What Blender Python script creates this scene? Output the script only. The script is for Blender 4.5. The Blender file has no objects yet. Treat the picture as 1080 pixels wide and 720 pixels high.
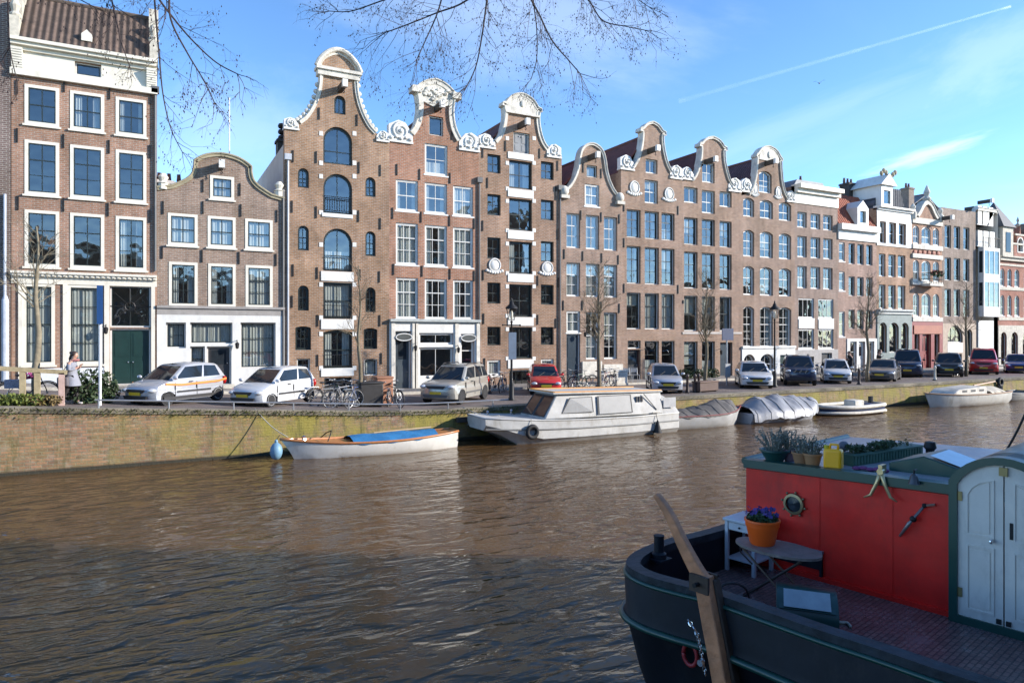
import bpy, bmesh, math, random
import numpy as np
from mathutils import Vector, Matrix
from mathutils.geometry import tessellate_polygon
random.seed(7)
R = math.radians
PI = math.pi
C = bpy.context.scene.collection
# ---------------------------------------------------------------- site frame
# x runs along the far quay, y away from the viewer, z = 0 on the far street.
H = 3.08          # eye above the far street
DF = 35.5         # distance to the row of facades
DQ = 25.8         # distance to the far quay edge
WZ = -1.27        # water level
FPX = 720.0
YH = 352.0
RX, RY = .8838, -.4679
FX, FY = .4679, .8838
def ray(x):
    u = (x-540)/FPX
    return u*RX+FX, u*RY+FY
def fp(x, y, D=DF):
    dx, dy = ray(x); t = D/dy
    return t*dx, H+t*(YH-y)/FPX
def fs(x, D=DF): return fp(x, 352, D)[0]
def gp(x, y, z):
    dx, dy = ray(x); t = (H-z)*FPX/(y-YH)
    return t*dx, t*dy
def at(x, y, t):
    dx, dy = ray(x)
    return Vector((t*dx, t*dy, H+t*(YH-y)/FPX))
def ground(s):
    t = 11-s; k = .063
    if t < 0: z = 0
    elif t < 4: z = k*t*t/8
    else: z = k*(t-2)
    return min(z, 1.0+.3*(1-math.exp(-(max(z, 1.0)-1.0)/.3)))
# ---------------------------------------------------------------- materials
MATS = {}
def nodes(name):
    m = bpy.data.materials.new(name); m.use_nodes = True
    nt = m.node_tree; b = nt.nodes['Principled BSDF']
    return m, nt, b
def N(nt, kind, **kw):
    n = nt.nodes.new(kind)
    for k, v in kw.items():
        if k in n.inputs.keys(): n.inputs[k].default_value = v
        else: setattr(n, k, v)
    return n
def mat(name, col, rough=.6, metal=0, var=.18, scale=3.0, spec=.5, bump=0.0, bscale=30, coat=0, grime=None):
    if name in MATS: return MATS[name]
    m, nt, b = nodes(name); L = nt.links.new
    tc = N(nt, 'ShaderNodeTexCoord')
    n1 = N(nt, 'ShaderNodeTexNoise', Scale=scale, Detail=6.0, Roughness=.65)
    L(tc.outputs['Object'], n1.inputs['Vector'])
    mr = N(nt, 'ShaderNodeMapRange'); mr.inputs['From Min'].default_value = .3; mr.inputs['From Max'].default_value = .7
    mr.inputs['To Min'].default_value = 1-var; mr.inputs['To Max'].default_value = 1+var
    L(n1.outputs['Fac'], mr.inputs['Value'])
    mx = N(nt, 'ShaderNodeMix', data_type='RGBA', blend_type='MULTIPLY'); mx.inputs['Factor'].default_value = 1
    mx.inputs['A'].default_value = (*col, 1); L(mr.outputs['Result'], mx.inputs['B'])
    out = mx.outputs['Result']
    if grime:      # dirt and rust blotches with a shape of their own
        gc, amt, gs = grime
        mp = N(nt, 'ShaderNodeMapping'); mp.inputs['Scale'].default_value = (1, 1, .45); L(tc.outputs['Object'], mp.inputs[0])
        ng = N(nt, 'ShaderNodeTexNoise', Scale=gs, Detail=9.0, Roughness=.72); L(mp.outputs[0], ng.inputs['Vector'])
        rg = N(nt, 'ShaderNodeMapRange'); rg.inputs['From Min'].default_value = .52; rg.inputs['From Max'].default_value = .74; rg.inputs['To Max'].default_value = amt; L(ng.outputs['Fac'], rg.inputs[0])
        mg = N(nt, 'ShaderNodeMix', data_type='RGBA'); L(rg.outputs[0], mg.inputs['Factor']); L(out, mg.inputs['A']); mg.inputs['B'].default_value = (*gc, 1); out = mg.outputs['Result']
    L(out, b.inputs['Base Color'])
    b.inputs['Roughness'].default_value = rough; b.inputs['Metallic'].default_value = metal
    b.inputs['Specular IOR Level'].default_value = spec
    b.inputs['Coat Weight'].default_value = coat; b.inputs['Coat Roughness'].default_value = .05
    if bump:
        n2 = N(nt, 'ShaderNodeTexNoise', Scale=bscale, Detail=4.0)
        L(tc.outputs['Object'], n2.inputs['Vector'])
        bp = N(nt, 'ShaderNodeBump', Strength=bump, Distance=.02)
        L(n2.outputs['Fac'], bp.inputs['Height']); L(bp.outputs['Normal'], b.inputs['Normal'])
    MATS[name] = m
    return m
def brick(name, c1, mortar=(.36, .33, .29), dark=.86, streak=.24, off=0.0):
    if name in MATS: return MATS[name]
    m, nt, b = nodes(name); L = nt.links.new
    tc = N(nt, 'ShaderNodeTexCoord'); sp = N(nt, 'ShaderNodeSeparateXYZ'); L(tc.outputs['Object'], sp.inputs[0])
    ad = N(nt, 'ShaderNodeMath', operation='ADD'); L(sp.outputs['X'], ad.inputs[0]); L(sp.outputs['Y'], ad.inputs[1])
    cb = N(nt, 'ShaderNodeCombineXYZ'); L(ad.outputs[0], cb.inputs['X']); L(sp.outputs['Z'], cb.inputs['Y'])
    cb.inputs['Z'].default_value = off
    br = N(nt, 'ShaderNodeTexBrick', Scale=1.0)
    br.inputs['Brick Width'].default_value = .24; br.inputs['Row Height'].default_value = .085
    br.inputs['Mortar Size'].default_value = .011; br.inputs['Mortar Smooth'].default_value = .3; br.inputs['Bias'].default_value = -.1
    c1 = (c1[0]*1.12, c1[1]*1.12, c1[2]*1.1)
    br.inputs['Color1'].default_value = (*[c*1.1 for c in c1], 1)
    br.inputs['Color2'].default_value = (*[c*dark for c in c1], 1); br.inputs['Mortar'].default_value = (*mortar, 1)
    L(cb.outputs[0], br.inputs['Vector'])
    n1 = N(nt, 'ShaderNodeTexNoise', Scale=.55, Detail=8.0, Roughness=.62); L(cb.outputs[0], n1.inputs['Vector'])
    r1 = N(nt, 'ShaderNodeMapRange'); r1.inputs['From Min'].default_value = .3; r1.inputs['From Max'].default_value = .7
    r1.inputs['To Min'].default_value = 1-streak; r1.inputs['To Max'].default_value = 1+streak*.7; L(n1.outputs['Fac'], r1.inputs['Value'])
    mp = N(nt, 'ShaderNodeMapping'); mp.inputs['Scale'].default_value = (2.6, .35, 1); L(cb.outputs[0], mp.inputs['Vector'])
    n2 = N(nt, 'ShaderNodeTexNoise', Scale=1.0, Detail=5.0); L(mp.outputs[0], n2.inputs['Vector'])
    r2 = N(nt, 'ShaderNodeMapRange'); r2.inputs['From Min'].default_value = .35; r2.inputs['From Max'].default_value = .7
    r2.inputs['To Min'].default_value = 1.08; r2.inputs['To Max'].default_value = .82; L(n2.outputs['Fac'], r2.inputs['Value'])
    mp3 = N(nt, 'ShaderNodeMapping'); mp3.inputs['Scale'].default_value = (4, 11.7, 1); L(cb.outputs[0], mp3.inputs['Vector'])
    n3 = N(nt, 'ShaderNodeTexNoise', Scale=1.0, Detail=2.0); L(mp3.outputs[0], n3.inputs['Vector'])
    r3 = N(nt, 'ShaderNodeMapRange'); r3.inputs['From Min'].default_value = .3; r3.inputs['From Max'].default_value = .7
    r3.inputs['To Min'].default_value = .84; r3.inputs['To Max'].default_value = 1.14; L(n3.outputs['Fac'], r3.inputs['Value'])
    a = N(nt, 'ShaderNodeMath', operation='MULTIPLY'); L(r1.outputs[0], a.inputs[0]); L(r2.outputs[0], a.inputs[1])
    a2 = N(nt, 'ShaderNodeMath', operation='MULTIPLY'); L(a.outputs[0], a2.inputs[0]); L(r3.outputs[0], a2.inputs[1])
    mx = N(nt, 'ShaderNodeMix', data_type='RGBA', blend_type='MULTIPLY'); mx.inputs['Factor'].default_value = 1
    L(br.outputs['Color'], mx.inputs['A']); L(a2.outputs[0], mx.inputs['B'])
    n5 = N(nt, 'ShaderNodeTexNoise', Scale=.34, Detail=4.0, Roughness=.6); L(cb.outputs[0], n5.inputs['Vector'])    # rebuilt patches of another firing
    r5 = N(nt, 'ShaderNodeMapRange'); r5.inputs['From Min'].default_value = .5; r5.inputs['From Max'].default_value = .56; r5.inputs['To Max'].default_value = .6; L(n5.outputs['Fac'], r5.inputs[0])
    m5 = N(nt, 'ShaderNodeMix', data_type='RGBA', blend_type='MULTIPLY'); L(r5.outputs[0], m5.inputs['Factor']); L(mx.outputs['Result'], m5.inputs['A']); m5.inputs['B'].default_value = (.86, .84, .78, 1)
    n6 = N(nt, 'ShaderNodeTexNoise', Scale=1.7, Detail=7.0, Roughness=.7); L(mp.outputs[0], n6.inputs['Vector'])    # lime and soot runs
    r6 = N(nt, 'ShaderNodeMapRange'); r6.inputs['From Min'].default_value = .58; r6.inputs['From Max'].default_value = .8; r6.inputs['To Max'].default_value = .45; L(n6.outputs['Fac'], r6.inputs[0])
    m6 = N(nt, 'ShaderNodeMix', data_type='RGBA'); L(r6.outputs[0], m6.inputs['Factor']); L(m5.outputs['Result'], m6.inputs['A']); m6.inputs['B'].default_value = (.3, .25, .2, 1)
    L(m6.outputs['Result'], b.inputs['Base Color'])
    b.inputs['Roughness'].default_value = .85; b.inputs['Specular IOR Level'].default_value = .25
    bp = N(nt, 'ShaderNodeBump', Strength=.5, Distance=.012); L(br.outputs['Fac'], bp.inputs['Height']); bp.invert = True
    L(bp.outputs['Normal'], b.inputs['Normal'])
    MATS[name] = m
    return m
def glass(name='window_glass', tint=(.75, .8, .8), mn=.2, bump=.06, bs=1.6):
    if name in MATS: return MATS[name]
    m, nt, b = nodes(name); L = nt.links.new; nt.nodes.remove(b)
    out = nt.nodes['Material Output']
    tr = N(nt, 'ShaderNodeBsdfTransparent'); tr.inputs[0].default_value = (*tint, 1)
    gl = N(nt, 'ShaderNodeBsdfGlossy', Roughness=.015); gl.inputs[0].default_value = (.84, .84, .82, 1)
    fr = N(nt, 'ShaderNodeFresnel'); ge = N(nt, 'ShaderNodeNewGeometry'); io = N(nt, 'ShaderNodeMapRange')   # one sheet stands for the whole pane: same index from both sides
    io.inputs['To Min'].default_value = 1.9; io.inputs['To Max'].default_value = 1/1.9; L(ge.outputs['Backfacing'], io.inputs[0]); L(io.outputs[0], fr.inputs['IOR'])
    tc = N(nt, 'ShaderNodeTexCoord'); oi = N(nt, 'ShaderNodeObjectInfo')
    av = N(nt, 'ShaderNodeVectorMath', operation='ADD'); L(tc.outputs['Object'], av.inputs[0]); 
    sc = N(nt, 'ShaderNodeVectorMath', operation='SCALE'); sc.inputs['Scale'].default_value = 37
    L(oi.outputs['Location'], av.inputs[1])
    n1 = N(nt, 'ShaderNodeTexNoise', Scale=bs, Detail=1.0); L(av.outputs[0], n1.inputs['Vector'])
    bp = N(nt, 'ShaderNodeBump', Strength=bump, Distance=.2); L(n1.outputs['Fac'], bp.inputs['Height'])
    L(bp.outputs['Normal'], gl.inputs['Normal'])
    mm = N(nt, 'ShaderNodeMath', operation='MAXIMUM'); L(fr.outputs[0], mm.inputs[0]); mm.inputs[1].default_value = mn
    ms = N(nt, 'ShaderNodeMixShader'); L(mm.outputs[0], ms.inputs[0]); L(tr.outputs[0], ms.inputs[1]); L(gl.outputs[0], ms.inputs[2])
    L(ms.outputs[0], out.inputs['Surface'])
    MATS[name] = m
    return m
def tiles(name, c, axis='Y'):
    """clay pantiles: wavy columns, overlapping courses"""
    if name in MATS: return MATS[name]
    m, nt, b = nodes(name); L = nt.links.new
    tc = N(nt, 'ShaderNodeTexCoord'); sp = N(nt, 'ShaderNodeSeparateXYZ'); L(tc.outputs['Object'], sp.inputs[0])
    wx = N(nt, 'ShaderNodeMath', operation='MULTIPLY'); L(sp.outputs['X' if axis == 'X' else 'Y'], wx.inputs[0]); wx.inputs[1].default_value = 2*PI/.26
    sn = N(nt, 'ShaderNodeMath', operation='SINE'); L(wx.outputs[0], sn.inputs[0])
    wz = N(nt, 'ShaderNodeMath', operation='MULTIPLY'); L(sp.outputs['Z'], wz.inputs[0]); wz.inputs[1].default_value = 1/.26
    fr = N(nt, 'ShaderNodeMath', operation='FRACT'); L(wz.outputs[0], fr.inputs[0])
    s2 = N(nt, 'ShaderNodeMath', operation='MULTIPLY_ADD'); L(sn.outputs[0], s2.inputs[0]); s2.inputs[1].default_value = .5
    L(fr.outputs[0], s2.inputs[2])
    bp = N(nt, 'ShaderNodeBump', Strength=.9, Distance=.06); L(s2.outputs[0], bp.inputs['Height']); L(bp.outputs[0], b.inputs['Normal'])
    n1 = N(nt, 'ShaderNodeTexNoise', Scale=2.2, Detail=8.0, Roughness=.7); L(tc.outputs['Object'], n1.inputs['Vector'])
    cr = N(nt, 'ShaderNodeValToRGB'); e = cr.color_ramp.elements
    e[0].position = .3; e[0].color = (*[v*.55 for v in c], 1); e[1].position = .72; e[1].color = (*[v*1.35 for v in c], 1)
    L(n1.outputs['Fac'], cr.inputs[0])
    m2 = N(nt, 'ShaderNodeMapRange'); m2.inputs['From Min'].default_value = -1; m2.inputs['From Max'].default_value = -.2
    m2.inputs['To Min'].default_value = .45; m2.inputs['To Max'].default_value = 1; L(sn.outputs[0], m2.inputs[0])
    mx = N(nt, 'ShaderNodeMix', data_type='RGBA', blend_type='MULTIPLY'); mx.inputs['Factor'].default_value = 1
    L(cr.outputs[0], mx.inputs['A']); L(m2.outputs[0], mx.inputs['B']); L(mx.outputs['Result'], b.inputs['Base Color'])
    b.inputs['Roughness'].default_value = .8
    MATS[name] = m
    return m
WHITE = lambda: mat('white_paint', (.66, .65, .61), .5, 0, .1, 1.5, grime=((.3, .27, .22), .35, 1.6))
CREAM = lambda: mat('cream_paint', (.68, .64, .54), .5, 0, .1, 1.5, grime=((.3, .26, .2), .4, 1.6))
BLACK = lambda: mat('black_paint', (.018, .018, .018), .4)
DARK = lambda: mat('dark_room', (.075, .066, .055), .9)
SASHD = lambda: mat('dark_green_sash', (.02, .026, .022), .35)
IRON = lambda: mat('wrought_iron', (.02, .02, .021), .55, .5)
STONE = lambda: mat('pale_stone', (.5, .46, .38), .8, var=.25, scale=4, bump=.3)
STEEL = lambda: mat('galvanised_steel', (.42, .43, .44), .42, .7)
RUB = lambda: mat('black_rubber', (.016, .016, .017), .75)
CHROME = lambda: mat('bright_metal', (.65, .65, .66), .22, 1, var=.04)
# ---------------------------------------------------------------- mesh builder
class MB:
    def __init__(s): s.v = []; s.f = []; s.m = []
    def add(s, vs, fs, mi=0):
        b = len(s.v); s.v += [tuple(p) for p in vs]
        for f in fs: s.f.append(tuple(b+i for i in f)); s.m.append(mi)
        return s
    def box(s, x0, x1, y0, y1, z0, z1, mi=0):
        return s.add([(x0, y0, z0), (x1, y0, z0), (x1, y1, z0), (x0, y1, z0), (x0, y0, z1), (x1, y0, z1), (x1, y1, z1), (x0, y1, z1)],
              [(0, 3, 2, 1), (4, 5, 6, 7), (0, 1, 5, 4), (1, 2, 6, 5), (2, 3, 7, 6), (3, 0, 4, 7)], mi)
    def obox(s, a, b, w, h, mi=0, up=(0, 0, 1)):
        a = Vector(a); b = Vector(b); d = (b-a).normalized(); u = Vector(up)
        sd = d.cross(u)
        if sd.length < 1e-4: sd = d.cross(Vector((1, 0, 0)))
        sd.normalize(); u = sd.cross(d)
        c = [(-w/2, -h/2), (w/2, -h/2), (w/2, h/2), (-w/2, h/2)]
        return s.add([a+sd*x+u*y for x, y in c]+[b+sd*x+u*y for x, y in c], [(3, 2, 1, 0), (4, 5, 6, 7), (0, 1, 5, 4), (1, 2, 6, 5), (2, 3, 7, 6), (3, 0, 4, 7)], mi)
    def prism(s, pts, y0, y1, mi=0, holes=(), back=True, mside=None, front=True):
        """polygon in (x, z), extruded along y"""
        loops = [list(pts)]+[list(h) for h in holes]
        flat = [p for l in loops for p in l]
        tris = tessellate_polygon([[Vector((p[0], p[1], 0)) for p in l] for l in loops])
        def area(t):
            a, b, c = (flat[i] for i in t); return (b[0]-a[0])*(c[1]-a[1])-(c[0]-a[0])*(b[1]-a[1])
        tris = [t if area(t) > 0 else t[::-1] for t in tris]
        n = len(flat)
        if front: s.add([(p[0], y0, p[1]) for p in flat], tris, mi)
        if back: s.add([(p[0], y1, p[1]) for p in flat], [t[::-1] for t in tris], mi)
        for l in loops: s.loop(l, y0, y1, mi if mside is None else mside)
        return s
    def loop(s, l, y0, y1, mi=0):
        n = len(l)
        return s.add([(p[0], y0, p[1]) for p in l]+[(p[0], y1, p[1]) for p in l], [(i, (i+1) % n, n+(i+1) % n, n+i) for i in range(n)], mi)
    def ring(s, o, i, y0, y1, mi=0):
        return s.prism(o, y0, y1, mi, [i])
    def tube(s, pts, r, n=6, mi=0, cap=True):
        pts = [Vector(p) for p in pts]; rs = r if isinstance(r, (list, tuple)) else [r]*len(pts)
        vs = []; fs = []; u = None
        for i, p in enumerate(pts):
            d = (pts[min(i+1, len(pts)-1)]-pts[max(i-1, 0)])
            d = d.normalized() if d.length > 1e-9 else Vector((0, 0, 1))
            if u is None:
                u = d.orthogonal().normalized()
            else:
                u = (u-d*u.dot(d)); u = u.normalized() if u.length > 1e-6 else d.orthogonal().normalized()
            w = d.cross(u)
            for k in range(n):
                a = 2*PI*k/n; vs.append(p+(u*math.cos(a)+w*math.sin(a))*rs[i])
        for i in range(len(pts)-1):
            for k in range(n): fs.append((i*n+k, i*n+(k+1) % n, (i+1)*n+(k+1) % n, (i+1)*n+k))
        if cap: fs.append(tuple(range(n))[::-1]); fs.append(tuple((len(pts)-1)*n+k for k in range(n)))
        return s.add(vs, fs, mi)
    def lathe(s, prof, n=16, c=(0, 0, 0), axis='z', mi=0, cap=True):
        vs = []; fs = []
        for r, z in prof:
            for k in range(n):
                a = 2*PI*k/n; x, y = r*math.cos(a), r*math.sin(a)
                p = (x, y, z) if axis == 'z' else ((x, z, y) if axis == 'y' else (z, x, y))
                vs.append((p[0]+c[0], p[1]+c[1], p[2]+c[2]))
        m = len(prof)
        for i in range(m-1):
            for k in range(n): fs.append((i*n+k, i*n+(k+1) % n, (i+1)*n+(k+1) % n, (i+1)*n+k))
        if cap: fs.append(tuple(range(n))[::-1]); fs.append(tuple((m-1)*n+k for k in range(n)))
        if axis == 'y': fs = [f[::-1] for f in fs]
        return s.add(vs, fs, mi)
    def ball(s, c, rx, ry=None, rz=None, n=12, m=8, mi=0):
        ry = ry or rx; rz = rz or rx
        prof = [(math.sin(PI*i/m), -math.cos(PI*i/m)) for i in range(m+1)]
        vs = [(c[0]+rx*r*math.cos(2*PI*k/n), c[1]+ry*r*math.sin(2*PI*k/n), c[2]+rz*z) for r, z in prof for k in range(n)]
        fs = [(i*n+k, i*n+(k+1) % n, (i+1)*n+(k+1) % n, (i+1)*n+k) for i in range(m) for k in range(n)]
        return s.add(vs, fs, mi)
    def mesh(s, name, mats, smooth=False):
        me = bpy.data.meshes.new(name); me.from_pydata(s.v, [], s.f)
        for m in (mats if isinstance(mats, (list, tuple)) else [mats]): me.materials.append(m)
        if len(me.materials) > 1: me.polygons.foreach_set('material_index', s.m)
        bm = bmesh.new(); bm.from_mesh(me)
        bmesh.ops.remove_doubles(bm, verts=bm.verts, dist=1e-5)
        bmesh.ops.recalc_face_normals(bm, faces=bm.faces)
        bm.to_mesh(me); bm.free()
        if smooth:
            me.polygons.foreach_set('use_smooth', [True]*len(me.polygons))
            if smooth is not True: me.set_sharp_from_angle(angle=R(smooth))
        me.update()
        return me
    def build(s, name, mats, parent=None, loc=None, smooth=False, **kw):
        return link(name, s.mesh(name, mats, smooth), parent, loc, **kw)
def link(name, me, parent=None, loc=None, rot=None):
    o = bpy.data.objects.new(name, me); C.objects.link(o)
    if parent: o.parent = parent
    if loc is not None: o.location = loc
    if rot is not None: o.rotation_euler = rot
    return o
def tag(o, label=None, cat=None, group=None, kind=None):
    if label: o['label'] = label
    if cat: o['category'] = cat
    if group: o['group'] = group
    if kind: o['kind'] = kind
    return o
def thing(name, label, cat, loc=(0, 0, 0), rz=0, group=None):
    o = bpy.data.objects.new(name, None); C.objects.link(o); o.empty_display_size = .2
    o.location = loc; o.rotation_euler = (0, 0, rz)
    return tag(o, label, cat, group)
def kids(o): return [c for c in KID.get(o.name, [])]
KID = {}
def copy_tree(o, loc=None, rz=None, label=None, parent=None):
    c = o.copy(); C.objects.link(c)
    if parent: c.parent = parent
    if loc is not None: c.location = loc
    if rz is not None: c.rotation_euler = (0, 0, rz)
    if label: c['label'] = label
    for ch in list(o.children): copy_tree(ch, parent=c)
    return c
def bevel(o, w, n=2):
    m = o.modifiers.new('bevel', 'BEVEL'); m.width = w; m.segments = n; m.limit_method = 'ANGLE'; m.angle_limit = R(35)
    for p in o.data.polygons: p.use_smooth = True
    o.data.set_sharp_from_angle(angle=R(50))
    return o
def catmull(p, n=6):
    p = [Vector(q) for q in p]; out = []
    for i in range(len(p)-1):
        a = p[max(i-1, 0)]; b = p[i]; c = p[i+1]; d = p[min(i+2, len(p)-1)]
        for k in range(n):
            t = k/n
            out.append(.5*((2*b)+(c-a)*t+(2*a-5*b+4*c-d)*t*t+(3*b-a-3*c+d)*t**3))
    out.append(p[-1]); return out
def leafy(mb, c, rad, n, size, up=.3, mi=0, rng=random):
    """n leaf-sized faces spread through an ellipsoid"""
    for _ in range(n):
        while True:
            p = Vector((rng.uniform(-1, 1), rng.uniform(-1, 1), rng.uniform(-1, 1)))
            if p.length < 1: break
        p = Vector(c)+Vector((p.x*rad[0], p.y*rad[1], p.z*rad[2]))
        a = Vector((rng.gauss(0, 1), rng.gauss(0, 1), rng.gauss(0, 1)+up)).normalized(); b = a.orthogonal().normalized()
        b = (Matrix.Rotation(rng.uniform(0, 6.28), 3, a) @ b)
        s = size*rng.uniform(.6, 1.3)
        mb.add([p-a*s, p+b*s*.45, p+a*s, p-b*s*.45], [(0, 1, 2, 3)], mi)
# ---------------------------------------------------------------- houses
def opening(a, b, z0, z1, rise=0):
    if rise < .01: return [(a, z0), (b, z0), (b, z1), (a, z1)]
    w = (b-a)/2; r = (w*w+rise*rise)/(2*rise); zc = z1-r; c = (a+b)/2
    h = math.asin(min(1, w/r))
    if rise > w*.999: h = PI/2
    pts = [(a, z0), (b, z0)]
    for k in range(13):
        t = h-2*h*k/12
        pts.append((c+r*math.sin(t), zc+r*math.cos(t)))
    return pts
def inset(a, b, z0, z1, rise, t): 
    return opening(a+t, b-t, z0+t, z1-t, rise*max(.1, (b-a-2*t)/(b-a)) if rise else 0)
WM = {}
STY = {
 # frame material, frame width, inset of the frame, sash material, sill
 'surround': (lambda: CREAM(), .13, -.025, lambda: SASHD(), True),
 'white':    (lambda: WHITE(), .075, .07, lambda: WHITE(), True),
 'deep':     (lambda: WHITE(), .06, .15, lambda: WHITE(), True),
 'deepdark': (lambda: WHITE(), .06, .17, lambda: SASHD(), True),
 'ware':     (lambda: SASHD(), .06, .14, lambda: SASHD(), False),
 'waresill': (lambda: SASHD(), .06, .14, lambda: SASHD(), True),
 'plain':    (lambda: WHITE(), .06, .12, lambda: SASHD(), True),
}
def curtain_mesh(w, z0, z1, kind, seed):
    rng = random.Random(seed); mb = MB()
    def strip(xa, xb, za, zb, folds, amp):
        n = max(4, int(folds*4)); v = []
        for i in range(n+1):
            x = xa+(xb-xa)*i/n; y = amp*math.sin(i*PI/2+rng.uniform(-.4, .4))
            v += [(x, y, za), (x, y*.7, zb)]
        mb.add(v, [(2*i, 2*i+2, 2*i+3, 2*i+1) for i in range(n)])
    if kind == 1: strip(-w/2, w/2, z0, z1, w*7, .025)
    elif kind == 2:
        k = rng.uniform(.18, .3); strip(-w/2, -w/2+w*k, z0, z1, 3, .025); strip(w/2-w*k, w/2, z0, z1, 3, .025)
    elif kind == 3: strip(-w/2, w/2, z1-(z1-z0)*rng.uniform(.3, .6), z1, 1.5, .002)
    elif kind == 4: strip(-w/2, w/2, z0, z0+(z1-z0)*rng.uniform(.4, .55), w*7, .02)
    return mb
def add_window(root, a, b, z0, z1, rise=0, style='white', nx=2, nz=3, curtain=None, meet=True, name='window', seed=0):
    w, h = b-a, z1-z0; fm, ft, ins, sm, sill = STY[style]
    key = (round(w, 2), round(h, 2), round(rise, 2), style, nx, nz, meet)
    if key not in WM:
        w, h, rise = key[0], key[1], key[2]
        o = opening(-w/2, w/2, 0, h, rise); i = inset(-w/2, w/2, 0, h, rise, ft)
        f = MB().ring(o, i, ins, ins+.1).mesh('window_frame', fm())
        s = MB(); st = .045; i2 = inset(-w/2, w/2, 0, h, rise, ft+st)
        s.ring(i, i2, ins+.02, ins+.085)
        x0, x1, y0, y1 = -w/2+ft+st, w/2-ft-st, ft+st, h-ft-st
        bw = .026
        for k in range(1, nx):
            x = x0+(x1-x0)*k/nx; top = y1
            if rise: top = y1-rise*(2*abs(x)/w)**2*.9
            wd = bw*1.6 if (nx == 2 and style in ('surround', 'ware')) else bw
            s.box(x-wd/2, x+wd/2, ins+.03, ins+.075, y0, top)
        zr = y1-(rise*.8 if rise else 0)
        for k in range(1, nz):
            z = y0+(zr-y0)*k/nz; hw = bw*(1.9 if (meet and k == (nz+1)//2) else 1)
            s.box(x0, x1, ins+.034, ins+.079, z-hw/2, z+hw/2)
        sash = s.mesh('sash', sm())
        p = MB(); p.add([(q[0], ins+.055, q[1]) for q in i2], [tuple(range(len(i2)))])
        pane = p.mesh('pane', glass())
        si = MB().box(-w/2-.07, w/2+.07, ins-.09 if ins > 0 else -.09, .05+max(0, ins), -.085, -.004).mesh('sill', WHITE() if style != 'surround' else CREAM()) if sill else None
        WM[key] = (f, sash, pane, si)
    f, sash, pane, si = WM[key]
    o = link(name, f, root, ((a+b)/2, 0, z0))
    link('sash', sash, o); link('pane', pane, o)
    if si: link('sill', si, o)
    if curtain:
        ck = ('c', round(w, 1), round(h, 1), curtain, seed % 3)
        if ck not in WM:
            WM[ck] = curtain_mesh(w-2*ft-.02, ft, h-ft-rise*.3, curtain, seed % 3).mesh('curtain', mat('net_curtain', (.62, .6, .55), .9, var=.05) if curtain != 3 else mat('roller_blind', (.6, .56, .47), .9, var=.04), True)
        link('curtain', WM[ck], o, (0, ins+.16, 0))
    return o
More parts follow.
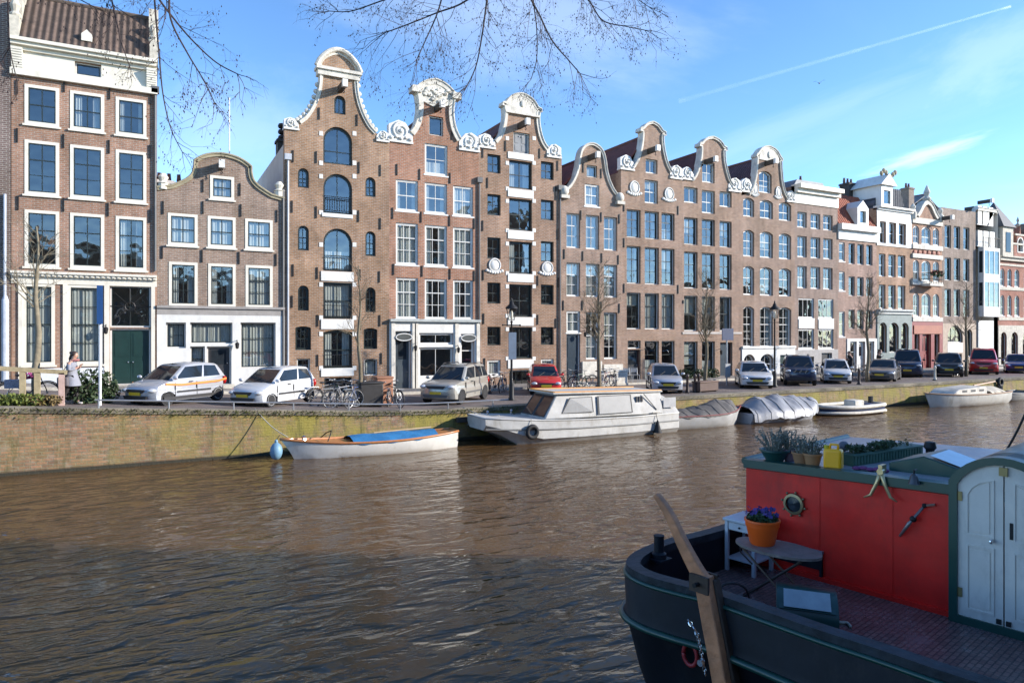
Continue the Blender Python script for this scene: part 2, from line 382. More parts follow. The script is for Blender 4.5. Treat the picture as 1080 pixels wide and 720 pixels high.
class House:
    def __init__(s, name, label, xl=None, xr=None, wall=None, s0=None, s1=None, D=DF, zb=None, rz=0, cat='house', group=None):
        s.s0 = fs(xl, D) if s0 is None else s0; s.s1 = fs(xr, D) if s1 is None else s1
        s.sc = (s.s0+s.s1)/2; s.D = D; s.zb = ground(s.sc) if zb is None else zb
        s.a, s.b = s.s0-s.sc, s.s1-s.sc
        s.root = thing(name, label, cat, (s.sc, D, s.zb), rz, group)
        s.wall = wall; s.holes = []; s.n = 0; s.rng = random.Random(hash(name) % 999 if False else len(label)*7+int(s.sc*10))
    def P(s, x, y):
        q, z = fp(x, y, s.D); return q-s.sc, z-s.zb
    def rect(s, x0, y0, x1, y1):
        a = fs(x0, s.D)-s.sc; b = fs(x1, s.D)-s.sc; xm = (x0+x1)/2
        return a, b, s.P(xm, y1)[1], s.P(xm, y0)[1]
    def hole(s, a, b, z0, z1, rise=0):
        s.holes.append((opening(a, b, z0, z1, rise)))
    def win(s, x0, y0, x1, y1, rise=0, **k):
        s.lwin(*s.rect(x0, y0, x1, y1), rise, **k)
    def lwin(s, a, b, z0, z1, rise=0, **k):
        if rise < 0: rise = (b-a)/2*.999
        cur = k.pop('curtain', None); s.n += 1
        if isinstance(cur, (list, tuple)): cur = s.rng.choice(cur)
        s.hole(a, b, z0, z1, rise)
        return add_window(s.root, a, b, z0, z1, rise, curtain=cur, seed=s.rng.randint(0, 99), **k)
    def grid(s, cols, rows, xref=None, **k):
        """columns as pixel ranges, rows as pixel heights read at the first column"""
        xr = xref or (cols[0][0]+cols[0][1])/2
        rise = k.pop('rise', 0)
        for y0, y1 in rows:
            z1 = s.P(xr, y0)[1]; z0 = s.P(xr, y1)[1]
            for x0, x1 in cols:
                s.lwin(fs(x0, s.D)-s.sc, fs(x1, s.D)-s.sc, z0, z1, rise, **dict(k))
    def door(s, x0, y0, x1, y1, col=None, frame=None, leaves=1, panes=False, ins=.12):
        a, b, z0, z1 = s.rect(x0, y0, x1, y1); z0 = max(z0, .02)
        s.hole(a, b, z0, z1); t = .07
        fr = MB().ring(opening(a, b, z0, z1), opening(a+t, b-t, z0+.02, z1-t), ins, ins+.1).build('door_frame', frame or WHITE(), s.root)
        cm = col or mat('dark_green_paint', (.012, .035, .03), .35, coat=.3)
        wl = (b-a-2*t)/leaves
        for i in range(leaves):
            xa = a+t+wl*i+.006; xb = xa+wl-.012; m = MB(); m.box(xa, xb, ins+.04, ins+.085, z0+.02, z1-t-.005)
            for za, zb_ in ((.12, .42), (.5, .92)):
                m.box(xa+.1, xb-.1, ins+.022, ins+.05, z0+(z1-z0)*za, z0+(z1-z0)*zb_)
            d = m.build('door', cm, s.root)
            MB().ball((xb-.09 if i == 0 else xa+.09, ins+.0, z0+1.0), .035, n=8, m=5).build('handle', CHROME(), d)
            if panes: MB().box(xa+.14, xb-.14, ins+.016, ins+.03, z0+(z1-z0)*.52, z0+(z1-z0)*.9).build('pane', mat('dark_glass', (.02, .025, .03), .05), d)
        if z0 < 1.3: MB().box(a-.12, b+.12, -.35, ins+.2, -.4, z0-.004).build('step', STONE(), s.root)
    def anchors(s, pts, hh=.5):
        if 'anc' not in WM: WM['anc'] = MB().box(-.03, .03, -.05, .004, -.3, .3).mesh('wall_anchor', IRON())
        for x, y in pts:
            q, z = s.P(x, y); link('wall_anchor', WM['anc'], s.root, (q, -.004, z))
    def lanchors(s, xs, zs):
        if 'anc' not in WM: WM['anc'] = MB().box(-.03, .03, -.05, .004, -.3, .3).mesh('wall_anchor', IRON())
        for z in zs:
            for x in xs: link('wall_anchor', WM['anc'], s.root, (x, -.004, z))
    def gable(s, segs, mid=None):
        """left half of the gable line in pixels (shoulder to apex), smoothed and mirrored"""
        left = []
        for g in segs:
            p = [s.P(*q) for q in g]
            p = [(v.x, v.y) for v in catmull([(q[0], q[1], 0) for q in p], 6)] if len(p) > 2 else p
            left += [q for q in p if not left or (abs(q[0]-left[-1][0])+abs(q[1]-left[-1][1])) > .01]
        c = 0 if mid is None else mid
        left[0] = (s.a, left[0][1])
        left = [q for q in left if q[0] < c-.02]
        right = [(2*c-x, z) for x, z in left[::-1]]
        right[-1] = (s.b, right[-1][1])
        s.gl = left+[(c, left[-1][1]+.01)]+right
        return s.gl
    def flat(s, y, x=None):
        z = s.P(x if x else 0, y)[1] if x else y
        s.gl = [(s.a, z), (s.b, z)]; return z
    def build(s, depth=9, eave=None, side=None, thick=.35):
        out = [(s.a, -.6), (s.b, -.6)]+[q for q in s.gl[::-1]]
        m = MB().prism(out, 0, thick, 0, s.holes)
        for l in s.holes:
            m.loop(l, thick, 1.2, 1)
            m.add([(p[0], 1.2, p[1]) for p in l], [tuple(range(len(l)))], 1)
        e = eave if eave is not None else min(s.gl[0][1], s.gl[-1][1])
        g = .006; a, b = s.a+g, s.b-g
        m.add([(a, thick, -.6), (a, depth, -.6), (a, depth, e), (a, thick, e)], [(0, 1, 2, 3)], 2)
        m.add([(b, thick, -.6), (b, depth, -.6), (b, depth, e), (b, thick, e)], [(3, 2, 1, 0)], 2)
        m.add([(a, depth, -.6), (b, depth, -.6), (b, depth, e), (a, depth, e)], [(0, 1, 2, 3)], 2)
        s.eave = e; s.depth = depth
        me = bpy.data.meshes.new('wall'); me.from_pydata(m.v, [], m.f)
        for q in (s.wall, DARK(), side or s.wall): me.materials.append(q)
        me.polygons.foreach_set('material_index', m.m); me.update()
        link('wall', me, s.root)
        return s
    def roof(s, ridge, col=(.2, .075, .05), y0=.36, name='clay_tiles_red', eave=None):
        e = (s.eave if eave is None else eave)+.02; t = .1
        c = sum(q[0] for q in s.gl)/len(s.gl) if len(s.gl) > 2 else 0
        c = 0; a, b = s.a+.01, s.b-.01
        m = MB().prism([(a, e-t), (c, ridge-t*1.6), (b, e-t), (b, e), (c, ridge), (a, e)], y0, s.depth)
        m.build('roof', tiles(name, col), s.root)
        MB().add([(a, s.depth-.02, e-t), (b, s.depth-.02, e-t), (c, s.depth-.02, ridge-t)], [(0, 1, 2)]).build('rear_gable', s.wall, s.root)
        m = MB().tube([(c, y0, ridge+.01), (c, s.depth, ridge+.01)], .1, 8).build('ridge_tiles', mat('ridge_clay', (.17, .07, .05), .8), s.root)
    def flatroof(s, z=None):
        z = s.eave if z is None else z
        MB().box(s.a+.01, s.b-.01, .36, s.depth, z-.15, z+.003).build('roof', mat('roof_bitumen', (.06, .06, .062), .9), s.root)
    def trim(s, w=.24, proj=.1, m=None, i0=0, i1=None, back=.42, over=.05, name='gable_coping'):
        p = [Vector((q[0], q[1])) for q in s.gl][i0:i1]
        n = len(p); o = []; i = []
        for k in range(n):
            d = (p[min(k+1, n-1)]-p[max(k-1, 0)]).normalized(); nm = Vector((-d.y, d.x))   # outward (left of travel)
            o.append(p[k]+nm*over); i.append(p[k]-nm*w)
        mb = MB(); vs = []; fs_ = []
        for k in range(n):
            vs += [(o[k].x, -proj, o[k].y), (i[k].x, -proj, i[k].y), (i[k].x, .02, i[k].y), (o[k].x, back, o[k].y), (p[k].x-0, back, p[k].y-.02)]
        for k in range(n-1):
            A, B = k*5, k*5+5
            for e, f in ((0, 1), (1, 2), (3, 0)): fs_.append((A+e, B+e, B+f, A+f))
            fs_.append((A+4, B+4, B+3, A+3))
        mb.add(vs, fs_); mb.add(vs[:5], [(0, 1, 2, 4, 3)]); mb.add(vs[-5:], [(0, 3, 4, 2, 1)])
        # a raised outer moulding
        mb.tube([(q.x*.85+r.x*.15, -proj-.01, q.y*.85+r.y*.15) for q, r in zip(o, i)], .05, 6)
        return mb.build(name, m or WHITE(), s.root, smooth=40)
    def scroll(s, x0, y0, x1, y1, flip=1, name='scroll_ornament'):
        a, b, z0, z1 = s.rect(x0, y0, x1, y1); w, h = b-a, z1-z0
        m = MB(); c = (a+b)/2
        pts = [(a, z0), (b, z0), (b, z0+h*.4), (c+flip*w*.2, z1-h*.1), (c-flip*w*.1, z1), (a if flip > 0 else c, z0+h*.75), (a, z0+h*.45)] if flip > 0 else \
              [(a, z0), (b, z0), (b, z0+h*.45), (b, z0+h*.75), (c+w*.1, z1), (c-w*.2, z1-h*.1), (a, z0+h*.4)]
        m.prism(pts, -.05, .3)
        m.box(a-.02, b+.02, -.1, .32, z0-.1, z0)
        r = min(w, h)*.42; sp = []
        for k in range(26):
            t = k/25; an = flip*(t*3.6*PI)+PI/2; rr = r*(1-.8*t)
            sp.append((c+rr*math.cos(an), -.08, z0+h*.48+rr*math.sin(an)))
        m.tube(sp, [r*.15*(1-.5*k/25) for k in range(26)], 6)
        for k in range(5):
            m.ball((a+w*(.1+.2*k), -.1, z0+h*.12+.08*(k % 2)), w*.09, .07, h*.09, 8, 5)
        m.ball((c, -.12, z0+h*.48), r*.28, .09, r*.28, 8, 5)
        return m.build(name, WHITE(), s.root, smooth=40)
    def cartouche(s, x0, y0, x1, y1):
        a, b, z0, z1 = s.rect(x0, y0, x1, y1); w, h = b-a, z1-z0; c = (a+b)/2; m = MB()
        m.ball((c, 0, z0+h*.58), w*.27, .1, h*.34, 12, 8)
        m.tube([(c+w*.32*math.cos(t*PI/8), -.04, z0+h*.58+h*.4*math.sin(t*PI/8)) for t in range(17)], .05, 6)
        for k in range(7):
            t = -1+2*k/6
            m.ball((c+t*w*.44, -.02, z0+h*.12+abs(t)**2*h*.12), w*.1, .08, h*.1, 8, 5)
        return m.build('carved_cartouche', WHITE(), s.root, smooth=40)
    def beam(s, xe, ye, ln=1.05):
        """hoisting beam; (xe, ye) is where its end shows in front of the facade"""
        q, z = fp(xe, ye, s.D-ln); q -= s.sc; z -= s.zb
        o = MB().box(q-.11, q+.11, -ln, .05, z-.16, z+.16).build('hoist_beam', mat('old_dark_timber', (.05, .042, .035), .7), s.root)
        MB().box(q-.13, q+.13, -ln-.05, -ln+.16, z-.19, z+.19).build('beam_end', WHITE(), o)
        m = MB().tube([(q, -ln+.3, z-.16), (q, -ln+.3, z-.3), (q+.06, -ln+.3, z-.36), (q, -ln+.3, z-.42), (q-.05, -ln+.3, z-.37)], .022, 6)
        m.build('hook', IRON(), o)
    def band(s, x0, y0, x1, y1, name='white_lintel', m=None, proj=.05, back=.1):
        a, b, z0, z1 = s.rect(x0, y0, x1, y1)
        return MB().box(a, b, -proj, back, z0, z1).build(name, m or WHITE(), s.root)
    def cornice(s, zs, m=None, name='cornice', over=.12, dent=False):
        """list of (z0, z1, projection)"""
        mb = MB()
        for z0, z1, pr in zs: mb.box(s.a-min(over, pr)*.0-.0, s.b, -pr, .3, z0, z1)
        if dent:
            z0 = zs[-1][0]; n = int((s.b-s.a)/.2)
            for k in range(n):
                x = s.a+(k+.5)*(s.b-s.a)/n; mb.box(x-.05, x+.05, -zs[-1][2]+.06, -.02, z0-.1, z0+.002)
        return mb.build(name, m or WHITE(), s.root)
    def front(s, z1, m=None, proj=.05, x0=None, x1=None, name='ground_floor_front', zb=-.5):
        """painted or plastered ground floor, with the openings left free"""
        a = s.a if x0 is None else x0; b = s.b if x1 is None else x1
        hs = [h for h in s.holes if max(p[1] for p in h) < z1-.03 and min(p[0] for p in h) > a and max(p[0] for p in h) < b]
        return MB().prism([(a, zb), (b, zb), (b, z1), (a, z1)], -proj, -.003, 0, hs).build(name, m or WHITE(), s.root)
    def chimney(s, x, y, z0, z1, w=.6, pots=2, m=None):
        c = MB().box(x-w/2, x+w/2, y-w/2, y+w/2, z0, z1).box(x-w/2-.06, x+w/2+.06, y-w/2-.06, y+w/2+.06, z1-.18, z1-.05).build('chimney', m or s.wall, s.root)
        for k in range(pots):
            px = x+(k-(pots-1)/2)*w*.5
            MB().lathe([(.09, z1-.02), (.11, z1+.1), (.08, z1+.4), (.1, z1+.42)], 10, (px, y, 0)).build('chimney_pot', mat('chimney_clay', (.12, .06, .045), .8), c)
        return c
    def lamp(s, x, y):
        q, z = s.P(x, y)
        m = MB().tube([(q, 0, z+.1), (q, -.2, z+.16), (q, -.28, z+.05)], .02, 6).lathe([(.03, z+.06), (.1, z), (.07, z-.22), (.03, z-.26)], 8, (q, -.28, 0))
        m.build('wall_lantern', IRON(), s.root)
    def drain(s, x, y0, y1, m=None, head=True):
        q, z1 = s.P(x, y0); z0 = s.P(x, y1)[1]; mb = MB().tube([(q, -.08, z0), (q, -.08, z1)], .055, 8)
        if head: mb.box(q-.16, q+.16, -.2, .02, z1-.05, z1+.25)
        mb.build('drainpipe', m or mat('pipe_grey', (.1, .1, .1), .5), s.root)
# ---------------------------------------------------------------- the row on the far quay
CU = [0, 0, 1, 2, 2, 3]
b1 = brick('brick_red_brown', (.275, .15, .098)); b2 = brick('brick_grey_brown', (.24, .162, .12), dark=.84, streak=.22)
b3 = brick('brick_warm_brown', (.285, .165, .095), dark=.84, streak=.36, off=3); b4 = brick('brick_orange_red', (.31, .145, .085), off=7)
b5 = brick('brick_old_red', (.275, .16, .1), streak=.3, off=11); b6 = brick('brick_pinkish', (.28, .18, .13), off=13)
b7 = brick('brick_rose', (.28, .175, .122), streak=.2, off=17); b9 = brick('brick_dusty', (.265, .17, .122), off=19)
b10 = brick('brick_mauve', (.25, .17, .135), off=23); b12 = brick('brick_ochre', (.36, .215, .135), off=29)
plaster = mat('pale_render', (.52, .51, .5), .85, var=.1, scale=1)
wht = mat('weathered_white_stone', (.58, .545, .47), .75, 0, .24, 2.2, bump=.35, bscale=9, grime=((.2, .18, .15), .55, 2.5))
# 0: slice at the left edge
h = House('brick_house', 'dark brick house cut by the photo edge, with pale drainpipe beside the tallest house', -75, 11.2, brick('brick_dark', (.13, .09, .08)))
h.grid([(-62, -44), (-36, -18)], [(130, 180), (215, 270), (300, 345)], style='plain', nx=2, nz=3, curtain=CU)
h.door(-30, 352, -12, 400); h.flat(78, 0); h.build(9); h.flatroof()
h.cornice([(h.eave-.5, h.eave-.1, .2), (h.eave-.1, h.eave+.1, .3)], mat('grey_cornice', (.3, .3, .3), .6))
h.drain(5.5, 205, 318, mat('pale_blue_pipe', (.42, .46, .52), .5), False)
MB().lathe([(.13, 0), (.13, 3.4), (.07, 3.6)], 10, (h.P(6, 300)[0], -.12, .1)).build('drainpipe', mat('pale_blue_pipe', (.42, .46, .52), .5), h.root)
# 1: tall flat-cornice house
h = House('corniced_house', 'tallest brick house with white attic frieze, dark tiled roof and dark green double doors', 12, 165.5, b1)
cols = [(26, 62.5), (74, 110), (122, 154.5)]
h.grid(cols, [(91, 132.5)], style='surround', nx=2, nz=2, curtain=[0, 2, 0, 2])
h.grid(cols, [(149, 206), (222, 281.5)], style='surround', nx=2, nz=3, curtain=[0, 0, 2])
h.grid([(24, 58), (71, 108.5)], [(299, 385)], style='surround', nx=2, nz=4, curtain=1)
h.win(116, 301.5, 159, 345, style='plain', nx=2, nz=2, curtain=0, meet=False, name='transom_window')
h.door(116, 346.5, 159, 405, leaves=2)
h.win(79, 67, 107, 80.5, style='plain', nx=1, nz=1)
z_f0 = h.P(14, 76.5)[1]; z_f1 = h.P(14, 50)[1]; z_c = h.P(14, 45)[1]
h.flat(z_c); h.build(9)
fh = [q for q in h.holes if min(p[1] for p in q) > z_f0]
MB().prism([(h.a, z_f0), (h.b, z_f0), (h.b, z_f1), (h.a, z_f1)], -.08, -.003, 0, fh).build('frieze', CREAM(), h.root)
MB().box(h.a-.03, h.b+.03, -.2, -.0, z_f0-.1, z_f0+.16).build('frieze_moulding', CREAM(), h.root)
h.cornice([(z_f1-.12, z_f1+.04, .22), (z_f1+.04, z_c-.02, .42), (z_c-.02, z_c+.12, .55)], CREAM())
for xx in (h.a+.22, h.b-.22):
    m = MB()
    for k in range(9): m.box(xx-.2, xx+.2, -.16-.03*k, -.05, z_f0+.12+(z_f1-z_f0-.2)*k/9, z_f0+.12+(z_f1-z_f0-.2)*(k+1)/9)
    m.build('console_bracket', CREAM(), h.root)
rz1 = h.P(30, 5)[1]
MB().add([(h.a+.35, -.5, z_c+.14), (h.b-.3, -.5, z_c+.14), (h.b-.3, 1.6, z_c+2.75), (h.a+.35, 1.6, z_c+2.75), (h.b-.3, 3.8, z_c+.1), (h.a+.35, 3.8, z_c+.1)],
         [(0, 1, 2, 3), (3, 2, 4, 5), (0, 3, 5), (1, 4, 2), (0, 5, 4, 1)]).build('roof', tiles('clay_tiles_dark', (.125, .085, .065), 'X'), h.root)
MB().tube([(h.a+.35, 1.6, z_c+2.76), (h.b-.3, 1.6, z_c+2.76)], .11, 8).build('ridge_tiles', mat('ridge_dark', (.1, .075, .06), .8), h.root)
for xx, nm in ((h.a+.16, 0), (h.b-.13, 1)):
    m = MB().box(xx-.17, xx+.17, -.45, 3.6, z_c+.1, z_c+1.0).box(xx-.17, xx+.17, .3, 2.9, z_c+.99, z_c+2.1).box(xx-.2, xx+.2, 1.0, 2.2, z_c+2.09, z_c+3.0)
    m.lathe([(.2, z_c+1.0), (.24, z_c+1.1), (.12, z_c+1.25), (.2, z_c+1.5), (.1, z_c+1.75)], 10, (xx, -.2, 0))
    m.build('side_parapet', STONE(), h.root)
q, zz = h.P(92, 46)
MB().prism([(q-.2, zz), (q+.2, zz), (q+.2, zz+.3), (q, zz+.5), (q-.2, zz+.3)], -.3, .5).build('small_dormer', CREAM(), h.root)
z_g = h.P(14, 288)[1]
h.cornice([(z_g-.42, z_g-.12, .06), (z_g-.12, z_g+.0, .2), (z_g, z_g+.1, .3)], CREAM(), 'ground_floor_cornice', dent=True)
for x0, x1 in ((19.5, 24), (66.5, 71), (110, 115.5), (159.5, 163.5)):
    a, b, z0, z1 = h.rect(x0, 300, x1, 405); MB().box(a, b, -.07, .0-.003, -.3, z_g-.42).build('pilaster', CREAM(), h.root)
h.band(24, 388, 110, 406, 'plinth', mat('plinth_white', (.62, .64, .66), .7, var=.15))
q = h.P(137, 323); m = MB()
for k in range(8): m.tube([(q[0]+.12*math.cos(k*PI/4), .1, q[1]+.12*math.sin(k*PI/4)), (q[0]+.85*math.cos(k*PI/4), .1, q[1]+.85*math.sin(k*PI/4))], .02, 5)
m.tube([(q[0]+.2*math.cos(t*PI/8), .1, q[1]+.2*math.sin(t*PI/8)) for t in range(17)], .03, 5)
m.build('transom_grille', IRON(), h.root)
h.anchors([(67.5, 90), (115.5, 98), (18, 143), (67, 149), (115, 155), (158, 160), (19, 214), (67, 216), (114, 221), (158, 228), (159, 103), (18, 92)])
h.lamp(112, 346)
h.drain(163.8, 98, 286)
# 2: low clock-gable house
h = House('gabled_house', 'low grey-brown house with a stone-capped bell gable and white ground floor', 165.5, 300, b2)
h.win(221.5, 186, 247, 210.5, style='surround', nx=2, nz=2, curtain=1)
h.grid([(177, 208.5), (219, 248.5), (258.5, 287.5)], [(225.5, 259)], style='surround', nx=2, nz=2, curtain=[1, 1, 2])
h.grid([(178, 208.5), (219.5, 248.5), (259, 287.5)], [(276.5, 323)], style='surround', nx=2, nz=3, curtain=[1, 1, 2])
h.win(175, 340, 196, 367, style='plain', nx=3, nz=2, curtain=1, meet=False)
h.win(200.5, 340, 245, 362.5, style='plain', nx=4, nz=1, curtain=1)
h.win(200.5, 365, 216, 392, style='plain', nx=1, nz=2, curtain=1)
h.door(218, 365, 244, 405, mat('dark_grey_paint', (.04, .04, .042), .4), panes=True)
h.win(253.5, 340, 290.5, 388, style='plain', nx=3, nz=3, curtain=1, meet=False)
h.gable([[(165.5, 198), (181, 196.5)], [(181, 196.5), (190.5, 192.5), (198, 188.5), (203, 183.5), (205, 177), (205.4, 171)], [(205.3, 169.8), (209, 167.4), (216, 164.3), (224, 162.8), (231, 162.5)]])
h.build(8, eave=h.P(230, 205)[1]); h.roof(h.P(230, 172)[1], (.13, .1, .085), name='clay_tiles_grey')
h.trim(.13, .08, mat('weathered_sandstone', (.3, .26, .17), .85, var=.25), name='gable_coping')
for x, y in ((172, 187), (295, 195)):
    q, z = h.P(x, y+7); MB().lathe([(.25, z-.25), (.25, z), (.3, z+.04), (.14, z+.14), (.24, z+.32), (.1, z+.5)], 10, (q, .1, 0)).build('finial', CREAM(), h.root)
zg = h.P(167, 331.5)[1]
h.front(zg, WHITE(), .06)
h.cornice([(zg, zg+.3, .07), (zg+.3, zg+.42, .16)], mat('grey_band', (.3, .28, .26), .8), 'ground_floor_cornice')
h.beam(234, 172.5, .7)
h.anchors([(172, 219), (214, 219), (254, 222), (292, 228), (171, 266), (213, 270), (252, 272), (291, 274), (214, 196), (253, 200)])
h.lamp(249.5, 362); h.drain(298.5, 200, 400, head=False)
m = MB().tube([(h.P(253, 110)[0], 5, h.P(253, 180)[1]), (h.P(253, 110)[0], 5, h.P(253, 105)[1]+1.6)], .03, 6)
m.build('antenna_mast', mat('white_mast', (.7, .7, .7), .4), h.root)
h.chimney(h.a+.35, 3.5, h.P(185, 205)[1], h.P(185, 177)[1], .9, 4, plaster)
# 3: warehouse with arched loading doors
h = House('warehouse', 'brown brick warehouse with arched loading windows and a narrow neck gable under a white pediment', 300, 410.5, b3)
h.win(352.5, 101, 364.5, 120.5, -1, style='ware', nx=2, nz=1)
for y0, y1 in ((134, 173.5), (183.5, 225.5), (241, 286)): h.win(341, y0, 371.5, y1, -1, style='ware', nx=2, nz=2, curtain=0 if y0 < 200 else 4)
h.win(341, 298, 371.5, 336, .0, style='ware', nx=2, nz=2, curtain=1); h.win(341, 348, 371.5, 388, .12, style='ware', nx=2, nz=2, curtain=2)
for y0, y1 in ((177.5, 198), (238, 264), (301, 327.5)): h.win(314.2, y0, 325.8, y1, -1, style='ware', nx=2, nz=3)
for y0, y1 in ((187, 207.5), (244, 270), (303, 329)): h.win(385.4, y0, 396.2, y1, -1, style='ware', nx=2, nz=3)
h.win(311.5, 344, 328, 369, .08, style='waresill', nx=3, nz=2); h.win(383.5, 346, 398, 368, .08, style='waresill', nx=3, nz=2)
h.win(313, 378, 327, 392, style='plain', nx=2, nz=1, curtain=4); h.win(342, 398, 371, 412, style='ware', nx=3, nz=1); h.win(384, 378, 398, 396, .06, style='plain', nx=1, nz=1, curtain=1)
h.gable([[(300, 131), (316, 129)], [(316, 129), (323, 123.5), (329, 115), (333.5, 105), (337, 92), (338.5, 74)], [(338.5, 71), (336.8, 70)], [(336.8, 66.5), (341, 61), (348, 57), (356, 55.5)]])
zp0 = h.P(337, 72.5)[1]; zp1 = h.P(337, 67.5)[1]
h.build(11, eave=h.P(301, 151)[1], side=plaster)
h.roof(h.P(356, 108)[1], (.13, .09, .075), name='clay_tiles_dark3')
h.trim(.12, .07, wht, i0=1, i1=-1)
an = [q for q in h.gl if q[1] > zp0-.4]; ax = min(q[0] for q in an); bx = max(q[0] for q in an)
zt = max(q[1] for q in h.gl)
MB().box(ax-.1, bx+.1, -.16, .4, zp0-.32, zp0-.05).box(ax-.18, bx+.18, -.26, .42, zp0-.05, zp0+.1).build('pediment_cornice', wht, h.root)
arc = [(ax-.16+(bx-ax+.32)*k/16, zp0+.1+(zt+.1-zp0-.1)*math.sin(PI*k/16)**.7) for k in range(17)]
MB().tube([(x, -.12, z) for x, z in arc], .13, 8).build('pediment_arch', wht, h.root)
for k in range(len(h.gl)):
    x, z = h.gl[k]
    if z < zp0-.6 and k % 3 == 1 and 0 < k < len(h.gl)-1:
        MB().ball((x+(.1 if x > 0 else -.1), .08, z+.13), .13, .12, .13, 8, 5).build('carved_knob', wht, h.root)
h.scroll(299.5, 124, 315, 135, 1); h.scroll(397, 138, 410, 148, -1)
for y0, y1 in ((286.5, 296.5), (336.5, 347), (388, 396.5)): h.band(338.5, y0, 373, y1, 'white_lintel')
h.band(339.5, 225.5, 372, 229.5, 'white_sill')
for y in (141, 172, 186, 224, 258, 300, 335, 352, 388):
    for x in (338.6, 373.8): h.band(x-2, y-2.3, x+2, y+2.3, 'white_block', proj=.025)
for x0, y0, x1, y1 in ((341, 374, 371.5, 388), (341, 322, 371.5, 336), (341, 272, 371.5, 286), (341, 208, 371.5, 225)):
    a, b, z0, z1 = h.rect(x0, y0, x1, y1); m = MB(); zt_ = z0+min(z1-z0, .95)
    for zz in (z0+.12, zt_): m.tube([(a, -.03, zz), (b, -.03, zz)], .018, 5)
    for k in range(12): m.tube([(a+(b-a)*(k+.5)/12, -.03, z0+.1), (a+(b-a)*(k+.5)/12, -.03, zt_)], .011, 4)
    m.build('iron_railing', IRON(), h.root)
h.anchors([(336.5, 120), (376.5, 127), (309, 165), (333.5, 166), (378.5, 177), (401, 180), (308, 218), (333.5, 224), (378, 228), (401, 236), (309, 285), (334.5, 288), (379.5, 290), (400, 292), (308, 318), (335, 338), (379.5, 342), (400.5, 338), (335, 380), (402, 378)])
h.beam(364, 87.5, 1.1); h.drain(303.5, 168, 400, mat('pipe_light', (.4, .42, .45), .5))
c = h.chimney(h.a+.45, 3.0, h.P(300, 156)[1]-.8, h.P(300, 150)[1]+.9, .7, 0, mat('chimney_dark', (.06, .055, .05), .85))
m = MB()
for k in range(3): m.lathe([(.26, .32*k), (.3, .32*k+.06), (.26, .32*k+.2)], 12, (h.a+.45, 3.0, h.P(300, 150)[1]+.92))
m.build('chimney_cowl', IRON(), c)
# 4: orange-red neck gable with white shop front
h = House('gabled_house', 'orange-red house with ornate white neck gable above a white shop front', 410.5, 505.5, b4)
h.win(452.5, 123, 467.5, 143, style='plain', nx=1, nz=1); h.win(448, 152.5, 472, 184.5, style='white', nx=2, nz=2, meet=False, curtain=4)
cols = [(417.5, 441), (448, 471.5), (477.8, 499)]
h.grid(cols, [(190, 222.5)], style='white', nx=2, nz=2, curtain=[1, 3, 2])
h.grid(cols, [(235.5, 279), (293, 336)], style='white', nx=3, nz=3, curtain=[1, 1, 2, 2])
h.win(417, 351, 433, 360, style='white', nx=1, nz=1, sill=None) if False else None
h.door(416.5, 349, 433.5, 412, mat('blue_grey_paint', (.05, .065, .075), .4), panes=True)
h.win(441.5, 351, 478, 363.5, style='white', nx=2, nz=1); h.win(441.5, 366, 478, 398, style='white', nx=2, nz=1)
h.win(485.5, 352, 500, 403, style='white', nx=1, nz=3, curtain=0)
h.gable([[(410.5, 144), (432, 140.5)], [(432, 140.5), (437, 133), (440, 124), (441.3, 112), (440, 99)], [(437, 96), (437.5, 93)], [(437.5, 93), (444, 88), (451, 85), (460, 84)]])
h.build(10, eave=h.P(411, 150)[1]); h.roof(h.P(458, 112)[1], (.11, .06, .05), name='clay_tiles_dark4')
h.trim(.27, .12, wht, i0=2, i1=-2)
h.scroll(409.8, 127, 435, 149, 1); h.scroll(484, 140, 505.5, 158, -1)
zt = max(q[1] for q in h.gl); x0 = h.P(442, 100)[0]; x1 = -x0; m = MB()
crest = [(x0+(x1-x0)*k/14, zt-.12-.85*(abs(2*k/14-1))**2.2) for k in range(15)]
m.prism([(x0, zt-1.25), (x0*.5, zt-1.45), (0, zt-1.6), (x1*.5, zt-1.45), (x1, zt-1.25)]+crest[::-1], -.085, -.003)
for k in range(26):
    a = random.uniform(-1, 1)*x1*.75; m.ball((a, -.13, zt-.55-random.uniform(0, .75)*(1-.3*abs(a))), random.uniform(.07, .16), .06, random.uniform(.07, .14), 7, 5)
m.build('gable_crest', wht, h.root, smooth=40)
for sx in (-1, 1):
    m = MB(); q = h.P(438, 97); m.prism([(sx*abs(q[0])-.28, q[1]-.05), (sx*abs(q[0])+.28, q[1]-.05), (sx*abs(q[0])+.22, q[1]+.3), (sx*abs(q[0])-.22, q[1]+.3)], -.25, .35)
    m.build('capital', wht, h.root)
zg = h.P(412, 341)[1]
h.front(zg, WHITE(), .07)
h.cornice([(zg, zg+.1, .12), (zg+.1, zg+.24, .26)], mat('shop_cornice', (.36, .38, .36), .6), 'shop_cornice')
for x in (414, 436, 438.5, 481, 503.5):
    q = h.P(x, 400)[0]; MB().box(q-.1, q+.1, -.14, -.07, -.2, zg).build('pilaster', wht, h.root)
for x in (425, 493):
    q, z = h.P(x, 356.5) if x == 493 else h.P(x, 355.5); o = MB().add([(q+.42*math.cos(t*PI/12), -.16, z-.05+.16*math.sin(t*PI/12)) for t in range(24)], [tuple(range(24))])
    m = MB().prism([(q+.45*math.cos(t*PI/12), z+.19*math.sin(t*PI/12)) for t in range(24)], -.17, -.08); m.build('oval_panel', mat('dark_sign', (.06, .065, .06), .5), h.root)
    MB().tube([(q+.45*math.cos(t*PI/12), -.17, z+.19*math.sin(t*PI/12)) for t in range(25)], .03, 6).build('oval_rim', WHITE(), h.root)
h.band(441.5, 399, 478, 411, 'stall_riser', mat('orange_brown_board', (.36, .17, .08), .6), .02)
h.lamp(436.5, 365); h.lamp(481.5, 367)
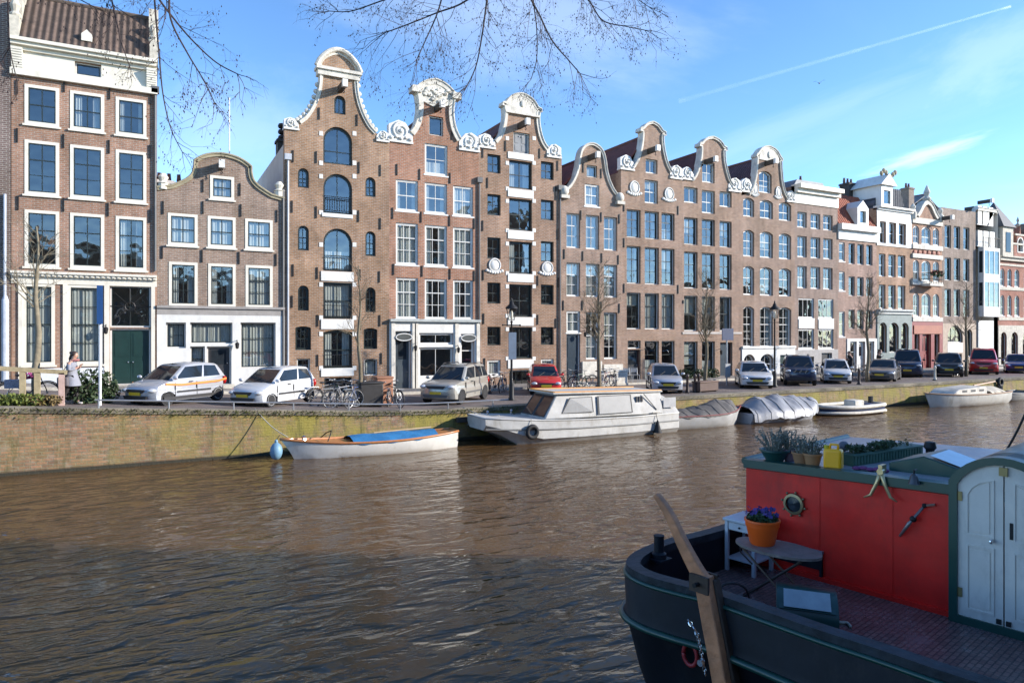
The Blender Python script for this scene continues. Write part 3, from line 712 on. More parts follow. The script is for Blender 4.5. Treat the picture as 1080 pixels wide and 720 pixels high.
h.beam(467, 109.5, 1.05)
h.anchors([(418.5, 179), (442.5, 184), (474.5, 188), (442, 131), (476.5, 142), (414, 225), (444, 229), (474, 233), (500, 236), (415, 284), (445, 286), (474.5, 289), (500, 291)])
h.drain(505, 192, 405)
# 5: second warehouse
h = House('warehouse', 'brick warehouse with central loading windows, white lintels and grey gable shutters', 505.5, 592.5, b5)
h.door(541.5, 140, 558.5, 161.5, mat('grey_shutter', (.2, .21, .22), .6), leaves=2)
for y0, y1 in ((170, 199), (210, 243), (255, 288.5), (300, 334), (345, 378)): h.win(537, y0, 561, y1, style='ware', nx=2, nz=2, curtain=[0, 2, 4])
for y0, y1 in ((163, 182.5), (205, 227), (250.5, 273), (298, 320), (344.5, 364)): h.grid([(514, 528), (570.5, 584)], [(y0, y1)], style='waresill', nx=2, nz=2)
h.grid([(514, 528), (570.5, 584)], [(379.5, 396)], style='white', nx=1, nz=1, curtain=1); h.win(537, 390, 560, 408, style='plain', nx=3, nz=1)
h.gable([[(505.5, 151), (522, 149)], [(522, 149), (527, 143), (530.5, 134), (532.5, 122), (532, 112)], [(529.5, 111), (530, 108.5)], [(533.5, 108), (538, 102.5), (543, 100), (548.5, 99.2)]])
h.build(10, eave=h.P(506, 158)[1]); h.roof(h.P(548, 117)[1], (.15, .06, .05), name='clay_tiles_dark5')
h.trim(.17, .09, wht, i0=1, i1=-1)
zt = max(q[1] for q in h.gl); zb_ = h.P(534, 117)[1]; xx = abs(h.P(534, 117)[0])
m = MB().prism([(-xx, zb_), (xx, zb_)]+[(xx*math.cos(t*PI/12), zb_+(zt-zb_-.1)*math.sin(t*PI/12)) for t in range(1, 12)], -.07, -.003)
m.ball((0, -.1, zb_+.55), .14, .06, .2, 8, 6); m.box(-xx-.12, xx+.12, -.18, .0-.004, zb_-.12, zb_-.004); m.build('gable_crest', wht, h.root, smooth=40)
h.scroll(504.5, 141, 522, 155, 1); h.scroll(576.5, 152, 591.5, 165, -1)
for y0, y1 in ((161.8, 168.5), (200, 208.5), (243.5, 252.5), (289, 297.5), (334.5, 343.5), (379, 388)): h.band(535.5, y0, 562.5, y1, 'white_lintel')
for y in (146, 172, 199, 212, 243, 257, 288, 302, 333, 347, 378):
    for x in (535, 563.2): h.band(x-1.7, y-2, x+1.7, y+2, 'white_block', proj=.025)
h.cartouche(512.5, 272.5, 530.5, 289.5); h.cartouche(568.5, 276, 585.5, 291.5)
h.anchors([(509, 161), (533, 154), (569, 162), (588, 175), (514, 193), (586, 202), (509, 238), (588, 247), (509.5, 290), (567, 296), (588.5, 298), (510, 336), (567, 337), (586, 341), (511, 383)], 0)
h.beam(557, 128, 1.1); h.drain(590, 200, 405)
# 6: smaller bell gable
h = House('gabled_house', 'narrow pinkish house with smooth white-edged bell gable and dark door under transom', 592.5, 655, b6)
h.win(618.7, 174.5, 629.7, 187, style='plain', nx=1, nz=1, curtain=1); h.win(616.8, 194.5, 632, 217.5, style='white', nx=2, nz=2, curtain=1)
cols = [(597.5, 612), (618, 632), (637, 651)]
h.grid(cols, [(225, 261.5), (277, 312.5)], style='deep', nx=2, nz=3, curtain=[1, 3, 2])
h.win(597.5, 328, 612, 350.5, style='white', nx=2, nz=2, meet=False, curtain=1, name='transom_window'); h.door(597.5, 352, 612, 402, mat('blue_black_paint', (.015, .03, .045), .35))
h.grid(cols[1:], [(329, 379)], style='deep', nx=2, nz=4, curtain=[3, 3, 4])
h.gable([[(592.5, 201.5), (597, 200)], [(597, 200), (602, 194.5), (606.5, 186), (609.5, 176), (611, 166), (613, 158.5), (616.5, 154), (621, 152), (623.5, 151.8)]])
h.build(10, eave=h.P(593, 200)[1]); h.roof(h.P(623, 163)[1], (.27, .06, .035), name='clay_tiles_bright')
h.trim(.11, .1, wht, i0=1, i1=-1)
for x, y in ((594.5, 200), (653, 207)):
    q, z = h.P(x, y); MB().ball((q, -.05, z-.1), .3, .28, .34, 12, 8).box(q-.3, q+.3, -.25, .3, z-.55, z-.35).build('gable_ball', wht, h.root, smooth=60)
h.band(613.5, 381, 634, 398, 'white_basement_panel', wht, .12); h.band(636, 384, 656, 402, 'white_basement_panel', wht, .12)
h.beam(631, 163, 1.0); h.anchors([(612.5, 227), (634, 229), (653, 231), (595, 268), (614.5, 270), (634.5, 272), (652, 274), (594, 322), (614, 322), (634, 323), (653, 325), (615, 177), (634, 183)])
h.lamp(614.5, 351)
# 7 and 8: twin neck gables
def scroll_front(h, x0, y0, x1, y1): return h.scroll(x0, y0, x1, y1, 1 if x0 < (h.s0+h.s1) else 1, 'corner_ornament')
h = House('gabled_house', 'rose brick neck gabled house with white carved medallions beside its attic window', 655, 719.5, b7)
h.win(681, 168, 693.5, 183, style='deep', nx=2, nz=1, meet=False); h.win(680, 190, 694, 214.5, style='deep', nx=2, nz=2, curtain=3)
cols = [(661, 675.7), (680, 695), (697.8, 711.5)]
h.grid(cols, [(221, 250.5), (259.5, 299)], style='deepdark', nx=2, nz=3, curtain=[0, 3, 3, 4, 2]); h.grid(cols, [(308.5, 347)], style='deepdark', nx=2, nz=3, curtain=[3, 3, 1, 2])
h.win(662, 359, 675.7, 367.5, style='deepdark', nx=1, nz=1, name='transom_window'); h.door(662, 368.5, 675.7, 404, mat('dark_grey_paint', (.04, .04, .042), .4), mat('dark_red_brown', (.1, .045, .035), .5), panes=True, ins=.2)
h.grid(cols[1:], [(359.5, 402)], style='deepdark', nx=1, nz=3, curtain=[0, 4])
h.gable([[(655, 177), (668, 176)], [(668, 176), (672, 169), (675, 160), (677, 149), (677.5, 139)], [(674.5, 138), (675, 135.5)], [(678, 135), (681.5, 131.2), (685, 129.7), (688.5, 129.2)]])
h.build(10, eave=h.P(655, 181)[1]); h.roof(h.P(687, 140)[1], (.18, .05, .035), name='clay_tiles_maroon')
h.trim(.11, .1, wht, i0=1, i1=-1); h.scroll(654, 163.5, 668.5, 178, 1, 'corner_ornament'); h.scroll(706.5, 174, 719, 187.5, -1, 'corner_ornament')
h.cartouche(661.5, 191, 676.5, 207.5); h.cartouche(698.5, 198, 712.5, 214)
h.beam(694.5, 156, 1.0); h.anchors([(658, 218), (715, 222), (658, 256), (658, 304), (715, 305)])
h.lamp(679, 370)
h = House('gabled_house', 'rose brick neck gabled house between the medallion house and the arched-window house', 719.5, 782, b7)
h.win(740.6, 171.5, 753.8, 192.7, style='deep', nx=2, nz=2, meet=False, curtain=4); h.win(740.3, 201, 754, 225, style='deep', nx=2, nz=2)
h.grid([(721.5, 735.8), (759, 771.7)], [(197.5, 214)], style='deep', nx=2, nz=1, meet=False, curtain=[0, 4])
cols = [(721.5, 735.8), (740.3, 754), (759, 771.7)]
h.grid(cols, [(229.5, 258), (265.5, 304)], style='deepdark', nx=2, nz=3, curtain=[0, 3, 0, 2]); h.grid(cols, [(311.8, 349)], style='deepdark', nx=2, nz=2, curtain=[0, 1, 2, 3])
h.grid(cols[:2], [(360, 402)], style='deepdark', nx=1, nz=3, curtain=[3, 4]); h.door(759.5, 361, 772.5, 404, mat('blue_black_paint', (.015, .03, .045), .35), mat('dark_red_brown', (.1, .045, .035), .5), ins=.2)
h.gable([[(719.5, 191), (730, 190)], [(730, 190), (734, 184), (737, 175), (739, 165), (739.5, 155)], [(737, 154), (737.5, 151.5)], [(740, 151), (743.5, 147.2), (747, 145.5), (751.5, 145)]])
h.build(10, eave=h.P(720, 196)[1]); h.roof(h.P(750, 156)[1], (.16, .05, .038), name='clay_tiles_maroon2')
h.trim(.11, .1, wht, i0=1, i1=-1); h.scroll(719.5, 176, 731, 188.5, 1, 'corner_ornament'); h.scroll(768, 187.5, 781, 201, -1, 'corner_ornament')
h.band(714.5, 316, 720.3, 320.5, 'name_plaque', mat('dark_plaque', (.03, .03, .03), .4)) if False else h.band(720, 316.5, 721.2, 320, 'plaque', IRON())
h.beam(755.5, 167.5, 1.0); h.lamp(757.5, 370)
a = h.P(720, 350)[1]; h.cornice([(a-.14, a, .05)], mat('stone_string', (.5, .45, .4), .8), 'string_course')
# 9: arched windows
h = House('gabled_house', 'brown house with arched windows on every floor and white rusticated basement', 782, 838, b9)
cols = [(780.9+3, 795.5), (801.5, 815.3), (821.5, 834.5)]
h.win(800.5, 180.5, 814, 203.5, .25, style='deep', nx=2, nz=3, meet=False, curtain=4)
h.grid(cols, [(208.5, 228.5)], rise=.2, style='deep', nx=2, nz=2, curtain=[0, 4]); h.grid(cols, [(242.5, 270.5), (280.5, 311)], rise=.2, style='deep', nx=2, nz=3, curtain=[0, 3, 4])
h.grid(cols, [(323, 366)], rise=.2, style='deep', nx=2, nz=5, curtain=[0, 2]); h.grid(cols[:2], [(373.5, 391)], rise=.35, style='deep', nx=2, nz=2)
h.door(822, 374, 834.5, 403, mat('dark_green_paint', (.012, .035, .03), .35))
h.gable([[(782, 206), (789.5, 205)], [(789.5, 205), (793.5, 198), (796.2, 188), (797.5, 176), (798, 166)], [(797, 165), (797.3, 163)], [(798.8, 162), (802, 157.5), (805.5, 155.4), (809.5, 154.8)]])
h.build(10, eave=h.P(782, 205)[1]); h.roof(h.P(809, 164)[1], (.14, .06, .06), name='clay_tiles_plum')
h.trim(.12, .1, wht, i0=1, i1=-1); h.scroll(782, 188, 793, 201.5, 1, 'corner_ornament'); h.scroll(829.5, 201, 838, 212, -1, 'corner_ornament')
zt = max(q[1] for q in h.gl); zb_ = h.P(799, 168)[1]; xx = abs(h.P(800, 168)[0])
m = MB().prism([(-xx, zb_), (xx, zb_)]+[(xx*math.cos(t*PI/10), zb_+(zt-zb_-.1)*math.sin(t*PI/10)) for t in range(1, 10)], -.07, -.003); m.ball((0, -.1, zb_+.45), .18, .06, .26, 8, 6); m.build('gable_crest', wht, h.root)
h.cartouche(792, 193, 800, 208.5); h.cartouche(816.5, 197, 824.5, 211)
h.beam(819, 169.5, 1.0)
zg = h.P(783, 367.5)[1]; h.front(zg, WHITE(), .07); h.cornice([(zg, zg+.16, .16)], WHITE(), 'ground_floor_cornice')
# 10: flat cornice
h = House('corniced_house', 'mauve brick house with broad white cornice, between the arched-window house and the red dormer roof', 838, 883.5, b10)
cols = [(841, 851), (855, 865.2), (868.3, 878.2)]
h.grid(cols, [(223.7, 240), (249, 271.3), (280.5, 304)], style='deep', nx=2, nz=2, curtain=[0, 3, 4, 2])
h.grid([(842, 858.5), (863, 879)], [(314.5, 335.5), (347, 368)], style='white', nx=3, nz=1, meet=False); h.band(842, 336.5, 858.5, 346.2, 'white_spandrel'); h.band(863, 337, 879, 346.8, 'white_spandrel')
h.door(866, 372, 877, 400, mat('dark_grey_paint', (.04, .04, .042), .4)); h.win(842, 376, 858, 394, style='plain', nx=2, nz=1)
zt = h.P(839, 196)[1]; h.flat(zt); h.build(9); h.flatroof()
h.cornice([(h.P(839, 214)[1], h.P(839, 203)[1], .08), (h.P(839, 203)[1], h.P(839, 199)[1], .3), (h.P(839, 199)[1], zt+.1, .6)], CREAM())
h.front(h.P(839, 369)[1], mat('grey_plaster', (.36, .34, .32), .8), .05)
MB().prism([(h.a+.5, zt), (h.b-.4, zt), (h.b-1, zt+.7), (h.a+1, zt+.7)], .6, 6).build('hipped_roof', mat('lead_roof', (.2, .21, .22), .6), h.root)
h.chimney(h.b-1.2, 2.5, zt, zt+1.2, .5, 1, IRON())
# 11: red mansard with dormer
h = House('corniced_house', 'brick house with steep red tiled side roof and a white dormer above a white cornice', 883.5, 924.5, brick('brick_light', (.33, .21, .165), off=31))
h.grid([(881.5+3.5, 891)], [(255.5, 275.5), (286.5, 306.5), (328.5, 355)], style='white', nx=1, nz=2, curtain=[3, 4])
cols = [(895, 901.5), (904.2, 911), (913.7, 920.3)]
h.grid(cols, [(256.5, 278.5), (291.5, 312), (326.5, 346.5)], style='plain', nx=1, nz=2, curtain=[0, 3])
h.door(905, 360, 912, 399, WHITE(), panes=True); h.grid([(896, 903), (914.5, 921.5)], [(360, 392)], style='white', nx=1, nz=3)
zt = h.P(893, 238.5)[1]; h.flat(zt); h.build(9)
q = h.P(893, 250)[0]
h.cornice([(h.P(893, 253)[1], h.P(893, 243)[1], .1), (h.P(893, 243)[1], zt+.12, .4)], WHITE())
MB().add([(h.a+.02, -.1, zt+.1), (h.b-.02, -.1, zt+.1), (h.b-.02, 1.6, zt+2.9), (h.a+.02, 1.6, zt+2.9), (h.b-.02, 8.9, zt+2.9), (h.a+.02, 8.9, zt+2.9), (h.b-.02, 8.9, zt), (h.a+.02, 8.9, zt)],
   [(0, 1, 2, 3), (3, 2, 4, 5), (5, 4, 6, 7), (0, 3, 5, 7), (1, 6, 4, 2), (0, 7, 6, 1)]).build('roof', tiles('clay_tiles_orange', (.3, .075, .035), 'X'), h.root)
a, b, z0, z1 = h.rect(901.5, 212, 913, 239)
d = MB().prism([(a, zt+.1), (b, zt+.1), (b, z1-.6), ((a+b)/2, z1), (a, z1-.6)], -.25, 1.3, 0, [opening(a+.3, b-.3, zt+.35, z1-.85)]).build('dormer', WHITE(), h.root)
MB().box(a+.28, b-.28, -.1, -.05, zt+.33, z1-.83).build('dormer_pane', glass(), d)
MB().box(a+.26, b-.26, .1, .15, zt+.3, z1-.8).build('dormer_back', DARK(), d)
h.front(h.P(893, 357)[1], WHITE(), .06, x0=q)
# 12: tall white top storey, shop below
h = House('corniced_house', 'brick house with white painted top storey, tall roof dormer and grey-green shop front', 924.5, 961, b12)
cols = [(925.8+1.2, 934), (937, 944.7), (947, 955)]
h.grid(cols, [(233.5, 256.5), (267.5, 291.5), (300, 325.5)], style='deep', nx=1, nz=2, curtain=[0, 3])
gg = mat('shop_grey_green', (.16, .2, .19), .5)
h.grid([(926.5, 934.5), (937, 947), (949.5, 957.5)], [(340, 372)], rise=.4, style='plain', nx=1, nz=2); h.door(938, 377, 946, 401, gg, gg, panes=True)
zt = h.P(925, 219)[1]; h.flat(zt); h.build(9); h.flatroof()
h.front(h.P(925, 259)[1], WHITE(), .05, zb=h.P(925, 259)[1]-.01) if False else None
zz = h.P(925, 258.5)[1]; hs = [q for q in h.holes if min(p[1] for p in q) > zz]
MB().prism([(h.a, zz), (h.b, zz), (h.b, zt), (h.a, zt)], -.06, -.003, 0, hs).build('white_top_storey', WHITE(), h.root)
h.cornice([(zt-.15, zt+.02, .2), (zt+.02, zt+.16, .4)], WHITE())
zg = h.P(925, 331)[1]; h.front(zg, gg, .08); h.cornice([(zg, zg+.25, .2), (zg+.25, zg+.4, .35)], mat('shop_grey_pale', (.4, .42, .4), .6), 'shop_cornice')
a, b, z0, z1 = h.rect(928.5, 196, 940.5, 219)
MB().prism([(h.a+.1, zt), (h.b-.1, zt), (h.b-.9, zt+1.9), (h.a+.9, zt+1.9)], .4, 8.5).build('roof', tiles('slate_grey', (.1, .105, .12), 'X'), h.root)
d = MB().prism([(a, zt), (b, zt), (b, z1), (a, z1)], -.1, 2.5, 0, [opening(a+.3, b-.3, zt+.4, z1-.4)]).prism([(a-.3, z1+.003), (b+.3, z1+.003), ((a+b)/2, z1+.95)], -.3, 2.6).build('dormer', WHITE(), h.root)
MB().box(a+.28, b-.28, .0, .05, zt+.38, z1-.38).build('dormer_pane', glass(), d)
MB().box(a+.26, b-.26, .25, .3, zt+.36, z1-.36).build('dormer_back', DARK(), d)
m = MB()
for k in range(7): m.ball(((a+b)/2-.9+.3*k, -.2, z1+.9+.25*math.sin(k*1.3)), .2, .12, .22, 7, 5)
m.build('carved_crest', mat('weathered_sandstone', (.3, .26, .17), .85), h.root)
h.chimney(h.a+.5, 3, zt, zt+2.6, .9, 3, mat('chimney_dark', (.06, .055, .05), .85)); h.chimney(h.b-.6, 3, zt, zt+2.2, .8, 3, mat('chimney_dark', (.06, .055, .05), .85))
# 13: ornate white gable with bays
h = House('gabled_house', 'ornate white and brick house with grouped arched windows, flower balcony and red shop front', 961, 993.5, brick('brick_warm_pale', (.36, .2, .13), off=37))
for y0, y1 in ((238, 257), (274, 296), (309, 333.5)):
    h.grid([(963, 969.5), (972, 981.5), (984, 990.5)], [(y0, y1)], rise=.3, style='white', nx=2, nz=2, curtain=[0, 4])
rd = mat('shop_red', (.22, .022, .018), .45)
h.grid([(963.5, 969), (984.5, 990)], [(352, 385)], style='plain', nx=1, nz=2); h.door(972, 352, 981, 400, rd, rd, leaves=2, panes=True)
h.gable([[(961, 217), (964.5, 216.5)], [(964.5, 215), (967, 206), (971, 202), (973, 195)], [(973, 194), (977.3, 191)]] if False else [[(961, 229), (965, 228)], [(965, 227), (968, 223), (970.5, 218)], [(971, 217), (973.5, 213.5), (976.9, 211.5)]])
h.build(9); h.roof(h.P(976, 220)[1], (.1, .06, .05), name='clay_tiles_dark5')
h.trim(.34, .15, wht, i0=1, i1=-1)
zt = max(q[1] for q in h.gl); MB().lathe([(.3, zt), (.36, zt+.15), (.16, zt+.35), (.28, zt+.7), (.05, zt+1.3)], 10, (0, 0, 0)).build('finial', wht, h.root)
for x in (h.a+.25, h.b-.25):
    MB().lathe([(.28, h.eave-.1), (.3, h.eave+.4), (.14, h.eave+.6), (.24, h.eave+.9), (.04, h.eave+1.2)], 10, (x, 0, 0)).build('finial', wht, h.root)
for y0, y1 in ((231, 237), (258.5, 263.5), (268.5, 273), (297, 301), (334.5, 339)): h.band(961.3, y0, 993, y1, 'white_band', wht, .14)
m = MB()
for k in range(6): q = h.P(964.5+4.9*k, 266+.3*k); m.ball((q[0], -.02, q[1]), .28, .12, .22, 8, 5)
m.build('red_relief_panel', mat('terracotta', (.36, .14, .09), .7), h.root)
a, b, z0, z1 = h.rect(970, 293, 984, 301); bal = MB().box(a, b, -.9, -.15, z0-.1, z0+.1).build('balcony', wht, h.root)
m = MB()
for zz in (z0+.5, z0+1.0): m.tube([(a, -.15, zz), (a, -.88, zz), (b, -.88, zz), (b, -.15, zz)], .03, 5)
for k in range(9): m.tube([(a+(b-a)*k/8, -.88, z0), (a+(b-a)*k/8, -.88, z0+1)], .02, 4)
m.build('balcony_railing', IRON(), bal)
m = MB(); leafy(m, ((a+b)/2, -.95, z0+.95), ((b-a)/2, .22, .3), 260, .1); m.build('balcony_leaves', mat('leaf_dark', (.035, .07, .02), .6), bal)
m = MB(); leafy(m, ((a+b)/2, -1.0, z0+1.05), ((b-a)/2, .22, .22), 80, .08); m.build('balcony_flowers', mat('petal_red', (.4, .03, .04), .6), bal)
h.front(h.P(963, 339)[1], rd, .08)
m = MB().prism([(h.a+.2, h.P(963, 352)[1]), (h.b-.2, h.P(963, 352)[1]), (h.b-.2, h.P(963, 343)[1]), (h.a+.2, h.P(963, 343)[1])], -.14, -.09); m.build('shop_fascia', mat('fascia_orange', (.33, .09, .04), .5), h.root)
# 14: plain brown
h = House('brick_house', 'plain grey-brown house with hoisting beam, dark windows and an arched shop door', 993.5, 1029, brick('brick_taupe', (.25, .185, .15), off=41))
cols = [(996.3, 1003), (1006, 1012.7), (1016, 1022.5)]
h.grid(cols, [(237.5, 261.5), (271.5, 295.5), (304.5, 333.5)], style='plain', nx=1, nz=2, curtain=[0, 0, 3])
h.win(999, 343, 1015, 361, 1.1, style='plain', nx=3, nz=1); h.door(1000, 373, 1014, 400, mat('dark_green_paint', (.012, .035, .03), .35), leaves=2, panes=True); h.band(999, 361.6, 1015, 371.5, 'white_sign_board')
h.win(1019, 347, 1025, 376, .6, style='plain', nx=1, nz=2)
h.flat(218.5, 994); h.build(9); h.flatroof()
h.beam(1005, 229, 1.1); h.chimney(h.a+.6, 3.5, h.eave, h.eave+2.4, .8, 2)
zg = h.P(994, 341)[1]; h.front(zg, mat('sand_stone_front', (.42, .33, .25), .75), .04)
# 15: white narrow gable with projecting bay
h = House('gabled_house', 'narrow white gabled house with glazed projecting bay and dark glass ground floor', 1029, 1052.5, WHITE())
h.grid([(1031.5, 1035.2), (1037.2, 1041), (1043.2, 1047.5)], [(217, 236)], style='plain', nx=1, nz=2); h.grid([(1031.5, 1036), (1037.5, 1042.5), (1044, 1049)], [(243, 259)], style='plain', nx=1, nz=2)
h.win(1032, 338, 1048, 372, style='plain', nx=2, nz=2); h.door(1042, 377, 1048, 398, mat('blue_black_paint', (.015, .03, .045), .35)); h.win(1032, 378, 1040, 398, style='plain', nx=1, nz=1)
h.gl = None; h.gable([[(1029, 222), (1030, 221.5)], [(1031, 219), (1041.2, 203)]])
h.build(9); h.roof(max(q[1] for q in h.gl)-.25, (.07, .072, .08), name='slate_black')
h.trim(.25, .1, wht, i0=1, i1=-1)
h.beam(1047, 211.5, 1.2)
a, b, z0, z1 = h.rect(1031.5, 262, 1048.5, 334)
bay = MB().box(a+.004, b-.004, -.496, -.003, z0-.004, z0+.9).box(a+.004, b-.004, -.496, -.003, z1-.3, z1+.004).box(a+.004, b-.004, -.496, -.003, z0+(z1-z0)*.5, z0+(z1-z0)*.62).box(a, a+.15, -.5, -.003, z0, z1).box(b-.15, b, -.5, -.003, z0, z1).build('bay_window', WHITE(), h.root)
for q0, q1 in ((z0+.9, z0+(z1-z0)*.5), (z0+(z1-z0)*.62, z1-.3)):
    MB().box(a+.15, b-.15, -.47, -.43, q0, q1).build('pane', glass(), bay)
    m = MB()
    for k in (1, 2): m.box(a+(b-a)*k/3-.04, a+(b-a)*k/3+.04, -.49, -.41, q0, q1)
    m.build('mullion', WHITE(), bay)
    MB().box(a-.006, a-.001, -.4, -.1, q0+.1, q1-.05).build('side_pane', mat('dark_glass', (.02, .025, .03), .05), bay)
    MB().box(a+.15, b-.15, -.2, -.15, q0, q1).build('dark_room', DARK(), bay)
m = MB()
for k in range(8): m.tube([(a+(b-a)*k/7, -.48, z1), (a+(b-a)*k/7, -.48, z1+.9)], .02, 4)
m.tube([(a, -.48, z1+.9), (b, -.48, z1+.9)], .03, 5); m.build('balcony_railing', IRON(), bay)
# 16: ornate brick at the right edge
h = House('ornate_house', 'ornate red brick house with white stone bands and turret roof at the right edge', 1052.5, 1110, brick('brick_deep_red', (.32, .12, .08), off=43))
for y0, y1 in ((283, 302), (311, 333)): h.grid([(1055, 1059.5), (1062.5, 1067), (1070, 1075), (1080, 1085)], [(y0, y1)], rise=.4, style='white', nx=1, nz=2)
h.grid([(1055, 1061), (1066, 1073), (1078, 1086)], [(350, 385)], rise=.7, style='plain', nx=1, nz=2)
h.flat(271, 1053); h.build(9)
for y0, y1 in ((273, 276), (280, 282), (304, 307), (335, 338)): h.band(1052.8, y0, 1109, y1, 'stone_band', STONE(), .08)
h.front(h.P(1053, 343)[1], STONE(), .06)
h.cornice([(h.eave-.3, h.eave+.0, .25), (h.eave, h.eave+.15, .45)], STONE())
MB().add([(h.a+.02, -.1, h.eave+.16), (h.b-.02, -.1, h.eave+.16), (h.b-.02, 2.6, h.eave+3.3), (h.a+.02, 2.6, h.eave+3.3), (h.b-.02, 8.9, h.eave+3.3), (h.a+.02, 8.9, h.eave+3.3), (h.b-.02, 8.95, h.eave), (h.a+.02, 8.95, h.eave)],
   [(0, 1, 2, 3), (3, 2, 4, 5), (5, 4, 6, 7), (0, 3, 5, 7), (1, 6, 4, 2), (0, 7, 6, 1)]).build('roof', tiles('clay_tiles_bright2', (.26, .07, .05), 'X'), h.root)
for xx in (3.2, 6.4): h.chimney(h.a+xx, 4.5, h.eave+2.5, h.eave+4.6, .9, 3)
a, b, z0, z1 = h.rect(1054, 240, 1065, 271)
t = MB().box(a, b, -.3, 2.2, h.eave+.16, z1).build('turret', STONE(), h.root)
MB().add([(a-.2, -.5, z1), (b+.2, -.5, z1), (b+.2, 2.4, z1), (a-.2, 2.4, z1), ((a+b)/2, .95, z1+2.6)], [(0, 1, 4), (1, 2, 4), (2, 3, 4), (3, 0, 4), (0, 3, 2, 1)]).build('turret_roof', mat('slate_plain', (.07, .075, .085), .6), t)
MB().box((a+b)/2-.4, (a+b)/2+.4, -.34, -.301, h.eave+.5, z1-.5).build('turret_window', mat('dark_glass', (.02, .025, .03), .05), t)
a, b, z0, z1 = h.rect(1067, 238, 1080, 271); z0 = h.eave+.16; c = (a+b)/2; st_ = [(a, z0), (b, z0), (b, z0+1.3), (b-.5, z0+1.3), (b-.5, z0+2.2), (b-1.0, z0+2.2), (c, z1), (a+1.0, z0+2.2), (a+.5, z0+2.2), (a+.5, z0+1.3), (a, z0+1.3)]
hl = opening(c-.55, c+.55, z0+.4, z0+1.9, .5); g = MB().prism(st_, -.2, .3, 0, [hl]).build('dormer_gable', h.wall, h.root); MB().prism(hl, .12, .16).build('pane', mat('dark_glass', (.02, .025, .03), .05), g); MB().ring(hl, opening(c-.45, c+.45, z0+.5, z0+1.8, .42), -.24, .05).build('frame', WHITE(), g)
for zz, w_ in ((z0+1.3, 2.6), (z0+2.2, 1.6)): MB().box(c-w_/2-.2, c+w_/2+.2, -.28, -.2-.002, zz-.18, zz).build('stone_band', STONE(), g)
MB().lathe([(.12, z1-.1), (.2, z1+.1), (.06, z1+.3), (.14, z1+.5), (.01, z1+.9)], 10, (c, 0, 0)).build('finial', STONE(), g)
# backdrop roofs behind the right-hand houses
h = House('rear_house', 'grey-roofed house standing behind the ornate white house and its plain brown neighbour', None, None, brick('brick_rear', (.2, .14, .12)), s0=fs(960, 47), s1=fs(1000, 47), D=47, zb=0)
h.lwin(-1, 0, 12, 13.5, 0, style='plain'); h.flat(h.P(975, 222)[1]); h.build(8); h.roof(h.P(985, 205)[1], (.2, .21, .23), name='slate_pale')
# ---------------------------------------------------------------- camera, light, sky
sc = bpy.context.scene
cam = bpy.data.cameras.new('camera'); co = bpy.data.objects.new('camera', cam); C.objects.link(co)
cam.lens = 24; cam.sensor_width = 36; cam.shift_y = -8/1080; cam.clip_end = 9000; cam.clip_start = .05
co.location = (0, 0, H); co.rotation_euler = (PI/2, 0, -math.atan2(FX, FY)); sc.camera = co
PHI, EL = R(58), R(20)
sv = Vector((math.sin(PHI)*math.cos(EL), -math.cos(PHI)*math.cos(EL), math.sin(EL)))
sl = bpy.data.lights.new('sun', 'SUN'); so = bpy.data.objects.new('sun', sl); C.objects.link(so)
sl.energy = 2.55; sl.angle = R(.53); sl.color = (1, .92, .82); so.rotation_euler = sv.to_track_quat('Z', 'Y').to_euler(); so.location = (30, -20, 30)
w = bpy.data.worlds.new('World'); sc.world = w; w.use_nodes = True; nt = w.node_tree; L = nt.links.new
bg = nt.nodes['Background']
sky = N(nt, 'ShaderNodeTexSky', sky_type='NISHITA'); sky.sun_disc = False; sky.sun_elevation = EL
sky.sun_rotation = math.atan2(sv.x, sv.y); sky.altitude = 2500; sky.air_density = .9; sky.dust_density = 0.0; sky.ozone_density = 2.2
tc = N(nt, 'ShaderNodeTexCoord')
sp = N(nt, 'ShaderNodeSeparateXYZ'); L(tc.outputs['Generated'], sp.inputs[0])
# high cirrus: noise on the plane of the cloud layer
zc = N(nt, 'ShaderNodeMath', operation='MAXIMUM'); L(sp.outputs['Z'], zc.inputs[0]); zc.inputs[1].default_value = .06
dv = N(nt, 'ShaderNodeVectorMath', operation='DIVIDE'); L(tc.outputs['Generated'], dv.inputs[0])
cz = N(nt, 'ShaderNodeCombineXYZ'); [L(zc.outputs[0], cz.inputs[i]) for i in range(3)]; L(cz.outputs[0], dv.inputs[1])
mp = N(nt, 'ShaderNodeMapping'); mp.inputs['Rotation'].default_value = (0, 0, R(25)); mp.inputs['Scale'].default_value = (.38, .8, 1); mp.inputs['Location'].default_value = (.4, .9, 0); L(dv.outputs[0], mp.inputs[0])
n1 = N(nt, 'ShaderNodeTexNoise', Scale=1.0, Detail=9.0, Roughness=.58, Distortion=.6); L(mp.outputs[0], n1.inputs['Vector'])
r1 = N(nt, 'ShaderNodeMapRange', interpolation_type='SMOOTHSTEP'); r1.inputs['From Min'].default_value = .5; r1.inputs['From Max'].default_value = .85
r1.inputs['To Max'].default_value = .05; L(n1.outputs['Fac'], r1.inputs[0])
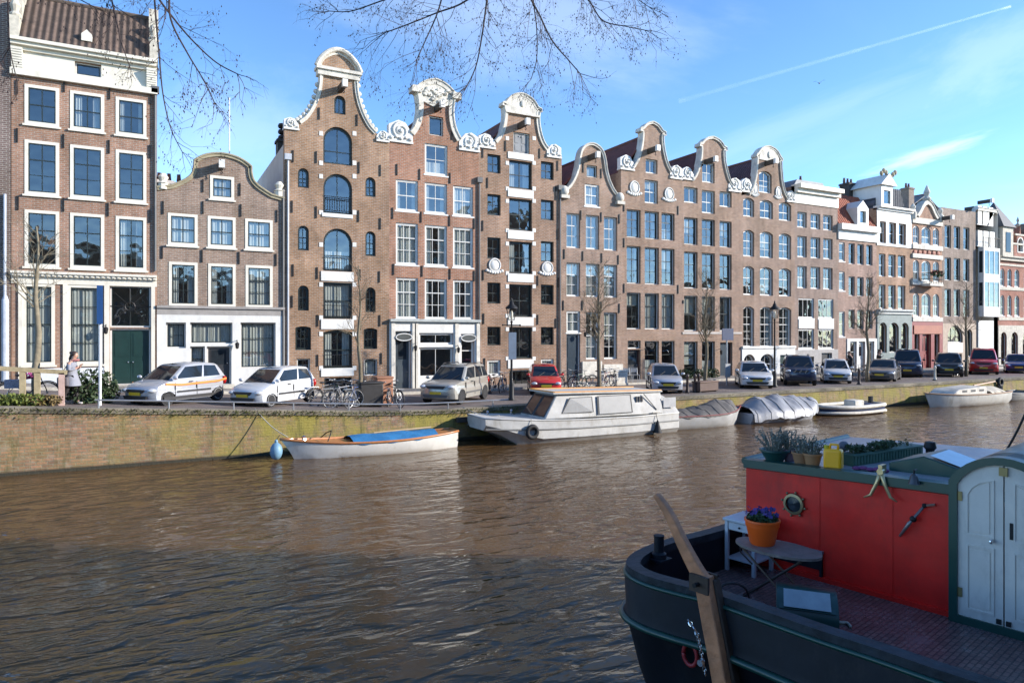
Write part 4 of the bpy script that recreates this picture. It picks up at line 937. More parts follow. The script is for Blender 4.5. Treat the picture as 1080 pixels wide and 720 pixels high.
# one longer wisp low over the far houses
def wisp(px, py, wx, wz, amt, rot):
    d = (at(px, py, 1)-Vector((0, 0, H))).normalized()
    s = N(nt, 'ShaderNodeVectorMath', operation='SUBTRACT'); L(tc.outputs['Generated'], s.inputs[0]); s.inputs[1].default_value = d
    rt = Vector((d.y, -d.x, 0)).normalized(); up = rt.cross(d)
    ax = rt*math.cos(rot)+up*math.sin(rot); ay = up*math.cos(rot)-rt*math.sin(rot)
    o = []
    for v, sc_ in ((ax, wx), (ay, wz)):
        q = N(nt, 'ShaderNodeVectorMath', operation='DOT_PRODUCT'); L(s.outputs[0], q.inputs[0]); q.inputs[1].default_value = v/sc_
        o.append(q.outputs['Value'])
    cb = N(nt, 'ShaderNodeCombineXYZ'); L(o[0], cb.inputs[0]); L(o[1], cb.inputs[1])
    nn = N(nt, 'ShaderNodeTexNoise', Scale=1.6, Detail=7.0, Roughness=.6); L(cb.outputs[0], nn.inputs['Vector'])
    ln = N(nt, 'ShaderNodeVectorMath', operation='LENGTH'); L(cb.outputs[0], ln.inputs[0])
    a = N(nt, 'ShaderNodeMath', operation='MULTIPLY_ADD'); L(nn.outputs['Fac'], a.inputs[0]); a.inputs[1].default_value = 1.5; a.inputs[2].default_value = -.75
    b = N(nt, 'ShaderNodeMath', operation='ADD'); L(a.outputs[0], b.inputs[0]); L(ln.outputs['Value'], b.inputs[1])
    m = N(nt, 'ShaderNodeMapRange', interpolation_type='SMOOTHSTEP'); m.inputs['From Min'].default_value = 1.1; m.inputs['From Max'].default_value = .1
    m.inputs['To Min'].default_value = 0; m.inputs['To Max'].default_value = amt; L(b.outputs[0], m.inputs[0])
    return m.outputs[0]
f = r1.outputs[0]
for a_ in ((978, 163, .075, .011, .3, R(12)), (940, 120, .3, .05, .05, R(14)), (560, 20, .3, .1, .16, R(-10)), (240, 150, .16, .1, .12, R(10)), (1045, 60, .1, .05, .12, R(20)), (820, 140, .25, .03, .08, R(16))):
    q = N(nt, 'ShaderNodeMath', operation='MAXIMUM'); L(f, q.inputs[0]); L(wisp(*a_), q.inputs[1]); f = q.outputs[0]
mx = N(nt, 'ShaderNodeMix', data_type='RGBA'); L(f, mx.inputs['Factor']); hs = N(nt, 'ShaderNodeHueSaturation'); hs.inputs['Saturation'].default_value = 1.12; hs.inputs['Hue'].default_value = .5; L(sky.outputs[0], hs.inputs['Color']); L(hs.outputs[0], mx.inputs['A'])
mx.inputs['B'].default_value = (5.2, 5.5, 5.9, 1)
L(mx.outputs['Result'], bg.inputs['Color']); bg.inputs['Strength'].default_value = .122
sc.view_settings.view_transform = 'Standard'; sc.view_settings.look = 'None'; sc.view_settings.exposure = 1.66; sc.view_settings.gamma = 1
sc.cycles.max_bounces = 8; sc.cycles.transparent_max_bounces = 12; sc.cycles.sample_clamp_indirect = 6; sc.cycles.use_denoising = True
sc.cycles.caustics_reflective = False
# ---------------------------------------------------------------- water
m, nt, b = nodes('canal_water'); L = nt.links.new
b.inputs['Base Color'].default_value = (.095, .053, .021, 1); b.inputs['Roughness'].default_value = .035; b.inputs['IOR'].default_value = 1.42
b.inputs['Specular IOR Level'].default_value = .5
tc = N(nt, 'ShaderNodeTexCoord')
def wv(rot, sx, sy, scale, det, rough=.55, dist=0.0):
    mp = N(nt, 'ShaderNodeMapping'); mp.inputs['Rotation'].default_value = (0, 0, rot); mp.inputs['Scale'].default_value = (sx, sy, 1); L(tc.outputs['Object'], mp.inputs[0])
    n = N(nt, 'ShaderNodeTexNoise', Scale=scale, Detail=det, Roughness=rough, Distortion=dist); L(mp.outputs[0], n.inputs['Vector']); return n.outputs['Fac']
big = wv(R(34), .42, 1.0, 2.1, 2.0, .5, .5)
mid = wv(R(37), .42, 1.0, 4.4, 3.0, .55, .3)
def crest(h_, amt):      # pinch the swell into narrow crests
    a = N(nt, 'ShaderNodeMath', operation='SUBTRACT'); L(h_, a.inputs[0]); a.inputs[1].default_value = .5
    b_ = N(nt, 'ShaderNodeMath', operation='ABSOLUTE'); L(a.outputs[0], b_.inputs[0])
    c = N(nt, 'ShaderNodeMath', operation='MULTIPLY_ADD'); L(b_.outputs[0], c.inputs[0]); c.inputs[1].default_value = -amt; L(h_, c.inputs[2]); return c.outputs[0]
big = crest(big, 1.1); mid = crest(mid, 1.2)
fine = wv(R(40), .6, 1.0, 13, 3.0)
patch = wv(R(60), 1, .4, .14, 3.0)
pr = N(nt, 'ShaderNodeMapRange'); pr.inputs['From Min'].default_value = .4; pr.inputs['From Max'].default_value = .6; pr.inputs['To Min'].default_value = .22; pr.inputs['To Max'].default_value = 1.2; L(patch, pr.inputs[0])
bp0 = N(nt, 'ShaderNodeBump', Distance=.12, Strength=.9); L(big, bp0.inputs['Height']); s0_ = N(nt, 'ShaderNodeMath', operation='MULTIPLY_ADD'); L(pr.outputs[0], s0_.inputs[0]); s0_.inputs[1].default_value = .5; s0_.inputs[2].default_value = .35; L(s0_.outputs[0], bp0.inputs['Strength'])
s1 = N(nt, 'ShaderNodeMath', operation='MULTIPLY'); L(pr.outputs[0], s1.inputs[0]); s1.inputs[1].default_value = .8
bp1 = N(nt, 'ShaderNodeBump', Distance=.075); L(mid, bp1.inputs['Height']); L(s1.outputs[0], bp1.inputs['Strength']); L(bp0.outputs[0], bp1.inputs['Normal'])
bp2 = N(nt, 'ShaderNodeBump', Distance=.009, Strength=.6); L(fine, bp2.inputs['Height']); L(bp1.outputs[0], bp2.inputs['Normal'])
L(bp2.outputs[0], b.inputs['Normal'])
mb = MB(); mb.add([(-160, -.4, 0), (700, -.4, 0), (700, DQ+.3, 0), (-160, DQ+.3, 0)], [(0, 1, 2, 3)])
tag(mb.build('water', m, None, (0, 0, WZ)), kind='structure')
# ---------------------------------------------------------------- far bank
def paving(name, c, bw, rh, var=.25):
    m, nt, b = nodes(name); L = nt.links.new
    tc = N(nt, 'ShaderNodeTexCoord')
    br = N(nt, 'ShaderNodeTexBrick', Scale=1.0); br.inputs['Brick Width'].default_value = bw; br.inputs['Row Height'].default_value = rh; br.inputs['Mortar Size'].default_value = .008
    br.inputs['Color1'].default_value = (*[v*1.15 for v in c], 1); br.inputs['Color2'].default_value = (*[v*.8 for v in c], 1); br.inputs['Mortar'].default_value = (*[v*.6 for v in c], 1)
    L(tc.outputs['Object'], br.inputs['Vector'])
    n = N(nt, 'ShaderNodeTexNoise', Scale=.8, Detail=8.0); L(tc.outputs['Object'], n.inputs['Vector'])
    r = N(nt, 'ShaderNodeMapRange'); r.inputs['From Min'].default_value = .3; r.inputs['From Max'].default_value = .7; r.inputs['To Min'].default_value = 1-var; r.inputs['To Max'].default_value = 1+var; L(n.outputs['Fac'], r.inputs[0])
    mx = N(nt, 'ShaderNodeMix', data_type='RGBA', blend_type='MULTIPLY'); mx.inputs['Factor'].default_value = 1; L(br.outputs['Color'], mx.inputs['A']); L(r.outputs[0], mx.inputs['B'])
    L(mx.outputs['Result'], b.inputs['Base Color']); b.inputs['Roughness'].default_value = .85
    return m
pav = paving('street_clinkers', (.17, .135, .12), .2, .1); pav2 = paving('pavement_tiles', (.26, .23, .2), .3, .3)
XS = [-60, -30, -20]+[-14+k for k in range(0, 30)]+[20, 40, 80, 140, 400]
def strip(name, y0, y1, dz, m, xs=XS, skirt=0, ny=1):
    mb = MB(); v = []
    for x in xs: v += [(x, y0, ground(x)+dz), (x, y1, ground(x)+dz)]
    if skirt:
        for x in xs: v += [(x, y0, ground(x)+dz-skirt)]
    n = len(xs); f_ = [(2*i, 2*i+2, 2*i+3, 2*i+1) for i in range(n-1)]
    if skirt: f_ += [(2*n+i, 2*n+i+1, 2*i+2, 2*i) for i in range(n-1)]
    mb.add(v, f_)
    return tag(mb.build(name, m), kind='structure')
strip('street', DQ+.55, DF-2.2, 0, pav); strip('pavement', DF-2.2, DF+.6, .12, pav2, skirt=.14)
strip('kerb', DF-2.38, DF-2.19, .125, STONE(), skirt=.14)
strip('ground', DF+.6, 900, -.05, mat('earth', (.12, .1, .08), .95))
strip('quay_coping', DQ-.06, DQ+.56, .004, paving('coping_stones', (.21, .18, .13), 1.15, 3.0, .45), skirt=.16)
# parking-bay lines, faint
# mossy quay wall
m, nt, b = nodes('mossy_brick'); L = nt.links.new
tc = N(nt, 'ShaderNodeTexCoord'); sp = N(nt, 'ShaderNodeSeparateXYZ'); L(tc.outputs['Object'], sp.inputs[0])
cb = N(nt, 'ShaderNodeCombineXYZ'); L(sp.outputs['X'], cb.inputs[0]); L(sp.outputs['Z'], cb.inputs[1])
br = N(nt, 'ShaderNodeTexBrick', Scale=1.0); br.inputs['Brick Width'].default_value = .3; br.inputs['Row Height'].default_value = .1; br.inputs['Mortar Size'].default_value = .014
br.inputs['Color1'].default_value = (.34, .18, .11, 1); br.inputs['Color2'].default_value = (.16, .092, .062, 1); br.inputs['Mortar'].default_value = (.2, .17, .12, 1); L(cb.outputs[0], br.inputs['Vector'])
def nz(sx, sz, sc_, det, lo, hi, loc=0.0):
    mp = N(nt, 'ShaderNodeMapping'); mp.inputs['Scale'].default_value = (sx, sz, 1); mp.inputs['Location'].default_value = (loc, loc, 0); L(cb.outputs[0], mp.inputs[0])
    n = N(nt, 'ShaderNodeTexNoise', Scale=sc_, Detail=det, Roughness=.7); L(mp.outputs[0], n.inputs['Vector'])
    r = N(nt, 'ShaderNodeMapRange'); r.inputs['From Min'].default_value = lo; r.inputs['From Max'].default_value = hi; L(n.outputs['Fac'], r.inputs[0]); return r.outputs[0]
def mixc(f_, a, col, bl='MIX'):
    x = N(nt, 'ShaderNodeMix', data_type='RGBA', blend_type=bl); 
    if isinstance(f_, float): x.inputs['Factor'].default_value = f_
    else: L(f_, x.inputs['Factor'])
    L(a, x.inputs['A']); x.inputs['B'].default_value = (*col, 1); return x.outputs['Result']
col = mixc(nz(1, 1.4, 2.2, 9, .52, .78), br.outputs['Color'], (.36, .31, .24))
gx = N(nt, 'ShaderNodeMapRange'); gx.inputs['From Min'].default_value = -2.0; gx.inputs['From Max'].default_value = 4.5; gx.inputs['To Min'].default_value = .3; gx.inputs['To Max'].default_value = 1.1; L(sp.outputs['X'], gx.inputs[0])
ms = N(nt, 'ShaderNodeMath', operation='MULTIPLY'); L(nz(.8, .5, 1.3, 9, .36, .6, 5.0), ms.inputs[0]); L(gx.outputs[0], ms.inputs[1]); ms.use_clamp = True
col = mixc(ms.outputs[0], col, (.26, .22, .045))
col = mixc(nz(3, .35, 1.0, 7, .52, .72, 9.0), col, (.075, .075, .02))
col = mixc(nz(1, 1, 6.0, 7, .58, .74, 2.0), col, (.06, .05, .04))
rz = N(nt, 'ShaderNodeMapRange'); rz.inputs['From Min'].default_value = WZ+.16; rz.inputs['From Max'].default_value = WZ+.08; L(sp.outputs['Z'], rz.inputs[0])
col = mixc(rz.outputs[0], col, (.035, .032, .02)); L(col, b.inputs['Base Color']); b.inputs['Roughness'].default_value = .85
n_ = N(nt, 'ShaderNodeTexNoise', Scale=9.0, Detail=8.0); L(tc.outputs['Object'], n_.inputs['Vector'])
bp = N(nt, 'ShaderNodeBump', Strength=.5, Distance=.04); L(n_.outputs['Fac'], bp.inputs['Height']); bq = N(nt, 'ShaderNodeBump', Strength=.8, Distance=.03, invert=True); L(br.outputs['Fac'], bq.inputs['Height']); L(bp.outputs[0], bq.inputs['Normal']); L(bq.outputs[0], b.inputs['Normal'])
xs = XS; mb = MB(); v = []
for x in xs: v += [(x, DQ-.16, WZ-.6), (x, DQ, ground(x)-.02)]
mb.add(v, [(2*i, 2*i+2, 2*i+3, 2*i+1) for i in range(len(xs)-1)])
tag(mb.build('quay_wall', m), 'mossy brick quay wall along the far side of the canal', 'quay wall')
mb = MB(); rng = random.Random(3)
for k in range(5200):
    x = rng.uniform(-9, 60) if k % 3 else rng.uniform(-6, 14); z = ground(x)
    s = rng.uniform(.02, .07)*(1.3 if x < 14 else 1); y = DQ-.07+rng.uniform(-.03, .05); z += -.02-rng.uniform(0, .28)**1.0*rng.random()
    a = rng.uniform(-.8, .8)
    mb.add([(x-s*.3, y, z), (x+s*.3, y, z), (x+a*s, y-.06-s*.5, z+s*rng.uniform(-.8, 1.2))], [(0, 1, 2)])
tag(mb.build('moss_tufts', mat('moss', (.085, .1, .018), .95, var=.4)), kind='stuff')
# near bank under the viewer
NB = 1.42
nb = MB().box(-80, 260, -90, .05, -2.5, NB-.002).build('near_quay', paving('near_paving', (.16, .14, .13), .2, .1)); tag(nb, kind='structure')
# low tube rail along the far quay edge
r_ = thing('edge_rail', 'low grey tube rail along the quay edge in front of the parked cars', 'rail', (0, DQ+.2, 0))
pts = [(x, 0, ground(x)+.26) for x in [(-1.6+.8*k) for k in range(20)]]
MB().tube(pts, .028, 6).build('rail_tube', STEEL(), r_)
for k in range(8):
    x = -1.5+2.05*k; MB().tube([(x, 0, ground(x)), (x, 0, ground(x)+.26)], .026, 6).build('post', STEEL(), r_)
# brick houses on the near bank, behind the viewer: the nearer row is sized to shade the barge and the near water
FAR = [(78, 20, 13), (100, 21, 15), (122, 21, 12.5), (144, 21, 14.5), (168, 22, 13)]  # unseen distant row, added so the windows reflect houses instead of bright sky
NH = [(47.5, 9.3, 18.6), (38.2, 9.6, 16.5), (28.5, 9, 9.5), (19.4, 9.8, 8.6), (9.5, 9.8, 8.2), (-.3, 10, 10.5), (-10.3, 9.4, 12)]
for i, (x1, wd, ht) in enumerate(NH+FAR):
    h = House('canal_house', 'brick canal house of the row on the near bank behind the viewer', s0=x1-wd+.02, s1=x1-.02, wall=[b1, b3, b4, b6][i % 4], D=-14.0 if i < len(NH) else -60, zb=NB, rz=PI, group='houses on the near bank')
    n = 4; cw = (h.b-h.a)/n
    for fl in range(4):
        z0 = .9+fl*3.4
        for k in range(n):
            c = h.a+cw*(k+.5)
            if z0+2.1 < ht-1.2: h.lwin(c-.6, c+.6, z0, z0+2.1, style='white', nx=2, nz=2)
    h.flat(ht); h.build(9); h.cornice([(ht-.6, ht-.1, .2), (ht-.1, ht+.15, .5)], CREAM())
    h.roof(ht+.02, name='near_flat') if False else h.flatroof()
# the row goes on past the right edge of the picture
xe = fs(1110)+.05
for i, (wd, ht) in enumerate(((6.2, 14), (6.8, 15.5), (6.0, 13.2), (7.0, 15), (6.4, 14.2))):
    h = House('canal_house', 'brick canal house of the row going on past the right edge', s0=xe, s1=xe+wd-.04, wall=[b4, b2, b9, b5, b1][i], zb=0, group='houses past the right edge'); xe += wd
    for fl in range(4):
        for k in range(3):
            c = h.a+(h.b-h.a)*(k+.5)/3; h.lwin(c-.6, c+.6, .9+fl*3.2, 2.9+fl*3.2, style='white', nx=2, nz=3)
    h.flat(ht); h.build(9); h.cornice([(ht-.6, ht-.1, .2), (ht-.1, ht+.12, .45)], CREAM()); h.flatroof()
# ---------------------------------------------------------------- vehicles
def paint(name, c, metal=.3): return mat(name, c, .28, metal, var=.03, scale=1, coat=.8)
CG = lambda: mat('car_glass', (.015, .02, .026), .04, var=.02, spec=.5)
PLATE = lambda: mat('yellow_plate', (.62, .42, .02), .5, var=.03)
LAMPW = lambda: mat('headlamp_lens', (.6, .62, .65), .1, .3, var=.05)
LAMPR = lambda: mat('red_lens', (.35, .01, .01), .2)
PLAST = lambda: mat('black_plastic', (.022, .022, .024), .6)
RIMM = lambda: mat('wheel_alloy', (.55, .55, .56), .4, .15)
WHEELS = {}
def wheel_meshes(Rw, wd):
    k = (Rw, wd)
    if k not in WHEELS:
        t = MB().lathe([(Rw*.66, -wd/2), (Rw*.93, -wd/2), (Rw, -wd*.32), (Rw, wd*.32), (Rw*.93, wd/2), (Rw*.66, wd/2)], 24, axis='y').mesh('wheel', RUB(), 40)
        r = MB().lathe([(.001, wd*.4), (Rw*.2, wd*.4), (Rw*.64, wd*.34), (Rw*.66, wd*.5), (Rw*.71, wd*.5)], 24, axis='y', cap=False)
        for i in range(5):
            a = 2*PI*i/5; c_ = (Rw*.42*math.cos(a), Rw*.42*math.sin(a)); k_ = Rw*.13; r.add([(c_[0]+k_*math.cos(q)*1.0, wd*.405, c_[1]+k_*math.sin(q)*1.0) for q in [2*PI*j/10 for j in range(10)]], [tuple(range(10))], 1)
        r.lathe([(.001, wd*.45), (Rw*.12, wd*.44), (Rw*.13, wd*.39)], 12, axis='y')
        WHEELS[k] = (t, r.mesh('rim', [RIMM(), PLAST()]))
    return WHEELS[k]
CARS = {
 # L, W, Ht, hood front z, cowl z, belt rear z, cowl x from nose, roof front from nose, roof rear from tail, tail glass base from tail, wheel R, front overhang, rear overhang, floor
 'hatch': (3.55, 1.62, 1.47, .70, .93, .98, .88, 1.62, .42, .1, .29, .68, .52, .2),
 'suv':   (4.25, 1.8, 1.68, .92, 1.06, 1.1, 1.15, 1.85, .34, .1, .36, .82, .75, .26),
 'sedan': (4.6, 1.8, 1.45, .72, .92, .98, 1.35, 2.05, 1.35, .55, .33, .85, 1.0, .2),
 'coupe': (4.5, 1.8, 1.38, .68, .9, .96, 1.45, 2.15, 1.5, .6, .33, .9, 1.0, .18),
 'van':   (4.9, 1.92, 1.95, .98, 1.18, 1.15, .85, 1.6, .14, .05, .35, .9, .9, .24),
 'pickup': (4.9, 1.85, 1.75, 1.0, 1.12, 1.12, 1.2, 1.85, 1.7, 1.45, .39, .85, 1.15, .32),
}
def make_car(name, label, kind, body, loc, rz, stripe=None, bumper=None, trim=True, cat='car', group='cars parked along the quay', roofbars=False, lower=None, plate=True):
    Ln, W, Ht, hz, cz, bz, cx, rf, rr, rb, Rw, fo, ro, fl = CARS[kind]
    root = thing(name, label, cat, loc, rz, group)
    x0, x1 = -Ln/2, Ln/2; xw = [x1-fo, x0+ro]; Ra = Rw*1.17
    top = [(x0+.04, fl+.12), (x0, fl+.3), (x0+.015, .62), (x0+.05, bz-.16), (x0+.12, bz-.02)]
    n = 9
    xc = x1-cx
    for i in range(1, n+1):
        t = i/n; top.append((x0+.12+(xc-x0-.12)*t, bz-.02+(cz-bz+.02)*t+.012*math.sin(PI*t)))
    for t in (.2, .4, .6, .8, .93): top.append((xc+(cx-.1)*t, cz+(hz-cz)*(t**1.5)))
    top += [(x1-.07, hz-.06), (x1-.02, hz-.17), (x1, fl+.34), (x1-.01, fl+.2), (x1-.08, fl+.02)]
    bot = []
    for c in xw:
        bot.append((c+Ra, fl))
        for k in range(1, 14):
            a = PI*k/14; bot.append((c+Ra*math.cos(a), max(fl, Rw+Ra*math.sin(a)) if Rw+Ra*math.sin(a) > fl else fl+.001*k))
        bot.append((c-Ra, fl))
    prof = top+bot
    ys = [-1, -.985, -.9, -.6, -.2, .2, .6, .9, .985, 1]
    vs = []; nP = len(prof)
    for f in ys:
        af = abs(f)
        for (x, z) in prof:
            e = abs(x)/x1
            xx = x-math.copysign(.24*af**3*e**7, x)
            yy = f*W/2*(1-.07*e**5)
            zz = z
            if z > .5: zz -= .045*af**4+(.05 if af == 1 else (.012 if af > .95 else 0))
            if z < .62 and af == 1: yy *= .985
            if z > .62: yy *= 1-.05*((z-.62)/.4)**2
            if af == 1: xx *= .992
            vs.append((xx, yy, zz))
    fsx = [(j*nP+i, j*nP+(i+1) % nP, (j+1)*nP+(i+1) % nP, (j+1)*nP+i) for j in range(len(ys)-1) for i in range(nP)]
    mb = MB(); mb.add(vs, fsx)
    tr = tessellate_polygon([[Vector((p[0], p[1], 0)) for p in prof]])
    mb.add(vs[:nP], tr); mb.add(vs[-nP:], tr)
    b = mb.build('body', body, root, smooth=42)
    # cabin
    hb, hr = W/2*.915, W/2*.72
    B = [(x0+rb, bz-.05), (xc+.05, cz-.04)]; T = [(x0+rr, Ht-.03), (x1-rf, Ht-.02)]
    def cab(u, v, side):   # u 0 rear .. 1 front, v 0 belt .. 1 roof, on the side wall
        xb = B[0][0]+(B[1][0]-B[0][0])*u; zb_ = B[0][1]+(B[1][1]-B[0][1])*u
        xt = T[0][0]+(T[1][0]-T[0][0])*u; zt = T[0][1]+(T[1][1]-T[0][1])*u+.05*math.sin(PI*u)
        return Vector((xb+(xt-xb)*v, side*(hb+(hr-hb)*v**1.15), zb_+(zt-zb_)*v))
    us = [0, .04, .2, .4, .6, .8, .96, 1]; vv = [0, .3, .6, .85, .95, 1]
    mb = MB(); ring = []
    for v in vv:
        k = max(0, (v-.85)/.15); row = []
        for u in us: p = cab(u, v, -1); p.y *= 1-.09*k*k-(.06 if u in (0, 1) else 0); row.append(p)
        for u in us[::-1]: p = cab(u, v, 1); p.y *= 1-.09*k*k-(.06 if u in (0, 1) else 0); row.append(p)
        if k:
            for p in row: p.z -= .012*k*k; p.x *= 1-.015*k
        ring.append(row)
    m_ = len(ring[0]); mb.add([p for r_ in ring for p in r_], [(i*m_+j, i*m_+(j+1) % m_, (i+1)*m_+(j+1) % m_, (i+1)*m_+j) for i in range(len(vv)-1) for j in range(m_)])
    nu = len(us); base = (len(vv)-1)*m_
    mb.add([p+Vector((0, 0, .0)) for p in ring[-1]]+[ (p+q)/2+Vector((0, 0, .03)) for p, q in zip(ring[-1][:nu], ring[-1][:nu-1:-1])],
           [(i, i+1, m_+i+1, m_+i) for i in range(nu-1)]+[(m_+i, m_+i+1, m_-2-i, m_-1-i) for i in range(nu-1)])
    mb.build('cabin', body, root, smooth=50)
    def quad(nm, pts, off):
        MB().add([p+off for p in pts], [(0, 1, 2, 3)]).build(nm, CG(), root)
    for s in (-1, 1):
        o = Vector((0, s*.008, .002)); va, vb = .1, .82
        if kind == 'van': sp_ = [(.62, .95)]
        elif kind in ('hatch',): sp_ = [(.1, .42), (.46, .93)]
        elif kind == 'suv': sp_ = [(.05, .24), (.27, .55), (.59, .94)]
        else: sp_ = [(.08, .48), (.53, .93)]
        for ua, ub in sp_: quad('side_window', [cab(ua, va, s), cab(ub, va, s), cab(ub, vb, s), cab(ua, vb, s)], o)
    fa = [cab(1, .04, -1), cab(1, .04, 1), cab(1, .88, 1), cab(1, .88, -1)]
    def fr_(ps, sx):
        c = sum(ps, Vector())/4; out = []
        for p in ps: q = p.copy(); q.y *= .87; out.append(q+Vector((sx*.014, 0, .008)))
        return out
    MB().add(fr_(fa, 1), [(0, 1, 2, 3)]).build('windscreen', CG(), root)
    ra = [cab(0, .12, -1), cab(0, .12, 1), cab(0, .86, 1), cab(0, .86, -1)]
    MB().add(fr_(ra, -1), [(0, 1, 2, 3)]).build('rear_window', CG(), root)
    wt, wr = wheel_meshes(Rw, .2)
    for c in xw:
        for s in (-1, 1):
            o = link('wheel', wt, root, (c, s*(W/2-.12), Rw), (0, 0, 0 if s > 0 else PI)); link('rim', wr, o)
    mb = MB().box(x0+.25, x1-.25, -W/2+.24, W/2-.24, fl-.03, fl+.3); mb.build('underbody', PLAST(), root)
    for s in (-1, 1):
        mb = MB().ball((x1-.2, s*W*.365, hz-.115), .19, .17, .085, 12, 8); mb.build('headlight', LAMPW(), root, smooth=True)
        MB().ball((x0+.09, s*W*.4, bz-.2), .085, .1, .17, 10, 8).build('tail_light', LAMPR(), root, smooth=True)
        MB().ball((xc-.05, s*(W/2+.06), cz+.07), .07, .11, .07, 10, 6).build('wing_mirror', body if kind != 'van' else PLAST(), root, smooth=True)
        if trim: MB().box(xw[1]+Ra+.06, xw[0]-Ra-.06, s*(W/2-.004), s*(W/2+.012), .46, .53).build('side_trim', bumper or PLAST(), root)
        MB().box(xc-.9, xc-.74, s*(W/2-.03), s*(W/2+.012), cz-.12, cz-.085).build('door_handle', PLAST(), root)
        for xx in (xc-.12, xc-1.1): MB().box(xx-.006, xx+.006, s*(W/2-.05), s*(W/2-.001), fl+.1, cz-.12).build('door_gap', PLAST(), root)
    g = MB().prism([(-W*.2, hz-.2), (W*.2, hz-.2), (W*.26, hz-.08), (-W*.26, hz-.08)], 0, .06)
    g.v = [(x1-.045+v[1], v[0], v[2]) for v in g.v]; g.build('grille', PLAST(), root)
    g = MB().prism([(-W*.3, fl+.08), (W*.3, fl+.08), (W*.34, fl+.2), (-W*.34, fl+.2)], 0, .06); g.v = [(x1-.05+v[1], v[0], v[2]) for v in g.v]; g.build('lower_intake', bumper or PLAST(), root)
    if plate: MB().box(x1-.02, x1+.022, -.26, .26, fl+.22, fl+.33).build('number_plate', PLATE(), root)
    MB().box(x0-.02, x0+.03, -.26, .26, fl+.4, fl+.51).build('number_plate', PLATE(), root)
    if lower: MB().box(x0+.4, x1-.5, -W/2-.008, W/2+.008, fl+.02, fl+.14).build('sill_cladding', lower, root)
    if stripe:
        for s in (-1, 1):
            p = [(xc+.3, cz-.1), (xc-.4, cz-.16), (x0+.5, bz-.17), (x0+.12, bz-.1)]
            MB().add([(x, s*(W/2*(1-.05*((z-.62)/.4)**2)+.006), z) for x, z in p]+[(x, s*(W/2*(1-.05*((z-.7)/.4)**2)+.008), z-.075) for x, z in p], [(0, 1, 5, 4), (1, 2, 6, 5), (2, 3, 7, 6)]).build('side_stripe', stripe, root)
    if roofbars:
        for s in (-1, 1): MB().tube([(T[0][0]+.15, s*hr*.93, Ht-.02), (T[0][0]+.3, s*hr*.93, Ht+.05), (T[1][0]-.3, s*hr*.93, Ht+.06), (T[1][0]-.1, s*hr*.93, Ht)], .022, 6).build('roof_rail', PLAST(), root)
    for s in (-.32, .25): MB().tube([cab(1, .03, 0)+Vector((.05, s, .03)), cab(1, .35, 0)+Vector((.035, s+.3, .02))], .011, 5).build('wiper', PLAST(), root)
    return root
def spot(px, py, back=0):
    """ground point seen at (px, py): where the front of a car meets the street"""
    z = 0
    for _ in range(6):
        x, y = gp(px, py, z); z = ground(x)
    return x, y, z
def park(px, yc, deg, fn):
    dx, dy = ray(px); t = yc/dy; x = t*dx
    return fn((x, yc, ground(x)), R(deg))
A = 180+57
Y0 = DQ+2.55
sil = paint('silver_paint', (.42, .44, .48)); whp = paint('white_car_paint', (.58, .59, .6), 0); bei = paint('champagne_paint', (.4, .38, .33)); redp = paint('red_car_paint', (.5, .025, .02), 0)
navy = paint('navy_car_paint', (.02, .03, .065)); blk = paint('black_car_paint', (.012, .013, .015)); gry = paint('bronze_grey_paint', (.2, .18, .165)); blue = paint('blue_car_paint', (.03, .06, .2))
park(186, Y0, 221, lambda l, r: make_car('parked_car', 'silver white hatchback with an orange stripe along its side', 'hatch', paint('pearl_silver', (.46, .47, .5)), l, r, stripe=mat('orange_vinyl', (.75, .2, .03), .4), lower=PLAST()))
park(289, Y0, 222, lambda l, r: make_car('parked_car', 'white hatchback with dark rub strip parked beside a bicycle', 'hatch', whp, l, r))
park(481, Y0+.5, 222, lambda l, r: make_car('parked_car', 'champagne coloured compact off-roader with roof rails', 'suv', bei, l, r, roofbars=True, bumper=mat('grey_plastic', (.09, .09, .09), .6)))
park(573.5, Y0+2.6, 244, lambda l, r: make_car('parked_car', 'red hatchback partly hidden behind the grey cabin cruiser', 'hatch', redp, l, r))
park(700, Y0+.2, 237, lambda l, r: make_car('parked_car', 'silver hatchback behind the stern of the cabin cruiser', 'hatch', sil, l, r))
park(794, Y0+.6, 229, lambda l, r: make_car('parked_car', 'white saloon car in front of the white rusticated basement', 'sedan', whp, l, r, trim=False))
park(841, Y0+.9, 224, lambda l, r: make_car('parked_car', 'tall navy pickup with bright grille bars', 'pickup', navy, l, r, plate=False, roofbars=True))
park(881, Y0+.5, 222, lambda l, r: make_car('parked_car', 'white hatchback between the navy pickup and the bronze coupe', 'hatch', whp, l, r, trim=False))
park(932, Y0+.4, 207, lambda l, r: make_car('parked_car', 'bronze grey coupe with low roof on the far quay', 'coupe', gry, l, r, trim=False))
park(957, Y0+2.4, 212, lambda l, r: make_car('parked_car', 'dark blue people carrier next to the bronze coupe', 'van', navy, l, r))
park(1000, Y0+1.1, 211, lambda l, r: make_car('parked_car', 'black off-roader beside the red van', 'suv', blk, l, r))
park(1037, Y0+1.6, 208, lambda l, r: make_car('delivery_van', 'red delivery van near the right end of the quay', 'van', redp, l, r, cat='van', bumper=PLAST()))
park(1073, Y0+1.2, 208, lambda l, r: make_car('parked_car', 'blue saloon car at the right edge of the photo', 'sedan', blue, l, r, trim=False))
# bright bars on the pickup
pk = [o for o in C.objects if o.get('label', '').startswith('tall navy')][0]
for k in range(3): MB().obox((2.46, -.3+.3*k-.08, .78), (2.46, -.3+.3*k+.04, .98), .05, .08).build('grille_bar', CHROME(), pk)
